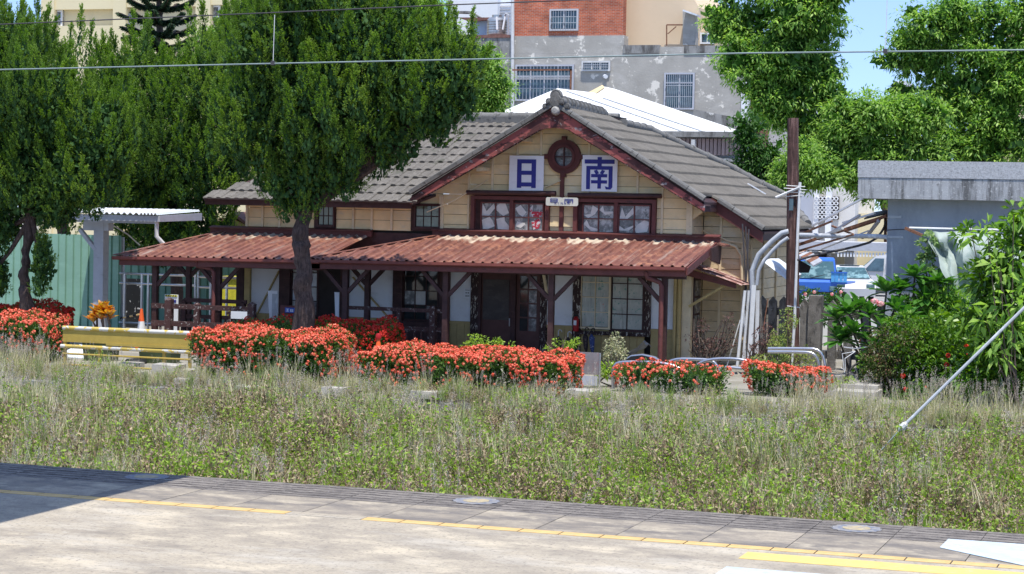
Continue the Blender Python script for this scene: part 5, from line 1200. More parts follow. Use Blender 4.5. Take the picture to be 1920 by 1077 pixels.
for i, (u, lab) in enumerate(((1515, 'flowering shrub with pink blossoms behind the picket fence, in front of the blue truck'), (1565, 'flowering shrub behind the picket fence, left of the frangipani leaves'))):
    leafy('flowering_shrub', lab, (P(u, 640, 56).x, 56, 0), [BL(u, 560, 56, .45, .3), BL(u+15, 590, 56, .5, .3)], 'camphordark', 1300, .10, .4, 56+i, flowers=((u-5, 552, 55.5), (u+12, 548, 55.5), (u+25, 565, 55.5), (u-8, 575, 55.5)), fl_m='pink')
# croton
cr = P(190, 600, 44.2); tips = [P(u, v, 44.2+dy) for u, v, dy in ((190, 600, 0), (175, 605, .1), (205, 600, .1), (192, 585, 0), (182, 592, .2), (200, 590, -.1))]
rosette('croton', 'orange and yellow croton bush behind the yellow barrier', (cr.x, 44.2, 0), tips, 'croton', .36, .13, 16, 6, up=2.2)

# ---- weeds in the old track bed: clumps scattered by geometry nodes
def clump_mesh(kind, seed):
    r = np.random.default_rng(seed); Qs = []; mi = []
    def add(Q, i): Qs.append(Q); mi.append(np.full(len(Q), i))
    if kind in ('green', 'brown', 'mix'):
        ns = 7
        for s in range(ns):
            b0 = np.array([r.normal()*.10, r.normal()*.10, 0]); h = r.uniform(.35, .85); ln = r.normal(size=2)*.16
            tipp = b0+np.array([ln[0], ln[1], h]); n = 24
            side = np.array([r.normal(), r.normal(), 0]); side /= np.linalg.norm(side)
            add(leaf_arrays(b0[None], norm((tipp-b0)[None]), side[None], np.array([h]), np.array([.013]), .5), 2)
            t = r.uniform(.25, 1, n); pos = b0+(tipp-b0)*t[:, None]; d = norm(r.normal(size=(n, 3))*.9+np.array([0, 0, .7])); 
            L_ = r.uniform(.045, .105, n)*(1.1-.4*t)
            g = (r.random(n) < (.88 if kind == 'green' else .06 if kind == 'brown' else .35))
            Q = leaf_arrays(pos, d, rnd_perp(d), L_, L_*.42); add(Q[g], 0); add(Q[~g], 1)
    if kind in ('grass', 'pale', 'seed'):
        n = 60 if kind != 'seed' else 26; b0 = np.stack([r.normal(size=n)*.09, r.normal(size=n)*.09, np.zeros(n)], 1)
        h = r.uniform(.25, .85, n); an = r.random(n)*6.28; ln = r.uniform(.05, .35, n)
        m_ = b0+np.stack([np.cos(an)*ln*.35, np.sin(an)*ln*.35, h*.6], 1); tp = b0+np.stack([np.cos(an)*ln, np.sin(an)*ln, h], 1); w_ = np.stack([-np.sin(an), np.cos(an), np.zeros(n)], 1)*.0065
        idx = 0 if kind == 'grass' else 1
        add(np.stack([b0-w_, b0+w_, m_+w_*.9, m_-w_*.9], 1), idx); add(np.stack([m_-w_*.9, m_+w_*.9, tp+w_*.1, tp-w_*.1], 1), idx)
        if kind == 'seed':
            for s in range(5):
                c = np.array([r.normal()*.1, r.normal()*.1, 0]); hh = r.uniform(.8, 1.15); tip = c+np.array([r.normal()*.12, r.normal()*.12, hh])
                add(leaf_arrays(c[None], norm((tip-c)[None]), np.array([[1., 0, 0]]), np.array([hh]), np.array([.006]), .5), 1)
                k = 40; t = r.uniform(.78, 1.0, k); pos = c+(tip-c)*t[:, None]+r.normal(size=(k, 3))*.012; d = norm(r.normal(size=(k, 3))*.6+np.array([0, 0, 1])); add(leaf_arrays(pos, d, rnd_perp(d), .03, .008), 2)
    return np.concatenate(Qs), np.concatenate(mi).astype(int)
PROT = bpy.data.collections.new('weed_kinds')
def proto(kind, i, mats):
    Q, mi = clump_mesh(kind, 100+i); me = quads_mesh('weed_clump', Q, mats, (0, 0, 0), mi); o = bpy.data.objects.new('weed_clump', me); return o
def scatter(name, label, pts, scl, protos, seed):
    col = bpy.data.collections.new(name+'_kinds')
    for p in protos: col.objects.link(p)
    me = bpy.data.meshes.new(name); me.from_pydata([tuple(p) for p in pts], [], [])
    at = me.attributes.new('scl', 'FLOAT', 'POINT'); at.data.foreach_set('value', np.asarray(scl, dtype=np.float32))
    o = link(name, me); tag(o, label, 'weeds', kind='stuff')
    ng = bpy.data.node_groups.new(name, 'GeometryNodeTree'); ng.interface.new_socket('Geometry', in_out='INPUT', socket_type='NodeSocketGeometry'); ng.interface.new_socket('Geometry', in_out='OUTPUT', socket_type='NodeSocketGeometry')
    N = ng.nodes.new; L = ng.links.new
    gi = N('NodeGroupInput'); go = N('NodeGroupOutput'); ip = N('GeometryNodeInstanceOnPoints'); ci = N('GeometryNodeCollectionInfo')
    ci.inputs['Collection'].default_value = col; ci.inputs['Separate Children'].default_value = True; ci.inputs['Reset Children'].default_value = True
    rv = N('FunctionNodeRandomValue'); rv.data_type = 'FLOAT_VECTOR'; rv.inputs[0].default_value = (-.12, -.12, 0); rv.inputs[1].default_value = (.12, .12, 6.283); rv.inputs['Seed'].default_value = seed
    na = N('GeometryNodeInputNamedAttribute'); na.data_type = 'FLOAT'; na.inputs['Name'].default_value = 'scl'
    L(gi.outputs[0], ip.inputs['Points']); L(ci.outputs[0], ip.inputs['Instance']); ip.inputs['Pick Instance'].default_value = True
    L(rv.outputs[0], ip.inputs['Rotation']); L(na.outputs[0], ip.inputs['Scale']); L(ip.outputs[0], go.inputs[0])
    md = o.modifiers.new('scatter', 'NODES'); md.node_group = ng; return o
r = np.random.default_rng(77)
def field(n, y0, y1, x0, x1): return np.stack([r.uniform(x0, x1, n), r.uniform(y0, y1, n)], 1)
def nz(p, s, o_): return np.sin(p[:, 0]*s+o_)*np.sin(p[:, 1]*s*1.3+o_*2)+.6*np.sin(p[:, 0]*s*2.3+p[:, 1]*s*1.9+o_*3)
def vis_x(y): return -y*.86-2, -y*.03+2.
def fill_field(n, y0, y1):
    y = r.uniform(y0, y1, n); a = -y*.72-1.; b_ = -y*.06+5.; return np.stack([r.uniform(0, 1, n)*(b_-a)+a, y], 1)
p = fill_field(11000, EDGE_Y+.12, OLD_Y+.2)
palef = nz(p, .35, 1.)+ (p[:, 1]-33)*.12 + (-(p[:, 0])-16)*.06
sel = r.random(len(p))
kinds = {}
g = nz(p, 1.1, 2.)+.5*nz(p, 3.1, 4.)
isg = sel < np.clip(.31+.28*g-.12*np.clip(palef, 0, 1.2)+(p[:, 0]+12)*.012, .03, .8)
isp = (~isg) & (r.random(len(p)) < np.clip(.34+palef*.26+(p[:, 1]-31)*.03, .12, .92))
isb = ~(isg | isp)
def hz(pp): return np.clip((.91+.27*nz(pp, .9, 5.)+r.normal(size=len(pp))*.17)*np.clip(1.25-(pp[:, 1]-33)*.10, .64, 1), .35, 1.35)
def mk(mask, name, lab, kinds_, mats, seed, f=1.):
    pp = p[mask]; scatter(name, lab, np.stack([pp[:, 0], pp[:, 1], np.array([bed_z(yy) for yy in pp[:, 1]])], 1), hz(pp)*f, [proto(k, seed+i, mats) for i, k in enumerate(kinds_)], seed)
mk(isg, 'green_weeds', 'leafy green weeds growing all over the disused track bed', ('green', 'green', 'mix', 'green'), [M['weedgreen'], M['weedbrown'], M['stem']], 1)
mk(isb, 'dry_weeds', 'brown dried weeds standing among the green ones on the track bed', ('brown', 'mix', 'brown', 'mix', 'brown'), [M['weedgreen'], M['weedbrown'], M['stem']], 11)
mk(isp, 'pale_grass', 'pale dry grass on the track bed, thickest at the left', ('pale', 'grass', 'seed', 'pale', 'pale'), [M['grassgreen'], M['grasspale'], M['seed']], 21, 1.0)
# fringe along the old platform and among the stones
q = np.stack([r.uniform(-27, 1, 3000), OLD_Y-.3+r.gamma(1.6, .55, 3000)], 1); q = q[q[:, 1] < 41]
kk = [proto(k_, 61+i_, [M['grassgreen'], M['grasspale'], M['seed']] if k_ in ('pale', 'grass', 'seed') else [M['weedgreen'], M['weedbrown'], M['stem']]) for i_, k_ in enumerate(('pale', 'green', 'seed', 'brown', 'pale', 'mix', 'grass', 'seed'))]
scatter('platform_weeds', 'straggling grass and weeds along the broken edge of the far platform', np.stack([q[:, 0], q[:, 1], np.full(len(q), -.04)], 1), (.12+.46*r.random(len(q))**2.4)*np.clip(1.25-(q[:, 1]-38)*.22, .5, 1)*np.clip(1+.3*nz(q, 1.4, 3.), .5, 1.4), kk, 41)
q = np.stack([r.uniform(-29, -24.4, 90), r.uniform(38.6, 39.9, 90)], 1); q2 = np.stack([r.uniform(-20, -11, 22), r.uniform(37.9, 38.5, 22)], 1); q3 = np.stack([r.uniform(-8, 0, 130), r.uniform(38.2, 40.5, 130)], 1); q = np.concatenate([q, q2, q3])
scatter('seeding_grass', 'tall grass with pale seed heads in front of the hedges', np.stack([q[:, 0], q[:, 1], np.full(len(q), -.05)], 1), r.uniform(.5, .9, len(q)), [proto('seed', 51, [M['grassgreen'], M['grasspale'], M['seed']]), proto('seed', 52, [M['grassgreen'], M['grasspale'], M['seed']])], 51)
# ================================================================== fences, canopy, yard things at the left
def px_box(b, u0, v0, u1, v1, y, t):          # box whose front face fills two picture corners on plane y
    a = P(u0, v0, y); c = P(u1, v1, y); b.box(a.x, c.x, y, y+t, c.z, a.z); return b
gf_ = thing('sheet_fence', 'tall green ribbed metal fence behind the left juniper and the veranda', 'fence', (P(200, 600, 53).x, 53, 0))
def sheets(u0, u1, vtop, y, w_=.88, rib=.22):
    x0 = P(u0, 500, y).x; x1 = P(u1, 500, y).x; zt_ = P(u0, vtop, y).z; n = max(1, round((x1-x0)/w_)); st = (x1-x0)/n
    for i in range(n):
        cols = []; xa = x0+i*st; k = max(1, round(st/rib)); s_ = st/k
        for j in range(k): cols += [(xa+j*s_, y), (xa+j*s_+s_*.72, y), (xa+j*s_+s_*.78, y+.045), (xa+j*s_+s_*.94, y+.045)]
        cols.append((xa+st, y)); n_ = len(cols)
        b = MB(); b.add([(x, yy, 0) for x, yy in cols]+[(x, yy, zt_) for x, yy in cols], [(q, q+1, n_+q+1, n_+q) for q in range(n_-1)]); b.build('fence_sheet', M['greenwall'], gf_)
sheets(0, 226, 436, 51.2); sheets(234, 262, 462, 54.5); sheets(262, 470, 470, 57.0)
b = MB()
for y, u in ((51.3, 228), (54.6, 235), (57.1, 300)): x = P(u, 500, y).x; b.box(x-.04, x+.04, y, y+.08, 0, P(u, 445, y).z)
b.build('fence_post', M['greysteel'], gf_)
gt = thing('gate_panel', 'black and white printed panel behind the steel railing left of the veranda', 'panel', (P(245, 600, 53.5).x, 53.5, 0))
M['print'] = mat('blotched_black_white_print', (.02, .02, .022), .6, .1, 5, [((.7, .7, .7), (4.5, 4.5, 4.5), .60, .615, 5)], 0)
b = MB(); px_box(b, 224, 522, 266, 640, 53.5, .03); b.build('board', M['print'], gt)

cn_ = thing('steel_canopy', 'light grey steel canopy with corrugated roof left of the red veranda', 'canopy', (P(190, 600, 49.5).x, 49.5, 0))
yc = 49.0
a = P(297, 405, yc); xl = P(100, 405, yc).x
ycb = PX(376, 398, a.x).y
b = MB(); b.box(xl, a.x, yc, yc+.06, a.z-.16, a.z+.0); b.build('fascia', M['greysteel'], cn_)
b = MB(); b.prism([(a.x, yc, a.z-.16), (a.x, yc, a.z), (a.x, ycb, a.z+.08), (a.x, ycb, a.z-.12)], (0, 0, 0), (.05, 0, 0)); b.build('verge', M['greysteel'], cn_)
x = xl; 
while x < a.x-.1:
    xb_ = min(x+.9, a.x); cols = []; k = 5; s_ = (xb_-x)/k
    for j in range(k): cols += [(x+j*s_, 0), (x+j*s_+s_*.25, .05), (x+j*s_+s_*.5, .05), (x+j*s_+s_*.75, 0)]
    cols.append((xb_, 0)); n_ = len(cols)
    b = MB(); b.add([(q, yc-.06, a.z+.02+h) for q, h in cols]+[(q, ycb, a.z+.13+h) for q, h in cols], [(q, q+1, n_+q+1, n_+q) for q in range(n_-1)]); b.build('roof_sheet', M['whitetin'], cn_); x = xb_
p1 = P(188, 600, yc+.8)
b = MB(); b.box(p1.x-.15, p1.x+.15, yc+.65, yc+.95, 0, a.z-.22); b.build('column', M['greysteel'], cn_)
b = MB(); b.box(p1.x-.5, p1.x+.3, yc+.66, yc+.94, a.z-.45, a.z-.22); b.box(p1.x-3, a.x-.1, yc+.1, yc+.16, a.z-.22, a.z-.161); b.build('beam', M['greysteel'], cn_)
b = MB(); b.bar((p1.x-.62, yc+.7, a.z-.42), (p1.x-.1, yc+.7, a.z-.98), .10, .12, (0, 1, 0)); b.build('brace', M['greysteel'], cn_)
b = MB(); b.tube([(a.x-.1, yc+.1, a.z-.16), (a.x-.1, yc+.1, a.z-.55), (a.x+.08, yc+.2, a.z-.78), (a.x+.3, yc+.5, a.z-1.0)], .06, 8); b.build('downpipe', M['pvclight'], cn_, smooth=True)
b = MB(); b.tube([P(207, 420, yc+.9), P(240, 440, 50.5), P(262, 460, 52)], .018, 6); b.build('stay_wire', M['pvclight'], cn_)

hs = thing('small_house', 'small brown tiled house end showing behind the left end of the veranda roof', 'house', (P(430, 440, 60).x, 60, 0))
a = P(418, 432, 60); t_ = P(440, 406, 60); c = P(456, 430, 60)
b = MB(); b.prism([(a.x-.6, 60, 0), (a.x-.6, 60, a.z), (t_.x, 60, t_.z-.1), (c.x+1, 60, a.z-.2), (c.x+1, 60, 0)], (0, 0, 0), (0, 4, 0)); b.build('wall', M['ochre'], hs)
M['redtile'] = mat('brown_red_tile', (.20, .10, .08), .8, .2, 6, (), .3, 60, objvar=.1)
for i in range(6):
    f0, f1 = i/6, (i+1)/6; A = Vector((a.x-.9, 59.8, a.z-.1)); B_ = Vector((t_.x, 59.8, t_.z)); p0 = A.lerp(B_, f0); p2 = A.lerp(B_, f1)
    b = MB(); b.prism([(p0.x, 59.8, p0.z), (p2.x, 59.8, p2.z), (p2.x, 59.8, p2.z+.05), (p0.x, 59.8, p0.z+.12)], (0, 0, 0), (0, 4.3, 0)); b.build('tile_row', M['redtile'], hs)
b = MB(); b.prism([(t_.x, 59.8, t_.z+.05), (c.x+1, 59.8, a.z-.3), (c.x+1, 59.8, a.z-.2), (t_.x, 59.8, t_.z+.15)], (0, 0, 0), (0, 4.3, 0)); b.build('roof', M['redtile'], hs)

# stainless railings behind the veranda
def rail_set(label, u0, u1, y, zs, posts, r_=.03, m='steel', vref=560):
    x0, x1 = P(u0, vref, y).x, P(u1, vref, y).x; o = thing('steel_railing', label, 'railing', ((x0+x1)/2, y, 0))
    for z in zs: b = MB(); b.tube([(x0, y, z), (x1, y, z)], r_, 8); b.build('rail', M[m], o, smooth=True)
    for u in posts: x = P(u, vref, y).x; b = MB(); b.tube([(x, y, 0), (x, y, zs[0]+(.0 if u > u0 else .4))], r_*1.1, 8); b.build('post', M[m], o, smooth=True)
    return o
rail_set('polished steel railing at the entrance side, left of the veranda posts', 224, 368, 50.5, (1.72, 1.45, .35), (234, 266, 278, 366), .035)
rail_set('polished steel railing farther right, behind the second veranda post', 372, 452, 50.5, (1.70, 1.42), (372, 395, 425, 450), .035)
nt_ = thing('net_crate', 'bright yellow perforated crate behind the steel railing', 'crate', (P(432, 600, 52.5).x, 52.5, 0))
M['yel'] = mat('bright_yellow_plastic', (.66, .60, .05), .5, .15, 6, [((.25, .22, .02), (22, 22, 22), .60, .64, 3)], .1)
b = MB(); px_box(b, 417, 521, 447, 600, 52.5, .4); b.build('body', M['yel'], nt_); b = MB(); px_box(b, 415, 518, 449, 524, 52.45, .5); b.build('rim', M['yel'], nt_)
ws = P(321, 575, 50.2); wsn = thing('warning_sign', 'small white sign with black and yellow hazard stripes on the steel railing', 'sign', (ws.x, 50.2, .8))
b = MB(); px_box(b, 309, 552, 333, 640, 50.2, .02); b.build('panel', M['signwhite'], wsn)
a = P(310, 553, 50.19); c = P(332, 557, 50.19)
b = MB(); b.box(a.x, c.x, 50.185, 50.197, c.z, a.z); b.build('stripe_band', M['yel'], wsn)
for k in range(5):
    x = a.x+(c.x-a.x)*(k+.1)/5; b = MB(); b.prism([(x, 50.18, c.z), (x+.025, 50.18, c.z), (x+.045, 50.18, a.z), (x+.02, 50.18, a.z)], (0, 0, 0), (0, .004, 0)); b.build('stripe', M['black'], wsn)
b = MB(); px_box(b, 312, 562, 330, 568, 50.185, .01); b.build('print_line', M['signblue'], wsn)

# brown gate railings of the veranda
def veranda_rail(label, y, u0, u1, posts, rails, bal=None, m='railpeel', zb=.10, group=None):
    o = thing('wooden_railing', label, 'railing', (P((u0+u1)/2, 600, y).x, y, 0), group); x0, x1 = P(u0, 600, y).x, P(u1, 600, y).x
    for u, zt_, w_ in posts: x = P(u, 600, y).x; b = MB(); b.box(x-w_/2, x+w_/2, y-w_/2, y+w_/2, 0, zt_); b.add([(x-w_/2, y-w_/2, zt_), (x+w_/2, y-w_/2, zt_), (x+w_/2, y+w_/2, zt_), (x-w_/2, y+w_/2, zt_), (x, y, zt_+.05)], [(0, 1, 4), (1, 2, 4), (2, 3, 4), (3, 0, 4)]); b.build('post', M[m], o)
    for z, h in rails: b = MB(); b.box(x0, x1, y-.03, y+.03, z-h/2, z+h/2); b.build('rail', M[m], o)
    if bal:
        n = round((x1-x0)/bal)
        for i in range(1, n): x = x0+(x1-x0)*i/n; b = MB(); b.box(x-.022, x+.022, y-.022, y+.022, zb, rails[1][0]-rails[1][1]/2); b.build('baluster', M[m], o)
    return o
veranda_rail('peeling brown wooden railing at the left end of the veranda', 45.5, 284, 472, ((317, 1.32, .17), (370, 1.22, .14), (472, 1.28, .17)), ((1.15, .12), (.72, .13)), .26)
veranda_rail('dark brown wooden railing across the shaded veranda, farther in', 47.4, 345, 462, ((345, 1.2, .12), (455, 1.2, .12)), ((1.22, .10), (.8, .10)), .3, 'brown')
veranda_rail('peeling brown wooden railing between the third and fourth veranda posts', 46.7, 655, 832, ((748, 1.25, .10), (812, 1.32, .15)), ((1.22, .09), (.76, .11)), .19)
veranda_rail('low brown gate panel with white boards right of the railing end post', 46.2, 425, 470, ((432, .95, .08),), ((1.0, .08), (.60, .08)), None)
wb = P(443, 590, 46.15); o = tag((lambda b: b.build('white_board', M['signwhite']))(px_box(MB(), 433, 583, 466, 599, 46.1, .03)), 'blank white board fixed between the railing posts at the left of the veranda', 'board')
# small things on the veranda
def stand(u0, u1, v0, v1, y, label, tilt=.0):
    a = P(u0, v0, y); c = P(u1, v1, y); o = thing('sign_stand', label, 'sign', ((a.x+c.x)/2, y, 0))
    b = MB(); b.hexa([(a.x+tilt, y, c.z), (c.x, y, c.z), (c.x, y+.03, c.z), (a.x+tilt, y+.03, c.z), (a.x, y, a.z), (c.x, y, a.z), (c.x, y+.03, a.z), (a.x, y+.03, a.z)]); b.build('panel', M['signwhite'], o)
    b = MB(); b.tube([(a.x, y+.05, a.z), (a.x+tilt+.05, y+.05, 0)], .015, 6); b.build('leg', M['black'], o)
    return o, a, c
o, a, c = stand(502, 520, 545, 602, 47.6, 'tall white notice stand with grey print, left of the juniper trunk', .06)
b = MB(); b.box(a.x+.13, c.x-.02, 47.59, 47.598, c.z+.1, a.z-.08); b.build('print', M['pvc'], o)
stand(627, 635, 548, 600, 47.6, 'narrow white stand behind the juniper trunk', .04)
a = P(535, 577, 46.9); c = P(553, 587, 46.9); o = thing('blue_sign', 'small blue sign with white characters on the wooden railing left of the trunk', 'sign', ((a.x+c.x)/2, 46.9, c.z))
M['blue'] = mat('sign_blue', (.04, .10, .42), .5, .05, 3, (), 0)
b = MB(); b.box(a.x, c.x, 46.88, 46.9, c.z, a.z); b.build('panel', M['blue'], o)
strokes(o, a, c, 46.879, sub([R_(0, 0, 1, .15), R_(0, .4, 1, .55), R_(0, .85, 1, 1), R_(.4, 0, .6, 1)], .12, .2, .42, .8)+sub([R_(0, .1, .2, 1), R_(.8, .1, 1, 1), R_(.2, .1, .8, .25), R_(.2, .5, .8, .65), R_(.2, .85, .8, 1)], .56, .2, .86, .8), M['white'])
b = MB(); b.box(P(528, 580, 47).x, P(560, 580, 47).x, 46.92, 47.0, .5, 1.2); tag(b.build('low_gate', M['redbrown']), 'dark red wooden gate leaf behind the small blue sign', 'gate')
a = P(870, 541, YW-.05); c = P(883, 559, YW-.05); o = thing('notice', 'small white printed notice on the white wall left of the brown doors', 'notice', (a.x, YW-.05, c.z))
b = MB(); b.box(a.x, c.x, YW-.06, YW-.035, c.z, a.z); b.build('sheet', M['signwhite'], o)
strokes(o, a, c, YW-.061, [R_(.2, .15, .8, .20), R_(.25, .42, .45, .52), R_(.55, .42, .75, .52), R_(.2, .72, .8, .76), R_(.2, .82, .8, .86)], M['black'], 'print_line')
a = P(1075, 592, YW-.15); c = P(1087, 622, YW-.15); o = thing('fire_extinguisher', 'red fire extinguisher hanging on the post left of the curtained window', 'extinguisher', ((a.x+c.x)/2, YW-.2, c.z))
b = MB(); b.lathe([(.001, 0), (.07, .01), (.075, .03), (.075, .30), (.05, .36), (.02, .38), (.001, .38)], ((a.x+c.x)/2, YW-.2, c.z), 14); b.build('cylinder', M['red'], o, smooth=True)
b = MB(); b.box((a.x+c.x)/2-.045, (a.x+c.x)/2+.02, YW-.22, YW-.18, c.z+.38, c.z+.42); b.build('handle', M['black'], o)
b = MB(); b.box((a.x+c.x)/2-.035, (a.x+c.x)/2+.035, YW-.285, YW-.272, c.z+.16, c.z+.28); b.build('label_sheet', M['signwhite'], o)
def umbrella(u, v0, v1, label, m, m2, lean=.05):
    a = P(u, v0, YW-.35); c = P(u, v1, YW-.35); o = thing('umbrella', label, 'umbrella', (c.x, YW-.35, c.z)); L_ = a.z-c.z
    b = MB(); b.tube([(c.x+lean, YW-.35, c.z), (c.x+lean*.6, YW-.35, c.z+L_*.2), (c.x+lean*.3, YW-.35, c.z+L_*.62), (c.x, YW-.35, c.z+L_*.75)], [.015, .055, .075, .02], 8); b.build('folded_canopy', m, o)
    b = MB(); q = [(c.x, YW-.35, c.z+L_*.74)]+[(c.x+.045-.045*math.cos(t), YW-.35, c.z+L_*.92+.045*math.sin(t)) for t in np.linspace(0, 3.4, 7)]; b.tube(q, .012, 6); b.build('handle', m2, o)
M['plaid'] = mat('blue_plaid_cloth', (.07, .10, .26), .8, .3, 9, [((.5, .5, .55), (14, 14, 30), .56, .6, 4)], 0); M['darkcloth'] = mat('dark_striped_cloth', (.05, .035, .035), .8, .3, 9, [((.24, .18, .14), (22, 22, 22), .55, .6, 4)], 0)
umbrella(1108, 615, 664, 'blue plaid folded umbrella hanging below the curtained window', M['plaid'], M['black'])
umbrella(1096, 614, 662, 'dark folded umbrella hanging left of the blue plaid one', M['darkcloth'], M['black'])
umbrella(1046, 618, 668, 'folded umbrella with pale handle beside the fourth veranda post', M['darkcloth'], M['pvclight'])
umbrella(1064, 622, 665, 'folded umbrella with white crook between the veranda post and the extinguisher', M['darkcloth'], M['white'])
# grey plastic cover
b = MB(); pts = []
M['cover'] = mat('translucent_grey_plastic', (.35, .36, .38), .3, .12, 3, (), 0)
g0 = P(1168, 668, 46.6); vs = []
for i in range(9):
    for j in range(7):
        x = g0.x+.62*i/8; h = (.10+.42*(i/8)**1.6)*(1-(j/6-.3)**2*.6)+.02*math.sin(i*2+j)
        vs.append((x, 46.4+j*.08, .28+h*(1 if 0 < i < 8 else .7)))
b.add(vs, [(i*7+j, i*7+j+1, (i+1)*7+j+1, (i+1)*7+j) for i in range(8) for j in range(6)]); tag(b.build('plastic_cover', M['cover']), 'bulging grey plastic cover under the curtained window behind the hedge', 'cover')
o = thing('scooter', 'black scooter mostly hidden behind the low hedge under the curtained window', 'scooter', (P(1215, 690, 45.4).x, 45.4, 0))
b = MB(); q = [P(u, v, 45.4) for u, v in ((1172, 676), (1185, 668), (1205, 666), (1228, 671), (1250, 688))]; b.prism([(p.x, 45.3, p.z) for p in q]+[(q[-1].x, 45.3, .1), (q[0].x, 45.3, .1)], (0, 0, 0), (0, .3, 0)); b.build('body', M['black'], o)
b = MB(); b.tube(q, .035, 8); b.build('rim', M['steel'], o, smooth=True)
b = MB(); c_ = Vector((q[2].x-.35, 45.45, .25)); ringmesh(b, c_, .13, .25, 45.40, 45.50, 20); ob = b.build('wheel', M['black'], o)

# ---- yellow barrier
yb = 40.6; X0, X1 = P(118, 650, yb).x, P(358, 650, yb).x
o = thing('barrier', 'yellow painted steel barrier with a panel between two tubes, between the coral hedges', 'barrier', ((X0+X1)/2, yb, 0))
zt1 = P(240, 620, yb).z; zt2 = P(240, 655, yb).z; zt3 = P(240, 669, yb).z
b = MB(); b.tube([(X0, yb, zt1), (X1, yb, zt1+.0)], .048, 10); b.build('top_tube', M['railtop'], o, smooth=True)
b = MB(); b.box(X0, X1, yb-.01, yb+.02, zt2+.10, zt1-.045); b.build('panel', M['railyellow'], o)
b = MB(); b.box(P(200, 650, yb).x, X1, yb-.035, yb-.012, zt2+.06, zt2+.12); b.build('panel_lip', M['railyellow'], o)
b = MB(); b.tube([(X0-.05, yb, zt2), (X1, yb, zt2)], .045, 10); b.build('middle_tube', M['railtop'], o, smooth=True)
b = MB(); b.tube([(X0, yb, zt3), (X1, yb, zt3)], .022, 8); b.build('lower_rail', M['railyellow'], o, smooth=True)
b = MB(); b.tube([(X0, yb, .02), (X1, yb, .02)], .022, 8); b.build('foot_rail', M['railyellow'], o, smooth=True)
for u in (121, 186, 307, 355):
    x = P(u, 650, yb).x; b = MB(); b.box(x-.03, x+.03, yb+.0, yb+.06, 0, zt2 if u in (186, 307) else zt1); b.build('post', M['railyellow'], o)
# cones, bins and rubble behind it
def cone(u, y, label, z0=0, h=.72, topred=False):
    x = P(u, 620, y).x; o = thing('traffic_cone', label, 'cone', (x, y, z0)); 
    f = lambda t: .17*(1-t)+.03*t
    for (t0, t1, m, nm) in ((.0, .35, 'cone', 'cone_body'), (.35, .68, 'conewhite', 'white_band'), (.68, 1, 'cone', 'cone_tip')):
        b = MB(); b.lathe([(f(t0), h*t0+.03), (f(t1), h*t1+.03)]+([(.001, h+.03)] if t1 == 1 else []), (x, y, z0), 18); b.build(nm, M[m], o, smooth=True)
    b = MB(); b.box(x-.2, x+.2, y-.2, y+.2, z0, z0+.03); b.build('base', M['cone'], o)
    if topred: b = MB(); b.lathe([(.001, -.06), (.06, -.04), (.075, .02), (.05, .08), (.001, .09)], (x, y, z0+h+.06), 12); b.build('lamp', M['red'], o, smooth=True)
    return o
cone(265, 46.0, 'orange and white traffic cone behind the yellow barrier', .0, 1.0); cone(710, 43.0, 'orange and white cone with a red lamp on top between two red hedges', 0, .72, True)
a = P(225, 597, 46.05); c = P(262, 590, 46.0); o = thing('barricade_bar', 'black and yellow striped bar running from the croton to the traffic cone', 'bar', (a.x, 46, a.z))
for k in range(6):
    p0 = a.lerp(c, k/6); p2 = a.lerp(c, (k+1)/6); b = MB(); b.tube([p0, p2], .025, 8); b.build('bar_section', M['black' if k % 2 == 0 else 'yellow'], o)
def bin_(u0, u1, y, h, label, lid=True):
    x0, x1 = P(u0, 670, y).x, P(u1, 670, y).x; o = thing('dustbin', label, 'bin', ((x0+x1)/2, y, 0)); e = .04
    b = MB(); b.hexa([(x0+e, y-.2, 0), (x1-e, y-.2, 0), (x1-e, y+.25, 0), (x0+e, y+.25, 0), (x0, y-.25, h), (x1, y-.25, h), (x1, y+.3, h), (x0, y+.3, h)]); b.build('body', M['bin'], o)
    b = MB(); b.box(x0-.03, x1+.03, y-.28, y+.33, h, h+.05); b.build('rim', M['bin'], o)
bin_(163, 214, 42.2, .55, 'dark green bin behind the left half of the yellow barrier'); bin_(268, 330, 42.4, .50, 'dark green bin with a broken front behind the right half of the yellow barrier')
for (u, v, w_, h, lab) in ((315, 702, .62, .22, 'flat topped concrete block in front of the right end of the yellow barrier'), (352, 705, .25, .14, 'small pale stone beside the flat topped block'), (245, 690, .42, .12, 'grey broken slab behind the lower rail of the yellow barrier'), (248, 707, .3, .1, 'grey stone lying in the weeds below the barrier'), (160, 702, .35, .09, 'low grey stone in the weeds at the left'), (345, 718, .3, .1, 'pale rubble stone at the left foot of the big coral hedge'), (460, 733, .4, .1, 'flat stone below the big coral hedge'), (630, 735, .5, .1, 'long flat kerb stone between the two big coral hedges'), (800, 742, .6, .1, 'long flat stone in the weeds before the longest hedge'), (1090, 752, .6, .22, 'leaning broken kerb stone in front of the metal board')):
    p = G(u, v); b = MB(); hw = w_/2; b.hexa([(p.x-hw, p.y-.2, -.05), (p.x+hw, p.y-.2, -.05), (p.x+hw, p.y+.25, -.05), (p.x-hw, p.y+.25, -.05), (p.x-hw*.95, p.y-.18, h), (p.x+hw*.97, p.y-.2, h*.93), (p.x+hw, p.y+.25, h), (p.x-hw, p.y+.22, h*1.03)])
    tag(b.build('stone', M['concrete']), lab, 'stone')
b = MB(); p = P(255, 675, 42.0); b.lathe([(.001, 0), (.22, .0), (.26, .05), (.22, .10), (.12, .11)], (p.x, 42, .0), 18); tag(b.build('tyre', M['black']), 'small black tyre lying behind the yellow barrier between the bins', 'tyre')
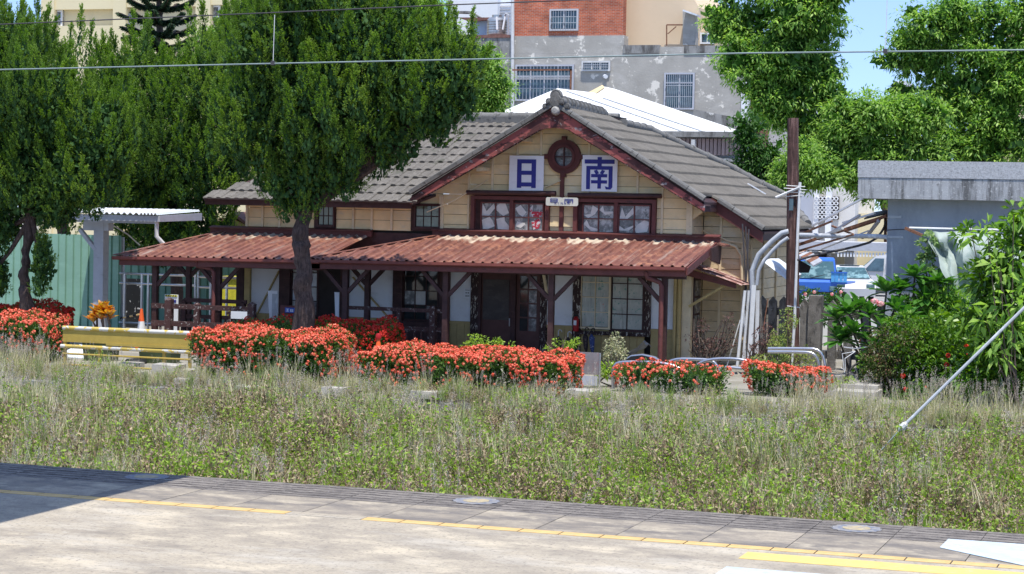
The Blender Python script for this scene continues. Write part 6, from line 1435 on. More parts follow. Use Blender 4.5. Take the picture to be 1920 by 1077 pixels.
b = MB(); q0 = P(125, 650, 43); b.add([(q0.x-.1, 42.6, .02), (q0.x+.9, 42.4, .02), (q0.x+.95, 43.4, .18), (q0.x, 43.6, .25)], [(0, 1, 2, 3)]); b.prism([(q0.x-.1, 42.6, .02), (q0.x+.9, 42.4, .02), (q0.x+.95, 43.4, .18), (q0.x, 43.6, .25)], (0, 0, -.03), (0, 0, -.001)); tag(b.build('white_sheet', M['whitetin']), 'white plastic sheet on the ground behind the left end of the barrier', 'sheet')

# ---- metal board between the hedges
yb = 41.6; a = P(1080, 660, yb); c = P(1122, 727, yb)
o = thing('metal_board', 'blank weathered metal board on steel legs at the right end of the longest hedge', 'board', ((a.x+c.x)/2, yb, 0))
M['boardm'] = mat('metal_plate_pink_reflection', (.33, .30, .30), .35, .15, 3, [((.36, .18, .16), (2.5, 2.5, 2.5), .52, .7, 6)], .1, 30, .3)  # reddish patches paint a pinkish reflection onto the plate
b = MB(); b.box(a.x, c.x, yb, yb+.03, P(0, 722, yb).z*0+.28, a.z); b.build('plate', M['boardm'], o)
b = MB(); b.box(a.x, c.x-.03, yb-.005, yb+.02, .05, .25); b.build('lower_plate', M['greysteel'], o)
b = MB(); b.tube([(c.x+.02, yb, 0), (c.x+.02, yb, a.z)], .022, 8); b.build('leg', M['steel'], o, smooth=True); b = MB(); b.tube([(a.x, yb+.03, 0), (a.x, yb+.03, a.z)], .022, 8); b.build('leg', M['steel'], o, smooth=True)
# ---- bicycle hoops
def hoop(pts, y, label, r_=.035, dy=0):
    q = [P(u, v, y+dy*i/(len(pts)-1)) for i, (u, v) in enumerate(pts)]
    # rounded by subdividing corners
    for _ in range(2):
        n_ = [q[0]]
        for i in range(len(q)-1): n_ += [q[i].lerp(q[i+1], .25), q[i].lerp(q[i+1], .75)]
        n_.append(q[-1]); q = n_
    b = MB(); b.tube(q, r_, 10); return tag(b.build('bicycle_hoop', M['steel'], smooth=True), label, 'bicycle rack', 'bent steel bicycle hoops behind the low hedges')
hoop([(1150, 738), (1148, 684), (1170, 678), (1255, 681), (1290, 700)], 41.6, 'steel hoop whose bent left end comes down between the metal board and the low hedge')
hoop([(1238, 690), (1262, 673), (1310, 674), (1340, 676), (1352, 705)], 42.6, 'steel hoop standing behind the next one, left of the pair')
hoop([(1300, 690), (1325, 673), (1398, 673), (1418, 692)], 42.2, 'steel hoop with clear flat top just left of the rounded coral hedge')
hoop([(1352, 692), (1360, 688), (1392, 692), (1420, 690)], 42.9, 'low steel hoop seen through the gap between the two low hedges')
hoop([(1440, 654), (1500, 654), (1540, 655), (1549, 690), (1545, 712)], 43.4, 'steel hoop whose right end bends down beside the bicycle wheel')
hoop([(1440, 660), (1495, 660), (1530, 662), (1538, 690), (1536, 708)], 43.9, 'inner steel hoop right behind the one beside the bicycle wheel')
# ---- steps and planter
for (u0, u1, v0, v1, y, d_, lab) in ((1560, 1640, 733, 760, 41.7, .9, 'broad concrete step at the right of the hedges'), (1576, 1645, 721, 735, 42.3, .8, 'upper concrete step with a red fallen petal strip'), (1538, 1580, 704, 722, 43.4, .5, 'small concrete bench block behind the rounded hedge'), (1820, 1880, 742, 765, 41.2, .8, 'concrete block under the shrubs at the lower right')):
    a = P(u0, v0, y); c = P(u1, v1, y); b = MB(); b.box(a.x, c.x, y, y+d_, -.3, a.z); o = b.build('concrete_step', M['concrete']); bump_verts(o.data, .02); tag(o, lab, 'step')
# ---- bicycle
bc = thing('bicycle', 'bicycle front wheel with loose cables beside the concrete steps', 'bicycle', (P(1605, 700, 43.2).x, 43.2, 0))
c_ = P(1612, 690, 43.2); 
def ring(c, r0, ax, n, rt, el=1.):
    pts = [c+Vector((math.cos(t)*r0*ax[0], math.cos(t)*r0*ax[1], math.sin(t)*r0*el)) for t in np.linspace(0, 2*math.pi, n)]
    b = MB(); b.tube(pts, rt, 6, cap=False); return b
ax_ = (.62, .78)
ring(Vector((c_.x, 43.2, .34)), .32, ax_, 30, .022).build('tyre', M['black'], bc); ring(Vector((c_.x, 43.2, .34)), .30, ax_, 30, .008).build('rim', M['steel'], bc)
b = MB()
for k in range(12): t = k*math.pi/6; b.tube([(c_.x, 43.2, .34), (c_.x+math.cos(t)*.3*ax_[0], 43.2+math.cos(t)*.3*ax_[1], .34+math.sin(t)*.3)], .003, 4)
b.build('spokes', M['steel'], bc)
b = MB(); b.tube([(c_.x, 43.2, .34), (c_.x-.1, 43.3, .75), (c_.x-.12, 43.3, .95)], .018, 6); b.build('fork', M['black'], bc)
b = MB(); b.tube([(c_.x-.12, 43.3, .85), (c_.x+.25, 44.0, .8), (c_.x+.1, 44.2, .35)], .02, 6); b.tube([(c_.x-.1, 43.3, .72), (c_.x+.1, 44.2, .35)], .02, 6); b.build('frame', M['black'], bc)
b = MB(); b.tube([(c_.x-.35, 43.2, .98), (c_.x-.12, 43.3, .95), (c_.x+.15, 43.3, 1.0)], .014, 6); b.build('handlebar', M['steel'], bc)
b = MB(); b.tube([(c_.x-.1, 43.2, .9), (c_.x-.3, 43.1, .75), (c_.x-.28, 43.1, .5), (c_.x-.38, 43.1, .55)], .008, 5); b.tube([(c_.x-.1, 43.2, .9), (c_.x-.36, 43.1, .85), (c_.x-.3, 43.1, .45)], .008, 5); b.build('cable', M['white'], bc)

# ================================================================== right hand side: pole, conduits, fence, annex
yp = 48.1; a = P(1487, 222, yp); c = Vector((P(1486, 690, yp).x, yp, 0))
po = thing('wooden_pole', 'weathered dark wooden pole right of the station, wires wound near its top', 'pole', c)
b = MB(); b.tube([c, c.lerp(a, .25), c.lerp(a, .5), c.lerp(a, .75), a], [.165, .16, .15, .142, .13], 14); o = b.build('shaft', M['pole'], po, smooth=True)
b = MB(); b.tube([P(1500, 342, yp-.16), P(1496, 430, yp-.17), P(1490, 600, yp-.18), P(1484, 690, yp-.18)], .035, 8); b.build('conduit', M['pvclight'], po, smooth=True)
for v in (348, 353, 361, 369): 
    b = MB(); b.tube([P(1472+random.uniform(-3, 3), v, yp-.2), P(1512+random.uniform(-5, 5), v+random.uniform(-4, 4), yp-.18)], .010, 5); b.build('wire_wrap', M['pvclight'], po)
b = MB(); b.tube([P(1454, 371, yp-.35), P(1475, 362, yp-.22), P(1499, 352, yp-.2)], .03, 6); b.build('arm', M['pvclight'], po)
b = MB(); px_box(b, 1480, 373, 1487, 395, yp-.19, .03); b.build('tag_plate', M['glassblue'], po)
b = MB(); ringmesh(b, Vector((c.x+.0, 0, 0)), .0, .0, 0, 0, 3) if 0 else b.tube([P(1476, 574, yp-.17), P(1500, 577, yp-.17)], .012, 5); b.build('band', M['pvclight'], po)
def pipe(pts, y, r_, m, label, name='conduit', cat='pipe', ys=None, group=None):
    q = [P(u, v, (ys[i] if ys else y)) for i, (u, v) in enumerate(pts)]
    n_ = [q[0]]
    for i in range(1, len(q)-1): n_ += [q[i].lerp(q[i-1], .25), q[i].lerp(q[i+1], .25)]
    n_.append(q[-1]); b = MB(); b.tube(n_, r_, 10); return tag(b.build(name, M[m], smooth=True), label, cat, group)
pipe([(1479, 434), (1462, 438), (1410, 490), (1411, 560), (1406, 690)], 48.0, .062, 'pvc', 'thick grey conduit arching from the wooden pole down beside the station wall')
pipe([(1478, 446), (1460, 458), (1424, 498), (1419, 535)], 47.9, .045, 'pvc', 'thinner grey conduit below the thick arched one')
pipe([(1500, 441), (1560, 443), (1640, 443), (1672, 446), (1674, 480), (1674, 540)], 0, .055, 'pvc', 'grey conduit running from the wooden pole to the concrete annex wall and down it', ys=[48, 47.5, 46.7, 46.45, 46.45, 46.45])
lean = [((1397, 545), (1382, 690), .05, 'pvclight'), ((1404, 545), (1392, 690), .045, 'pvclight'), ((1414, 535), (1404, 690), .06, 'pvclight'), ((1421, 545), (1418, 690), .05, 'pvclight'), ((1388, 600), (1362, 690), .02, 'pvclight'), ((1394, 560), (1398, 690), .03, 'pvc'), ((1424, 560), (1432, 690), .04, 'picket'), ((1420, 600), (1438, 690), .02, 'pvclight')]
for i, (p0, p1, w_, m_) in enumerate(lean):
    b = MB(); yy = 47.0+.08*i; b.bar(P(*p0, yy), P(*p1, yy-.1), w_*1.7, .03, (0, 1, 0)) if i in (2, 3, 6) else b.tube([P(*p0, yy), P(*p1, yy-.1)], w_*.72, 8)
    tag(b.build('leaning_pipe', M[m_]), ('leftmost of the long pale pipes leaning at the station corner', 'second long pale pipe from the left in the leaning bundle', 'wide pale board in the middle of the leaning bundle at the station corner', 'pale board directly left of the thick arched conduit', 'thinnest rod, leaning farthest left at the foot of the bundle', 'short grey pipe low down in the leaning bundle', 'dark weathered plank leaning right of the arched conduit', 'thin pale rod leaning to the right of the arched conduit')[i], 'pipe', 'pipes and boards leaning at the station corner')
for k_, (p0, p1) in enumerate((((1392, 400+20), (1402, 690)), ((1398, 425), (1410, 690)), ((1404, 430), (1390, 600)))):
    b = MB(); b.tube([P(*p0, 49.6), P((p0[0]+p1[0])/2+3, (p0[1]+p1[1])/2, 49.5), P(*p1, 49.4)], .022, 6); tag(b.build('hanging_cable', M['wiredark']), ('left dark cable hanging down the corner of the wing wall', 'middle dark cable running all the way down the wing wall corner', 'short dark cable at the wing wall corner that drifts left')[k_], 'cable', 'cables at the wing wall corner')
b = MB(); q = [P(1430, 490, 48.9), P(1446, 490, 48.9), P(1489, 520, 48.5), P(1484, 532, 48.5)]; b.prism(q, (0, 0, 0), (0, .9, .05)); tag(b.build('tin_flap', M['whitetin']), 'slanted white tin flap against the shaded side wall behind the pole', 'sheet')
b = MB(); b.tube([P(1440, 560, 47.9), P(1420, 690, 47.7)], .012, 5); tag(b.build('rod', M['rustbar']), 'thin rod leaning by the dark pickets', 'rod')
# concrete picket fence
pk = thing('picket_fence', 'mossy grey concrete picket fence with pointed pickets running right from the wooden pole', 'fence', (P(1560, 650, 49.6).x, 49.6, 0))
yk = 49.6; zt_ = P(1530, 560, yk).z
x = P(1405, 600, yk).x; i = 0
me_p = None
b = MB(); w_ = .10; b.prism([(-w_, 0, 0), (w_, 0, 0), (w_, 0, zt_-.12), (0, 0, zt_), (-w_, 0, zt_-.12)], (0, -.05, 0), (0, .05, 0)); me_p = b.mesh('picket', mats=(M['picket'],))
b = MB(); b.box(-.16, .16, -.14, .14, 0, zt_+.06); me_q = b.mesh('fence_post', mats=(M['picket'],)); bump_verts(me_q, .02)
xs = [(P(u, 620, yk).x, k) for u, k in ((1408, 'p'), (1428, 'p'), (1448, 'p'), (1468, 'p'), (1508, 'p'), (1529, 'q'), (1560, 'p'), (1590, 'p'), (1622, 'p'), (1652, 'p'), (1684, 'q'), (1712, 'p'), (1740, 'p'), (1770, 'p'), (1800, 'p'), (1830, 'p'), (1860, 'q'))]
for x, k in xs: link('picket' if k == 'p' else 'fence_post', me_p if k == 'p' else me_q, pk, Vector((x, yk-(.05 if k == 'q' else 0), random.uniform(-.03, .03)))-pk.location)
for z in (zt_-.35, .35):
    b = MB(); b.box(xs[0][0]-.2, xs[-1][0], yk+.06, yk+.16, z-.09, z+.09); b.build('rail', M['picket'], pk)
b = MB(); px_box(b, 1495, 590, 1640, 690, 58, .2); tag(b.build('white_wall', M['white']), 'low white wall seen through the picket fence', 'wall')
b = MB(); p = P(1617, 632, 50.5); b.lathe([(.001, .28), (.03, .26), (.09, 0)], (p.x, 50.5, p.z-.15), 12); b.box(p.x-.02, p.x+.02, 50.45, 50.55, 0, p.z-.1); tag(b.build('orange_marker', M['cone']), 'orange cone shaped marker behind the frangipani leaves', 'marker')

# annex
ya = 46.4; a = P(1610, 301, ya-.6); c = P(1610, 372, ya-.6); ax = thing('concrete_annex', 'flat roofed grey concrete annex at the right edge with a thick streaked roof slab', 'building', (-5.5, 48, 0))
m_ = P(1610, 333, ya-.6)
xr_ = 2.5
b = MB(); b.box(a.x, xr_, ya-.6, ya+6.5, c.z, m_.z-.004); o = b.build('roof_slab', M['greyconc'], ax)
b = MB(); b.box(a.x-.01, xr_, ya-.615, ya+6.5, m_.z+.004, a.z); o = b.build('parapet', M['slabtop'], ax)
b = MB(); b.box(a.x+.02, xr_, ya-.59, ya+6.4, m_.z-.005, m_.z+.005); b.build('joint', M['joint'], ax)
w0 = P(1663, 450, ya); b = MB(); b.box(w0.x, xr_, ya, ya+6, 0, c.z); b.build('wall', M['greywall'], ax)
for (u0, u1, v) in ((1665, 1690, 407), (1664, 1694, 445)):
    b = MB(); px_box(b, u0, v-2.5, u1, v+2.5, ya-.02, .018); b.build('bracket', M['pvc'], ax)
# tarpaulin
n1, n2 = 26, 16; vs = []
top = [P(1735, 430, 45.6), P(1762, 436, 45.5), P(1800, 434, 45.5), P(1850, 440, 45.5), P(1905, 436, 45.6), P(1990, 440, 45.6)]
bot = [P(1748, 460, 45.2), P(1765, 500, 45.1), P(1795, 560, 45.1), P(1850, 600, 45.1), P(1905, 600, 45.1), P(1990, 600, 45.2)]
def plerp(L, f): f = f*(len(L)-1); i = min(int(f), len(L)-2); return L[i].lerp(L[i+1], f-i)
for i in range(n1):
    for j in range(n2):
        f, g_ = i/(n1-1), j/(n2-1); p = plerp(top, f).lerp(plerp(bot, f), g_)
        p = p+Vector((0, (.14*math.sin(f*19+g_*6)+.10*math.sin(f*33-g_*9)+.16*math.sin(g_*5-f*4))*min(1, g_*3+.15)-.10*math.sin(g_*3.14), -.06*math.sin(g_*3)*math.sin(f*14)))
        vs.append(p)
b = MB(); b.add(vs, [(i*n2+j, i*n2+j+1, (i+1)*n2+j+1, (i+1)*n2+j) for i in range(n1-1) for j in range(n2-1)]); tp = b.build('tarpaulin', M['tarp'], smooth=True); tag(tp, 'crumpled grey green tarpaulin hung on the front of the concrete annex', 'tarpaulin')
b = MB(); b.bar(P(1697, 428, 45.5), P(1730, 442, 45.4), .05, .06); tag(b.build('timber', M['rustbar']), 'short splintered timber sticking out left of the tarpaulin', 'timber')
b = MB(); b.tube([P(1705, 428, 45.6), P(1780, 430, 45.6), P(1990, 434, 45.6)], .03, 8); tag(b.build('tarpaulin_pole', M['pvclight']), 'pale pole carrying the top edge of the tarpaulin', 'pole')
# collapsed pergola between pole and annex
pg = thing('pergola_frame', 'rusty collapsed steel frame between the wooden pole and the annex', 'frame', (P(1580, 440, 47.5).x, 47.5, 2))
for (p0, p1, w_, m_) in (((1498, 459), (1663, 405), .05, 'rustbar'), ((1660, 405), (1660, 452), .05, 'rustbar'), ((1560, 436), (1612, 404), .04, 'greysteel'), ((1590, 432), (1650, 412), .035, 'rustbar'), ((1500, 470), (1600, 440), .03, 'rustbar'), ((1520, 452), (1580, 428), .045, 'pvclight'), ((1560, 424), (1618, 447), .03, 'rustbar'), ((1523, 424), (1618, 372), .032, 'white'), ((1580, 418), (1640, 400), .03, 'white'), ((1500, 440), (1560, 415), .03, 'rustbar'), ((1628, 440), (1648, 414), .05, 'greysteel'), ((1540, 468), (1628, 433), .02, 'pvclight')):
    b = MB(); b.bar(P(*p0, 48.4), P(*p1, 47.0), w_*1.3, w_*1.3); b.build('bar', M[m_], pg)
b = MB(); q = [P(1620, 412, 47.6), P(1664, 402, 47.2), P(1664, 396, 48.4), P(1640, 400, 49)]; b.prism(q, (0, 0, 0), (0, 0, .03)); b.build('roof_scrap', M['black'], pg)
pipe([(1495, 488), (1540, 476), (1600, 464), (1640, 452), (1657, 430), (1661, 415)], 47.6, .028, 'wiredark', 'sagging black cable from the wooden pole to the annex', 'sagging_cable', 'cable')
pipe([(1662, 432), (1690, 430), (1720, 431)], 46.2, .012, 'wiredark', 'thin cable clipped along the annex wall', 'wall_cable', 'cable')
pipe([(1482, 478), (1520, 470), (1560, 476), (1590, 470)], 48.2, .012, 'pvclight', 'thin pale wire hanging under the collapsed frame', 'loose_wire', 'wire')
tc = thing('tin_roof_scrap', 'small broken arched tin roof just right of the wooden pole', 'roof', (P(1510, 500, 51).x, 51, P(1510, 500, 51).z))
for k in range(6):
    t0, t1 = k/6, (k+1)/6; f = lambda t: P(1490+35*t, 478+16*t*t+4*t, 51); p0, p1 = f(t0), f(t1); b = MB(); b.prism([p0, p1, p1+Vector((0, 0, -.04)), p0+Vector((0, 0, -.04))], (0, 0, 0), (0, 1.2, .1)); b.build('roof_sheet', M['greysteel'] if k % 2 else M['rustbar'], tc)
b = MB(); b.prism([P(1488, 482, 51.2), P(1520, 500, 51.2), P(1516, 512, 51.2), P(1488, 512, 51.2)], (0, 0, 0), (0, .05, 0)); b.build('gable', M['core'], tc)
# guy wire with turnbuckle, by the old platform
g0 = G(1690, 803, -.3); yy = 34.6
b = MB(); p0 = P(1930, 568, yy+.6); p1 = P(1692, 801, yy); p2 = P(1660, 836, yy-.1)
gw = thing('guy_wire', 'thick grey guy rod slanting down into the weeds at the right', 'guy wire', p2)
b.tube([p0+(p0-p1)*.3, p1], .027, 8); b.build('rod', M['pvc'], gw, smooth=True)
b = MB(); b.tube([p1, p2+(p2-p1)*1.1], .014, 6); b.build('lower_wire', M['wire'], gw)
b = MB(); d = (p1-p0).normalized(); b.tube([p1-d*.10, p1-d*.06, p1+d*.03, p1+d*.08], [.03, .055, .055, .02], 8); b.bar(p1-Vector((.05, 0, -.05)), p1+Vector((.05, 0, -.04)), .03, .03); b.build('turnbuckle', M['pvclight'], gw)
# overhead line
ow = thing('contact_wire', 'lower overhead line wire crossing the whole picture', 'wire', P(960, 110, 31))
b = MB(); b.tube([P(-300, 137, 31), P(0, 131, 31), P(513, 119.5, 31), P(960, 110, 31), P(1400, 100, 31), P(1920, 94, 31), P(2200, 90, 31)], .0125, 6); b.build('wire', M['wire'], ow)
for (u0, v0, u1, v1) in ((515, 28, 512, 119), (1664, -20, 1660, 97)):
    b = MB(); b.tube([P(u0, v0, 31), P(u1, v1, 31)], .006, 5); b.build('dropper', M['pvclight'], ow)
    b = MB(); q = P(u1, v1, 31); b.box(q.x-.03, q.x+.03, 30.97, 31.03, q.z-.03, q.z+.04); b.build('clamp', M['wiredark'], ow)
b = MB(); b.tube([P(-300, 58, 31), P(0, 46, 31), P(513, 24, 31), P(830, 10, 31), P(1300, -8, 31)], .010, 6); tag(b.build('carrier_wire', M['wiredark']), 'upper dark overhead wire in front of the juniper tops', 'wire')

# ================================================================== houses behind
M['greyrender'] = mat('grey_flaking_render', (.39, .37, .33), .9, .10, .8, [((.50, .48, .44), (.35, .35, .7), .50, .66, 9), ((.72, .68, .60), (1.3, 1.3, 1.3), .575, .60, 10), ((.19, .18, .165), (.8, .8, .16), .60, .74, 9), ((.75, .71, .63), (.35, .35, .6), .60, .63, 10)], .5, 12)
M['darkparapet'] = mat('blackened_parapet', (.30, .295, .28), .9, .2, 1.2, [((.09, .085, .08), (1.6, 1.6, .5), .48, .62, 9), ((.62, .6, .56), (1.3, 1.3, 1.3), .62, .66, 9)], .4, 20)
def brickmat():
    m, nt, b, out = _nodes('red_brick_wall'); N = nt.nodes.new; L = nt.links.new
    tc = N('ShaderNodeTexCoord'); mp = N('ShaderNodeMapping'); mp.inputs['Rotation'].default_value = (rad(90), 0, 0); br = N('ShaderNodeTexBrick')
    br.inputs['Color1'].default_value = (.42, .085, .035, 1); br.inputs['Color2'].default_value = (.60, .15, .06, 1); br.inputs['Mortar'].default_value = (.40, .30, .24, 1)
    br.inputs['Scale'].default_value = 1; br.inputs['Brick Width'].default_value = .23; br.inputs['Row Height'].default_value = .075; br.inputs['Mortar Size'].default_value = .009; br.inputs['Bias'].default_value = -.1
    n = N('ShaderNodeTexNoise'); n.inputs['Scale'].default_value = 1.2; n.inputs['Detail'].default_value = 9; mr = N('ShaderNodeMapRange'); mr.inputs[1].default_value = .35; mr.inputs[2].default_value = .65; mr.inputs[3].default_value = .72; mr.inputs[4].default_value = 1.2
    h = N('ShaderNodeHueSaturation'); L(tc.outputs['Object'], mp.inputs[0]); L(mp.outputs[0], br.inputs[0]); L(tc.outputs['Object'], n.inputs[0]); L(n.outputs[0], mr.inputs[0]); L(mr.outputs[0], h.inputs['Value']); L(br.outputs[0], h.inputs['Color']); L(h.outputs[0], b.inputs['Base Color'])
    bp = N('ShaderNodeBump'); bp.inputs['Strength'].default_value = .6; bp.inputs['Distance'].default_value = .02; bp.invert = True; L(br.outputs[1], bp.inputs['Height']); L(bp.outputs[0], b.inputs['Normal']); b.inputs['Roughness'].default_value = .9; return m
M['brick'] = brickmat()
M['peach'] = mat('peach_render', (.72, .56, .38), .85, .04, .5, [((.62, .48, .34), (1.2, 1.2, .2), .60, .72, 8)], .2, 10)
M['yellowwall'] = mat('pale_yellow_render', (.74, .64, .40), .85, .04, .3, [((.66, .57, .36), (.8, .8, .2), .6, .75, 7)], .2, 10)
M['palewall'] = mat('pale_lilac_render', (.50, .50, .52), .85, .06, .5, (), .2, 10)
M['warmwhite'] = mat('warm_white_render', (.66, .64, .60), .85, .06, .5, (), .2, 10)
yh = 96.; 
gh = thing('grey_house', 'flaking grey rendered house with a red brick top storey behind the station', 'house', (P(1180, 400, yh).x, yh, 0))
def wall(u0, v0, u1, v1, y, d_, m_, par, name='wall', z0=None):
    a = P(u0, v0, y); c = P(u1, v1, y); b = MB(); b.box(a.x, c.x, y, y+d_, c.z if z0 is None else z0, a.z); return b.build(name, M[m_], par)
wall(965, 68, 1169, 100, yh, .8, 'greyrender', gh); wall(965, 100.3, 1391, 100, yh+.002, .8, 'greyrender', gh, z0=0)
wall(848, 71, 964.6, 100, yh+.05, 8, 'darkparapet', gh, 'parapet_wall', 0)
wall(845, 66.5, 964.6, 70.7, yh, 8.1, 'redtile', gh, 'coping')
wall(965, -60, 1167, 67.5, yh+.05, .6, 'brick', gh, 'brick_storey')
wall(1168, 85, 1236, 99.8, yh-.05, .3, 'darkparapet', gh, 'parapet'); wall(1283, 86, 1391, 99.8, yh-.05, .3, 'darkparapet', gh, 'parapet'); wall(1236.4, 88, 1282.6, 99.8, yh, .3, 'greyrender', gh, 'parapet')
wall(1391.4, 118, 1400, 300, yh-.02, .5, 'white', gh, 'corner_strip', 0)
b = MB(); b.tube([P(961, -30, yh-.15), P(961, 215, yh-.15)], .09, 8); b.build('drainpipe', M['pvclight'], gh, smooth=True)
b = MB(); b.tube([P(1136, 144, yh-.3), P(1133, 143, yh+.1)], .10, 12); b.build('waste_pipe', M['white'], gh, smooth=True)
def far_window(par, u0, v0, u1, v1, y, nx, splits, frame='greysteel', bars=0, glass='glassblue', fr=3.0, lattice=False):
    a = P(u0, v0, y); c = P(u1, v1, y); px_ = (c.x-a.x)/(u1-u0)
    b = MB(); b.box(a.x, c.x, y-.02, y+.05, c.z, a.z); w_ = b.build('window', M['core'], par)
    f = fr*px_; X0, X1, Z0, Z1 = a.x, c.x, c.z, a.z; b = MB()
    b.box(X0, X0+f, y-.14, y-.021, Z0, Z1); b.box(X1-f, X1, y-.14, y-.021, Z0, Z1); b.box(X0+f, X1-f, y-.14, y-.021, Z0, Z0+f); b.box(X0+f, X1-f, y-.14, y-.021, Z1-f, Z1); b.build('frame', M[frame], w_)
    X0 += f; X1 -= f; Z0 += f; Z1 -= f
    zs = [Z1]+[Z1-(Z1-Z0)*s_ for s_ in splits]+[Z0]
    for j in range(len(zs)-1):
        for i in range(nx):
            x0, x1 = X0+(X1-X0)*i/nx, X0+(X1-X0)*(i+1)/nx; b = MB(); b.box(x0+.025, x1-.025, y-.06, y-.045, zs[j+1]+.025, zs[j]-.025); b.build('pane', M[glass], w_)
            if i: b = MB(); b.box(x0-.025, x0+.025, y-.09, y-.03, zs[j+1], zs[j]); b.build('mullion', M[frame], w_)
        if j: b = MB(); b.box(X0, X1, y-.1, y-.03, zs[j]-.03, zs[j]+.03); b.build('transom', M[frame], w_)
    if bars:
        b = MB()
        for i in range(1, bars): x = X0+(X1-X0)*i/bars; b.box(x-.008, x+.008, y-.20, y-.184, Z0, Z1)
        for f_ in (.33, .66): b.box(X0, X1, y-.205, y-.17, Z0+(Z1-Z0)*f_-.012, Z0+(Z1-Z0)*f_+.012)
        b.build('window_grille', M['pvc'], w_)
    return w_
far_window(gh, 1032, 18, 1085, 58, yh+.05, 2, [], 'palewall', 10)
far_window(gh, 968, 122, 1076, 190, yh, 4, [.30, .38], 'greysteel', 16)
far_window(gh, 1092, 115, 1145, 134, yh, 3, [], 'pvclight', 12)
far_window(gh, 1247, 137, 1302, 206, yh, 2, [.25], 'greysteel', 14)
b = MB(); b.box(P(966, 130, yh).x, P(1077, 130, yh).x, yh-.45, yh-.38, P(0, 133, yh).z*0+P(1000, 134, yh).z, P(1000, 131, yh).z); b.box(P(1074, 130, yh).x, P(1077, 130, yh).x, yh-.45, yh-.38, P(1075, 170, yh).z, P(1075, 131, yh).z); b.build('canopy_bar', M['rustbar'], gh)
# lattice strip
lt = thing('lattice_house', 'house edge faced with orange breeze block lattice right of the grey house', 'house', (P(1412, 400, 97).x, 97, 0))
wall(1400.5, 110, 1426, 220, 97.2, 3, 'rustbar', lt, 'wall', 0)
M['lattice'] = mat('orange_lattice_block', (.55, .29, .14), .85, .12, 3, (), .1)
cnt = 0
for i in range(3):
    for j in range(10):
        a = P(1402+i*8, 128+j*8, 97); b = MB(); ringmesh(b, Vector((a.x+.09, 0, a.z)), .055, .10, 96.95, 97.18, 6); b.build('lattice_block', M['lattice'], lt)
wall(1402, 208, 1424, 232, 96.6, .5, 'greyconc', lt, 'balcony')
wall(1426.5, 110, 1500, 360, 99, 4, 'palewall', thing('pale_house', 'pale grey house seen through the leaves left of the wooden pole', 'house', (P(1460, 400, 99).x, 99, 0)), 'wall', 0)
# peach house
ph = thing('peach_house', 'peach rendered house rising behind the grey house', 'house', (P(1240, 400, 106).x, 106, 0))
yq = 97.2; q = [P(1168, -40, yq), P(1280, -40, yq), P(1310, 14, yq), P(1310, 100, yq), P(1168, 100, yq)]
b = MB(); b.prism(q, (0, 0, 0), (0, 6, 0)); b.build('wall', M['peach'], ph)
b = MB(); b.prism([P(1284, 22, yq-.1), P(1309, 30, yq-.1), P(1309, 86, yq-.1), P(1284, 86, yq-.1)], (0, -.4, 0), (0, 0, 0)); b.build('side_wall', M['greyrender'], ph)
b = MB(); b.bar(P(1284, 21, yq-.7), P(1310, 30, yq-.7), .8, .08, (0, 0, 1)); b.build('lean_to_roof', M['whitetin'], ph)
b = MB(); b.bar(P(1250, 47, yq-.3), P(1284, 47, yq-.3), .06, .06); b.bar(P(1250, 47, yq-.3), P(1250, 86, yq-.3), .05, .05, (0, 1, 0)); b.bar(P(1252, 64, yq-.3), P(1268, 50, yq-.3), .04, .04); b.build('frame', M['rustbar'], ph)
wall(1311, 58, 1345, 100, yq+.5, 3, 'peach', ph, 'rear_wall'); far_window(ph, 1314, 62, 1340, 83, yq+.4, 2, [], 'white')
# white house with tank
wh = thing('white_house', 'white modern house with stepped walls left of the brick storey', 'house', (P(890, 300, 112).x, 112, 0))
wall(848, -50, 931, 120, 112, 8, 'white', wh); wall(931.4, 8, 960, 120, 112.5, 7, 'white', wh); wall(840, -50, 847.6, 120, 112.3, 6, 'palewall', wh)
for j in range(9): a = P(932, 12+j*6.2, 112.45); c = P(958, 12+j*6.2, 112.45); b = MB(); b.box(a.x, c.x, 112.42, 112.48, a.z-.02, a.z+.02); b.build('cladding_seam', M['palewall'], wh)
far_window(wh, 847, 32, 854, 58, 111.9, 1, [], 'palewall')
sh = thing('roof_shed', 'pale blue rooftop shed with a tilted brown lean-to roof beside the steel water tank', 'shed', (P(895, 66, 100).x, 100, P(895, 68, 100).z))
wall(882, 36, 910, 68, 100, 2.5, 'glassblue', sh, 'wall'); sh.children[0].data.materials[0] = mat('pale_blue_sheet', (.38, .52, .66), .6, .08, 1, (), .1)
b = MB(); b.prism([P(858, 33, 99.4), P(916, 33, 99.4), P(918, 37, 99.4), P(880, 41, 99.4)], (0, 0, 0), (0, 3, .2)); b.build('roof', M['redtile'], sh)
b = MB(); b.prism([P(848, 21, 99.4), P(880, 21, 99.4), P(898, 32, 99.4), P(893, 32, 99.4), P(878, 25, 99.4), P(848, 24, 99.4)], (0, 0, 0), (0, .6, 0)); b.build('canopy', M['darkparapet'], sh)
tk = thing('water_tank', 'stainless steel rooftop water tank next to the brick storey', 'tank', (P(933, 66, 99).x, 99, P(933, 67, 99).z)); rt = (P(950, 60, 99).x-P(911, 60, 99).x)/2; ht = P(930, 38, 99).z-P(930, 67, 99).z
M['tanksteel'] = mat('tank_steel', (.50, .49, .47), .3, .1, 2, [((.25, .24, .22), (3, 3, .6), .55, .68, 6)], .05, 30, .8)
b = MB(); pr = [(rt*.98, 0)]
for k in range(6): pr += [(rt, ht*(k+.15)/6), (rt, ht*(k+.85)/6), (rt*.96, ht*(k+1)/6)]
pr += [(rt*.8, ht*1.13), (rt*.35, ht*1.2), (.001, ht*1.22)]
b.lathe(pr, tk.location, 24); b.build('body', M['tanksteel'], tk, smooth=True)
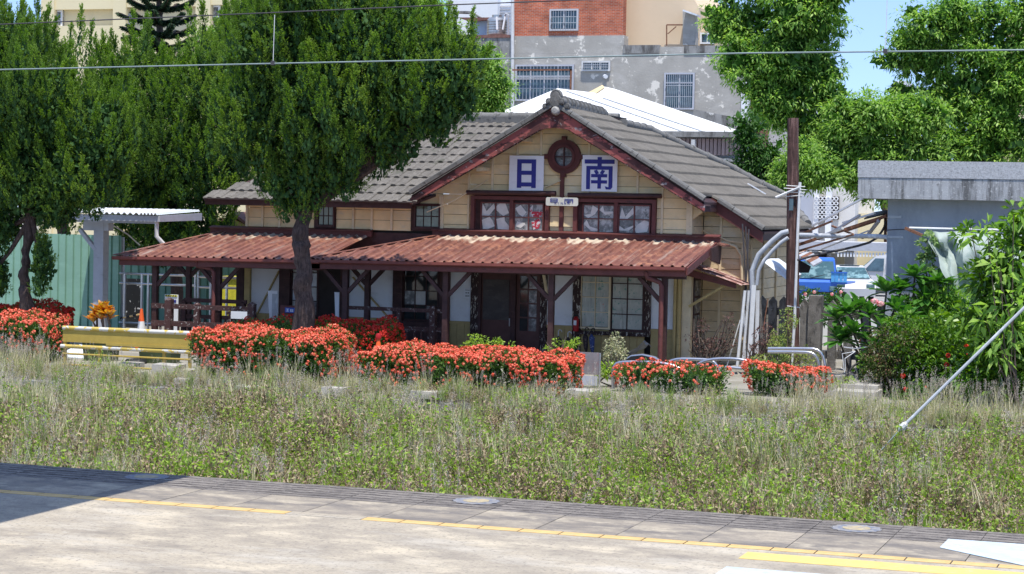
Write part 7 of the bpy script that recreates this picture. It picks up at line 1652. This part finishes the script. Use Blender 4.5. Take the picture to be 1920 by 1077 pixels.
b = MB(); q = tk.location; b.lathe([(.3, ht*1.18), (.3, ht*1.32), (.001, ht*1.34)], q, 12); b.build('lid', M['tanksteel'], tk)
b = MB()
for s_ in (.3, .75): b.tube([(q.x-rt*.3+s_, q.y-rt, q.z+ht*1.15), (q.x+rt*s_*1.2, q.y-rt-.1, q.z+ht*.3)], .05, 5)
b.build('strap', M['white'], tk); b = MB(); b.tube([P(953, 68, 98), P(953, 28, 98), P(949, 26, 98), P(946, 30, 98)], .06, 6); b.build('pipe', M['pvc'], tk)
# yellow building
yh2 = 98.; yb2 = thing('yellow_building', 'large pale yellow building behind the junipers with recessed wall panels', 'building', (P(300, 300, yh2).x, yh2, 0))
wall(78, -80, 520, 300, yh2+.5, 10, 'yellowwall', yb2, 'wall', 0)
for (u0, u1) in ((78, 98), (213, 232), (368, 390), (498, 520)): wall(u0, -80, u1, 300, yh2, .48, 'yellowwall', yb2, 'pilaster', 0)
wall(98.4, -80, 212.6, 17, yh2+.1, .39, 'yellowwall', yb2, 'upper_panel'); wall(232.4, -80, 367.6, 12, yh2+.1, .39, 'yellowwall', yb2, 'upper_panel'); wall(390.4, -80, 497.6, 8, yh2+.1, .39, 'yellowwall', yb2, 'upper_panel')
wall(98.4, 49, 212.6, 300, yh2+.1, .39, 'yellowwall', yb2, 'lower_panel', 0)
far_window(yb2, 100, 20, 119, 52, yh2+.46, 1, [.5], 'white', 7); far_window(yb2, 397, 11, 414, 60, yh2+.46, 1, [.4], 'white', 0, 'glassdirty'); far_window(yb2, 238, 26, 250, 60, yh2+.46, 1, [], 'greysteel', 6)
# white roofed hall
wr = thing('white_roof_hall', 'low hall with a blinding white metal roof right behind the station ridge', 'hall', (P(1200, 300, 68).x, 68, 0))
M['brightroof'] = mat('white_hall_roof', (.80, .80, .79), .5, .03, 1, [((.62, .55, .42), (.5, .5, .5), .66, .74, 8)], .1, 10)
# front slope leans back from a low eave; a second roof rises behind it
A = P(1045, 166, 74); nn = Vector((0, -.42, 1)); f1 = lambda u, v: PP(u, v, A, nn)
q = [f1(1045, 166), f1(930, 214), f1(930, 300), f1(1330, 330), f1(1400, 262), f1(1420, 262), f1(1290, 236), f1(1112, 178)]
b = MB(); b.prism([f1(1045, 166), f1(930, 214), f1(930, 290), f1(1380, 320), f1(1405, 266), f1(1112, 174)], (0, 0, 0), (0, 0, -.06)); b.build('roof_slope', M['brightroof'], wr)
e0 = f1(930, 290); e1 = f1(1380, 320); b = MB(); b.box(e0.x, e1.x, e0.y+.3, e0.y+6, 0, min(e0.z, e1.z)-.25); b.build('wall', M['white'], wr)
A2 = P(1130, 162, 80); f2 = lambda u, v: PP(u, v, A2, nn)
b = MB(); b.prism([f2(1130, 162), f2(1100, 190), f2(1405, 290), f2(1405, 252), f2(1152, 167)], (0, 0, 0), (0, 0, -.06)); b.build('roof_slope', M['brightroof'], wr)
b = MB(); b.prism([f2(1130, 162)+Vector((0, -.05, .02)), f2(1098, 179)+Vector((0, -.05, .02)), f2(1108, 184)+Vector((0, -.05, .02)), f2(1134, 166)+Vector((0, -.05, .02))], (0, 0, 0), (0, 0, .03)); b.build('ridge_flashing', mat('yellowed_roof_sheet', (.66, .52, .30), .6, .1, 1), wr)
for q in (((1062, 172), (1200, 220), (1320, 262)), ((1130, 185), (1240, 222), (1400, 275))):
    b = MB(); b.tube([f1(*p)+Vector((0, 0, .03)) for p in q], .022, 5); b.build('seam', M['pvc'], wr)
b = MB(); b.prism([P(1300, 205, 90), P(1400, 225, 90), P(1400, 300, 90), P(1300, 300, 90)], (0, 0, 0), (0, .5, 0)); b.build('gable_wall', M['darkparapet'], wr)
# tiled low roof
lr = thing('brick_lean_to', 'low building with pinkish tiles under a dark eave, right of the white roof', 'building', (P(1320, 300, 66).x, 66, 0))
wall(1238, 246, 1392, 258, 66.0, 3, 'darkparapet', lr, 'eave'); 
M['pinktile'] = mat('pinkish_wall_tile', (.42, .30, .26), .8, .1, 3, (), .2, 30, objvar=.12)
a = P(1242, 259, 66.2); c = P(1390, 259, 66.2); n = 20
for i in range(n):
    x0 = a.x+(c.x-a.x)*i/n; x1 = a.x+(c.x-a.x)*(i+1)/n; b = MB(); b.box(x0+.015, x1-.015, 66.2+.0, 66.5, a.z-.55, a.z-.01); b.build('tile_panel', M['pinktile'], lr)
wall(1238, 296, 1392, 304, 65.9, 3, 'greyconc', lr, 'ledge'); wall(1238, 304.3, 1392, 420, 66.4, 3, 'core', lr, 'wall', 0)
wall(1296, 262, 1301, 330, 66.0, .18, 'pvclight', lr, 'post')
# house with white lattice window and steel awning
lh = thing('lattice_window_house', 'warm white house with a white lattice window between the wooden pole and the annex', 'house', (P(1560, 450, 103).x, 103, 0))
wall(1490, 330, 1600, 520, 103, 6, 'warmwhite', lh, 'wall', 0); wall(1600.4, 400, 1690, 520, 104, 6, 'yellowwall', lh, 'wall', 0)
for u in (1528, 1552): wall(u-3, 350, u+3, 520, 102.6, .38, 'white', lh, 'pillar', 0)
a = P(1527, 368, 102.5); c = P(1570, 412, 102.5); b = MB(); b.box(a.x, c.x, 102.8, 102.95, c.z, a.z); w_ = b.build('window', M['core'], lh)
for i in range(6):
    for j in range(5):
        x = a.x+(c.x-a.x)*(i+.5)/6; z = c.z+(a.z-c.z)*(j+.5)/5; b = MB(); ringmesh(b, Vector((x, 0, z)), .065, .105, 102.55, 102.7, 8); b.build('lattice_block', M['white'], w_)
wall(1490, 452, 1690, 473, 98, .12, 'greysteel', lh, 'awning_fascia'); 
b = MB(); q = P(1490, 452, 98); q2 = P(1690, 452, 98); b.box(q.x, q2.x, 98.13, 102.9, q.z-.12, q.z-.02); b.build('awning_roof', M['greysteel'], lh)
for k in range(16): wall(1570+k*6, 474, 1573+k*6, 482, 98.05, .03, 'white', lh, 'fringe_slat')
for k in range(9): wall(1499, 474+k*5, 1527, 478+k*5, 102.9, .06, 'warmwhite', lh, 'shutter_slat')
wall(1530, 476, 1549, 520, 102.5, .06, 'core', lh, 'doorway'); wall(1570, 476, 1582, 520, 102.4, .06, 'yellowwall', lh, 'column')
wall(1680, 152, 1694, 300, 150, 4, 'white', thing('far_tower', 'narrow white building top between the two right hand trees', 'building', (P(1687, 300, 150).x, 150, 0)), 'wall', 0)
wall(1888, 24, 1915, 300, 150, 4, 'peach', thing('far_tower', 'pinkish building corner peeping over the tree at the top right', 'building', (P(1900, 300, 150).x, 150, 0)), 'wall', 0)
for k, (a_, c_) in enumerate((((1210, 242), (1480, 222)), ((1280, 262), (1620, 262)), ((1395, 215), (1560, 232)))):
    b = MB(); b.tube([P(*a_, 84), P((a_[0]+c_[0])/2, (a_[1]+c_[1])/2+6, 84), P(*c_, 84)], .02, 5); tag(b.build('service_wire', M['wiredark']), ('highest thin wire crossing the right end of the grey house', 'thin wire passing in front of the pinkish tiled low building', 'thin wire ending at the trees left of the wooden pole')[k], 'wire', 'service wires behind the station')

# ================================================================== parked vehicles
def extrude_x(b, prof, w_, inset=None):       # prof: [(y,z)], width along x
    n = len(prof); vs = []
    for s in (-1, 1):
        for i, (y, z) in enumerate(prof): k = inset[i] if inset else 0; vs.append((s*(w_/2-k), y, z))
    b.add(vs, [tuple(range(n)), tuple(range(2*n-1, n-1, -1))]+[(i, (i+1) % n, n+(i+1) % n, n+i) for i in range(n)])
def wheelm(b, x, y, r0=.31, w_=.2):
    b.lathe([(.001, -w_/2), (r0*.6, -w_/2), (r0, -w_/2+.03), (r0, w_/2-.03), (r0*.6, w_/2), (.001, w_/2)], (x, y, r0), 18, 0)
def vehicle(name, label, cat, loc, yaw): o = thing(name, label, cat, (0, 0, 0)); o['_'] = 0; del o['_']; return o
def place(o, loc, yaw): o.location = loc; o.rotation_euler = (0, 0, yaw)
# hatchback: front looks towards -y
o = vehicle('car', 'white hatchback with a dark sunroof parked behind the blue truck', 'car', None, 0)
b = MB(); prof = [(-1.95, .30), (-2.0, .62), (-1.85, .86), (-.95, 1.0), (1.85, 1.02), (2.0, .75), (1.98, .32)]; extrude_x(b, prof, 1.68); body = b.build('body', M['carwhite'], o)
b = MB(); extrude_x(b, [(-1.0, .98), (-.25, 1.50), (.3, 1.55), (1.4, 1.50), (1.9, 1.0)], 1.62, [.02, .20, .20, .20, .04]); b.build('cabin', M['carwhite'], o)
def quadp(b, pts, n_=(0, 0, 0), t=.012): b.prism(pts, (0, 0, 0), Vector(n_)*t)
b = MB(); quadp(b, [(-.74, -.99, 1.02), (.74, -.99, 1.02), (.60, -.33, 1.46), (-.60, -.33, 1.46)], (0, -.6, .8), .03); b.build('windscreen', M['windscreen'], o)
for s in (-1, 1):
    b = MB(); quadp(b, [(s*.80, -.75, 1.03), (s*.79, .35, 1.04), (s*.64, .35, 1.45), (s*.64, -.22, 1.44)], (s, 0, .2), .03); quadp(b, [(s*.80, .42, 1.04), (s*.79, 1.5, 1.05), (s*.64, 1.25, 1.44), (s*.64, .42, 1.45)], (s, 0, .2), .03); b.build('side_glass', M['glass'], o)
    for y in (-1.25, 1.3): b = MB(); wheelm(b, s*.76, y); b.build('wheel', M['black'], o)
    b = MB(); b.box(s*.84, s*.98, -.75, -.62, 1.0, 1.12); b.build('mirror', M['carwhite'], o)
    b = MB(); b.box(s*.45, s*.80, -1.99, -1.90, .68, .82); b.build('headlight', M['windscreen'], o)
b = MB(); b.box(-.42, .42, -.1, .55, 1.545, 1.565); b.build('sunroof', M['glassblue'], o)
place(o, P(1592, 535, 89)*1, rad(18)); o.location.z = 0
# blue truck
o = vehicle('pickup_truck', 'bright blue small truck with its cab facing the station', 'truck', None, 0)
b = MB(); extrude_x(b, [(-2.1, .40), (-2.15, .95), (-2.0, 1.08), (-1.7, 1.86), (-1.5, 1.95), (-.75, 1.95), (-.6, 1.85), (-.55, .40)], 1.62, [0, 0, .01, .10, .12, .12, .10, 0]); b.build('cab', M['carblue'], o)
b = MB(); quadp(b, [(-.72, -2.02, 1.10), (.72, -2.02, 1.10), (.64, -1.73, 1.80), (-.64, -1.73, 1.80)], (0, -.9, .3), .03); b.build('windscreen', M['windscreen'], o)
b = MB(); b.tube([(-.3, -2.06, 1.12), (.3, -1.98, 1.26)], .012, 5); b.build('wiper', M['black'], o)
for s in (-1, 1):
    b = MB(); quadp(b, [(s*.80, -1.85, 1.12), (s*.80, -.75, 1.12), (s*.72, -.75, 1.78), (s*.72, -1.62, 1.78)], (s, 0, .1), .03); b.build('side_glass', M['glass'], o)
    b = MB(); b.box(s*.86, s*1.0, -1.95, -1.86, 1.15, 1.45); b.build('mirror', M['black'], o)
    b = MB(); b.box(s*.5, s*.78, -2.18, -2.12, .62, .80); b.build('headlight', M['windscreen'], o)
    for y in (-1.5, 1.5): b = MB(); wheelm(b, s*.7, y, .30); b.build('wheel', M['black'], o)
    b = MB(); b.box(s*.79, s*.83, -.5, 2.2, .75, 1.15); b.build('side_board', M['carblue'], o)
b = MB(); b.box(-.8, .8, -.5, 2.2, .66, .74); b.box(-.8, .8, 2.15, 2.2, .75, 1.15); b.box(-.8, .8, -.52, -.46, .75, 1.6); b.build('cargo_bed', M['carblue'], o)
b = MB(); b.box(-.55, .55, -2.18, -2.14, .45, .56); b.build('bumper', M['black'], o)
place(o, Vector((P(1527, 535, 86).x, 86, 0)), rad(14))
# second blue tailgate piece seen right of the cab
o = thing('blue_cart', 'open blue cargo box right of the truck cab', 'cart', (P(1570, 535, 84).x, 84, 0))
for (u0, v0, u1, v1) in ((1558, 512, 1588, 530),):
    a = P(u0, v0, 84); c = P(u1, v1, 84); M['blue2'] = mat('light_blue_paint', (.10, .36, .72), .4, .06, 2, (), 0)
    for i in range(4): b = MB(); x0 = a.x+(c.x-a.x)*i/4; b.box(x0+.012, a.x+(c.x-a.x)*(i+1)/4-.012, 84, 84.04, c.z, a.z); b.build('side_board', M['blue2'], o)
    b = MB(); b.box(a.x, c.x, 84.05, 86, c.z-.08, c.z); b.box(a.x, c.x, 83.97, 84.07, a.z, a.z+.05); b.build('frame', M['carblue'], o)
    for x in (a.x+.2, c.x-.2): b = MB(); wheelm(b, x, 84.6, .28); b.build('wheel', M['black'], o)
# van: side on, nose to the left
o = vehicle('van', 'white minivan with dark side windows parked side on behind the annex corner', 'van', None, 0)
b = MB(); prof = [(-2.5, .35), (-2.55, .75), (-2.4, 1.0), (-1.75, 1.12), (-.95, 1.85), (-.5, 1.95), (2.35, 1.95), (2.5, 1.75), (2.55, .35)]; extrude_x(b, prof, 1.75, [0, 0, 0, .02, .14, .16, .16, .12, 0]); b.build('body', M['carwhite'], o)
for s in (-1, 1):
    for (y0, y1, y2, y3) in ((-1.45, -.55, -.55, -.95), (-.42, .95, .95, -.42), (1.05, 2.25, 2.2, 1.05)):
        b = MB(); quadp(b, [(s*.865, y0, 1.17), (s*.865, y1, 1.17), (s*.755, y2, 1.76), (s*.755, y3, 1.76)], (s, 0, .2), .03); b.build('side_window', M['windscreen'] if y0 > -1.4 and y0 < .5 else M['glassblue'], o)
    for y in (-1.6, 1.6): b = MB(); wheelm(b, s*.8, y, .33); b.build('wheel', M['black'], o)
    for k in range(4): b = MB(); b.box(s*.877, s*.883, -.3+k*.27, -.12+k*.27, .86, 1.0); b.build('door_lettering', M['pvc'], o)
    b = MB(); b.box(s*.878, s*.886, -.46, -.44, .5, 1.8); b.box(s*.878, s*.886, 1.0, 1.02, .5, 1.15); b.build('door_seam', M['pvc'], o)
b = MB(); quadp(b, [(-.72, -1.72, 1.17), (.72, -1.72, 1.17), (.62, -1.02, 1.80), (-.62, -1.02, 1.80)], (0, -.7, .7), .03); b.build('windscreen', M['windscreen'], o)
place(o, Vector((P(1585, 535, 95).x+2.35, 95.5, 0)), rad(-90+0));
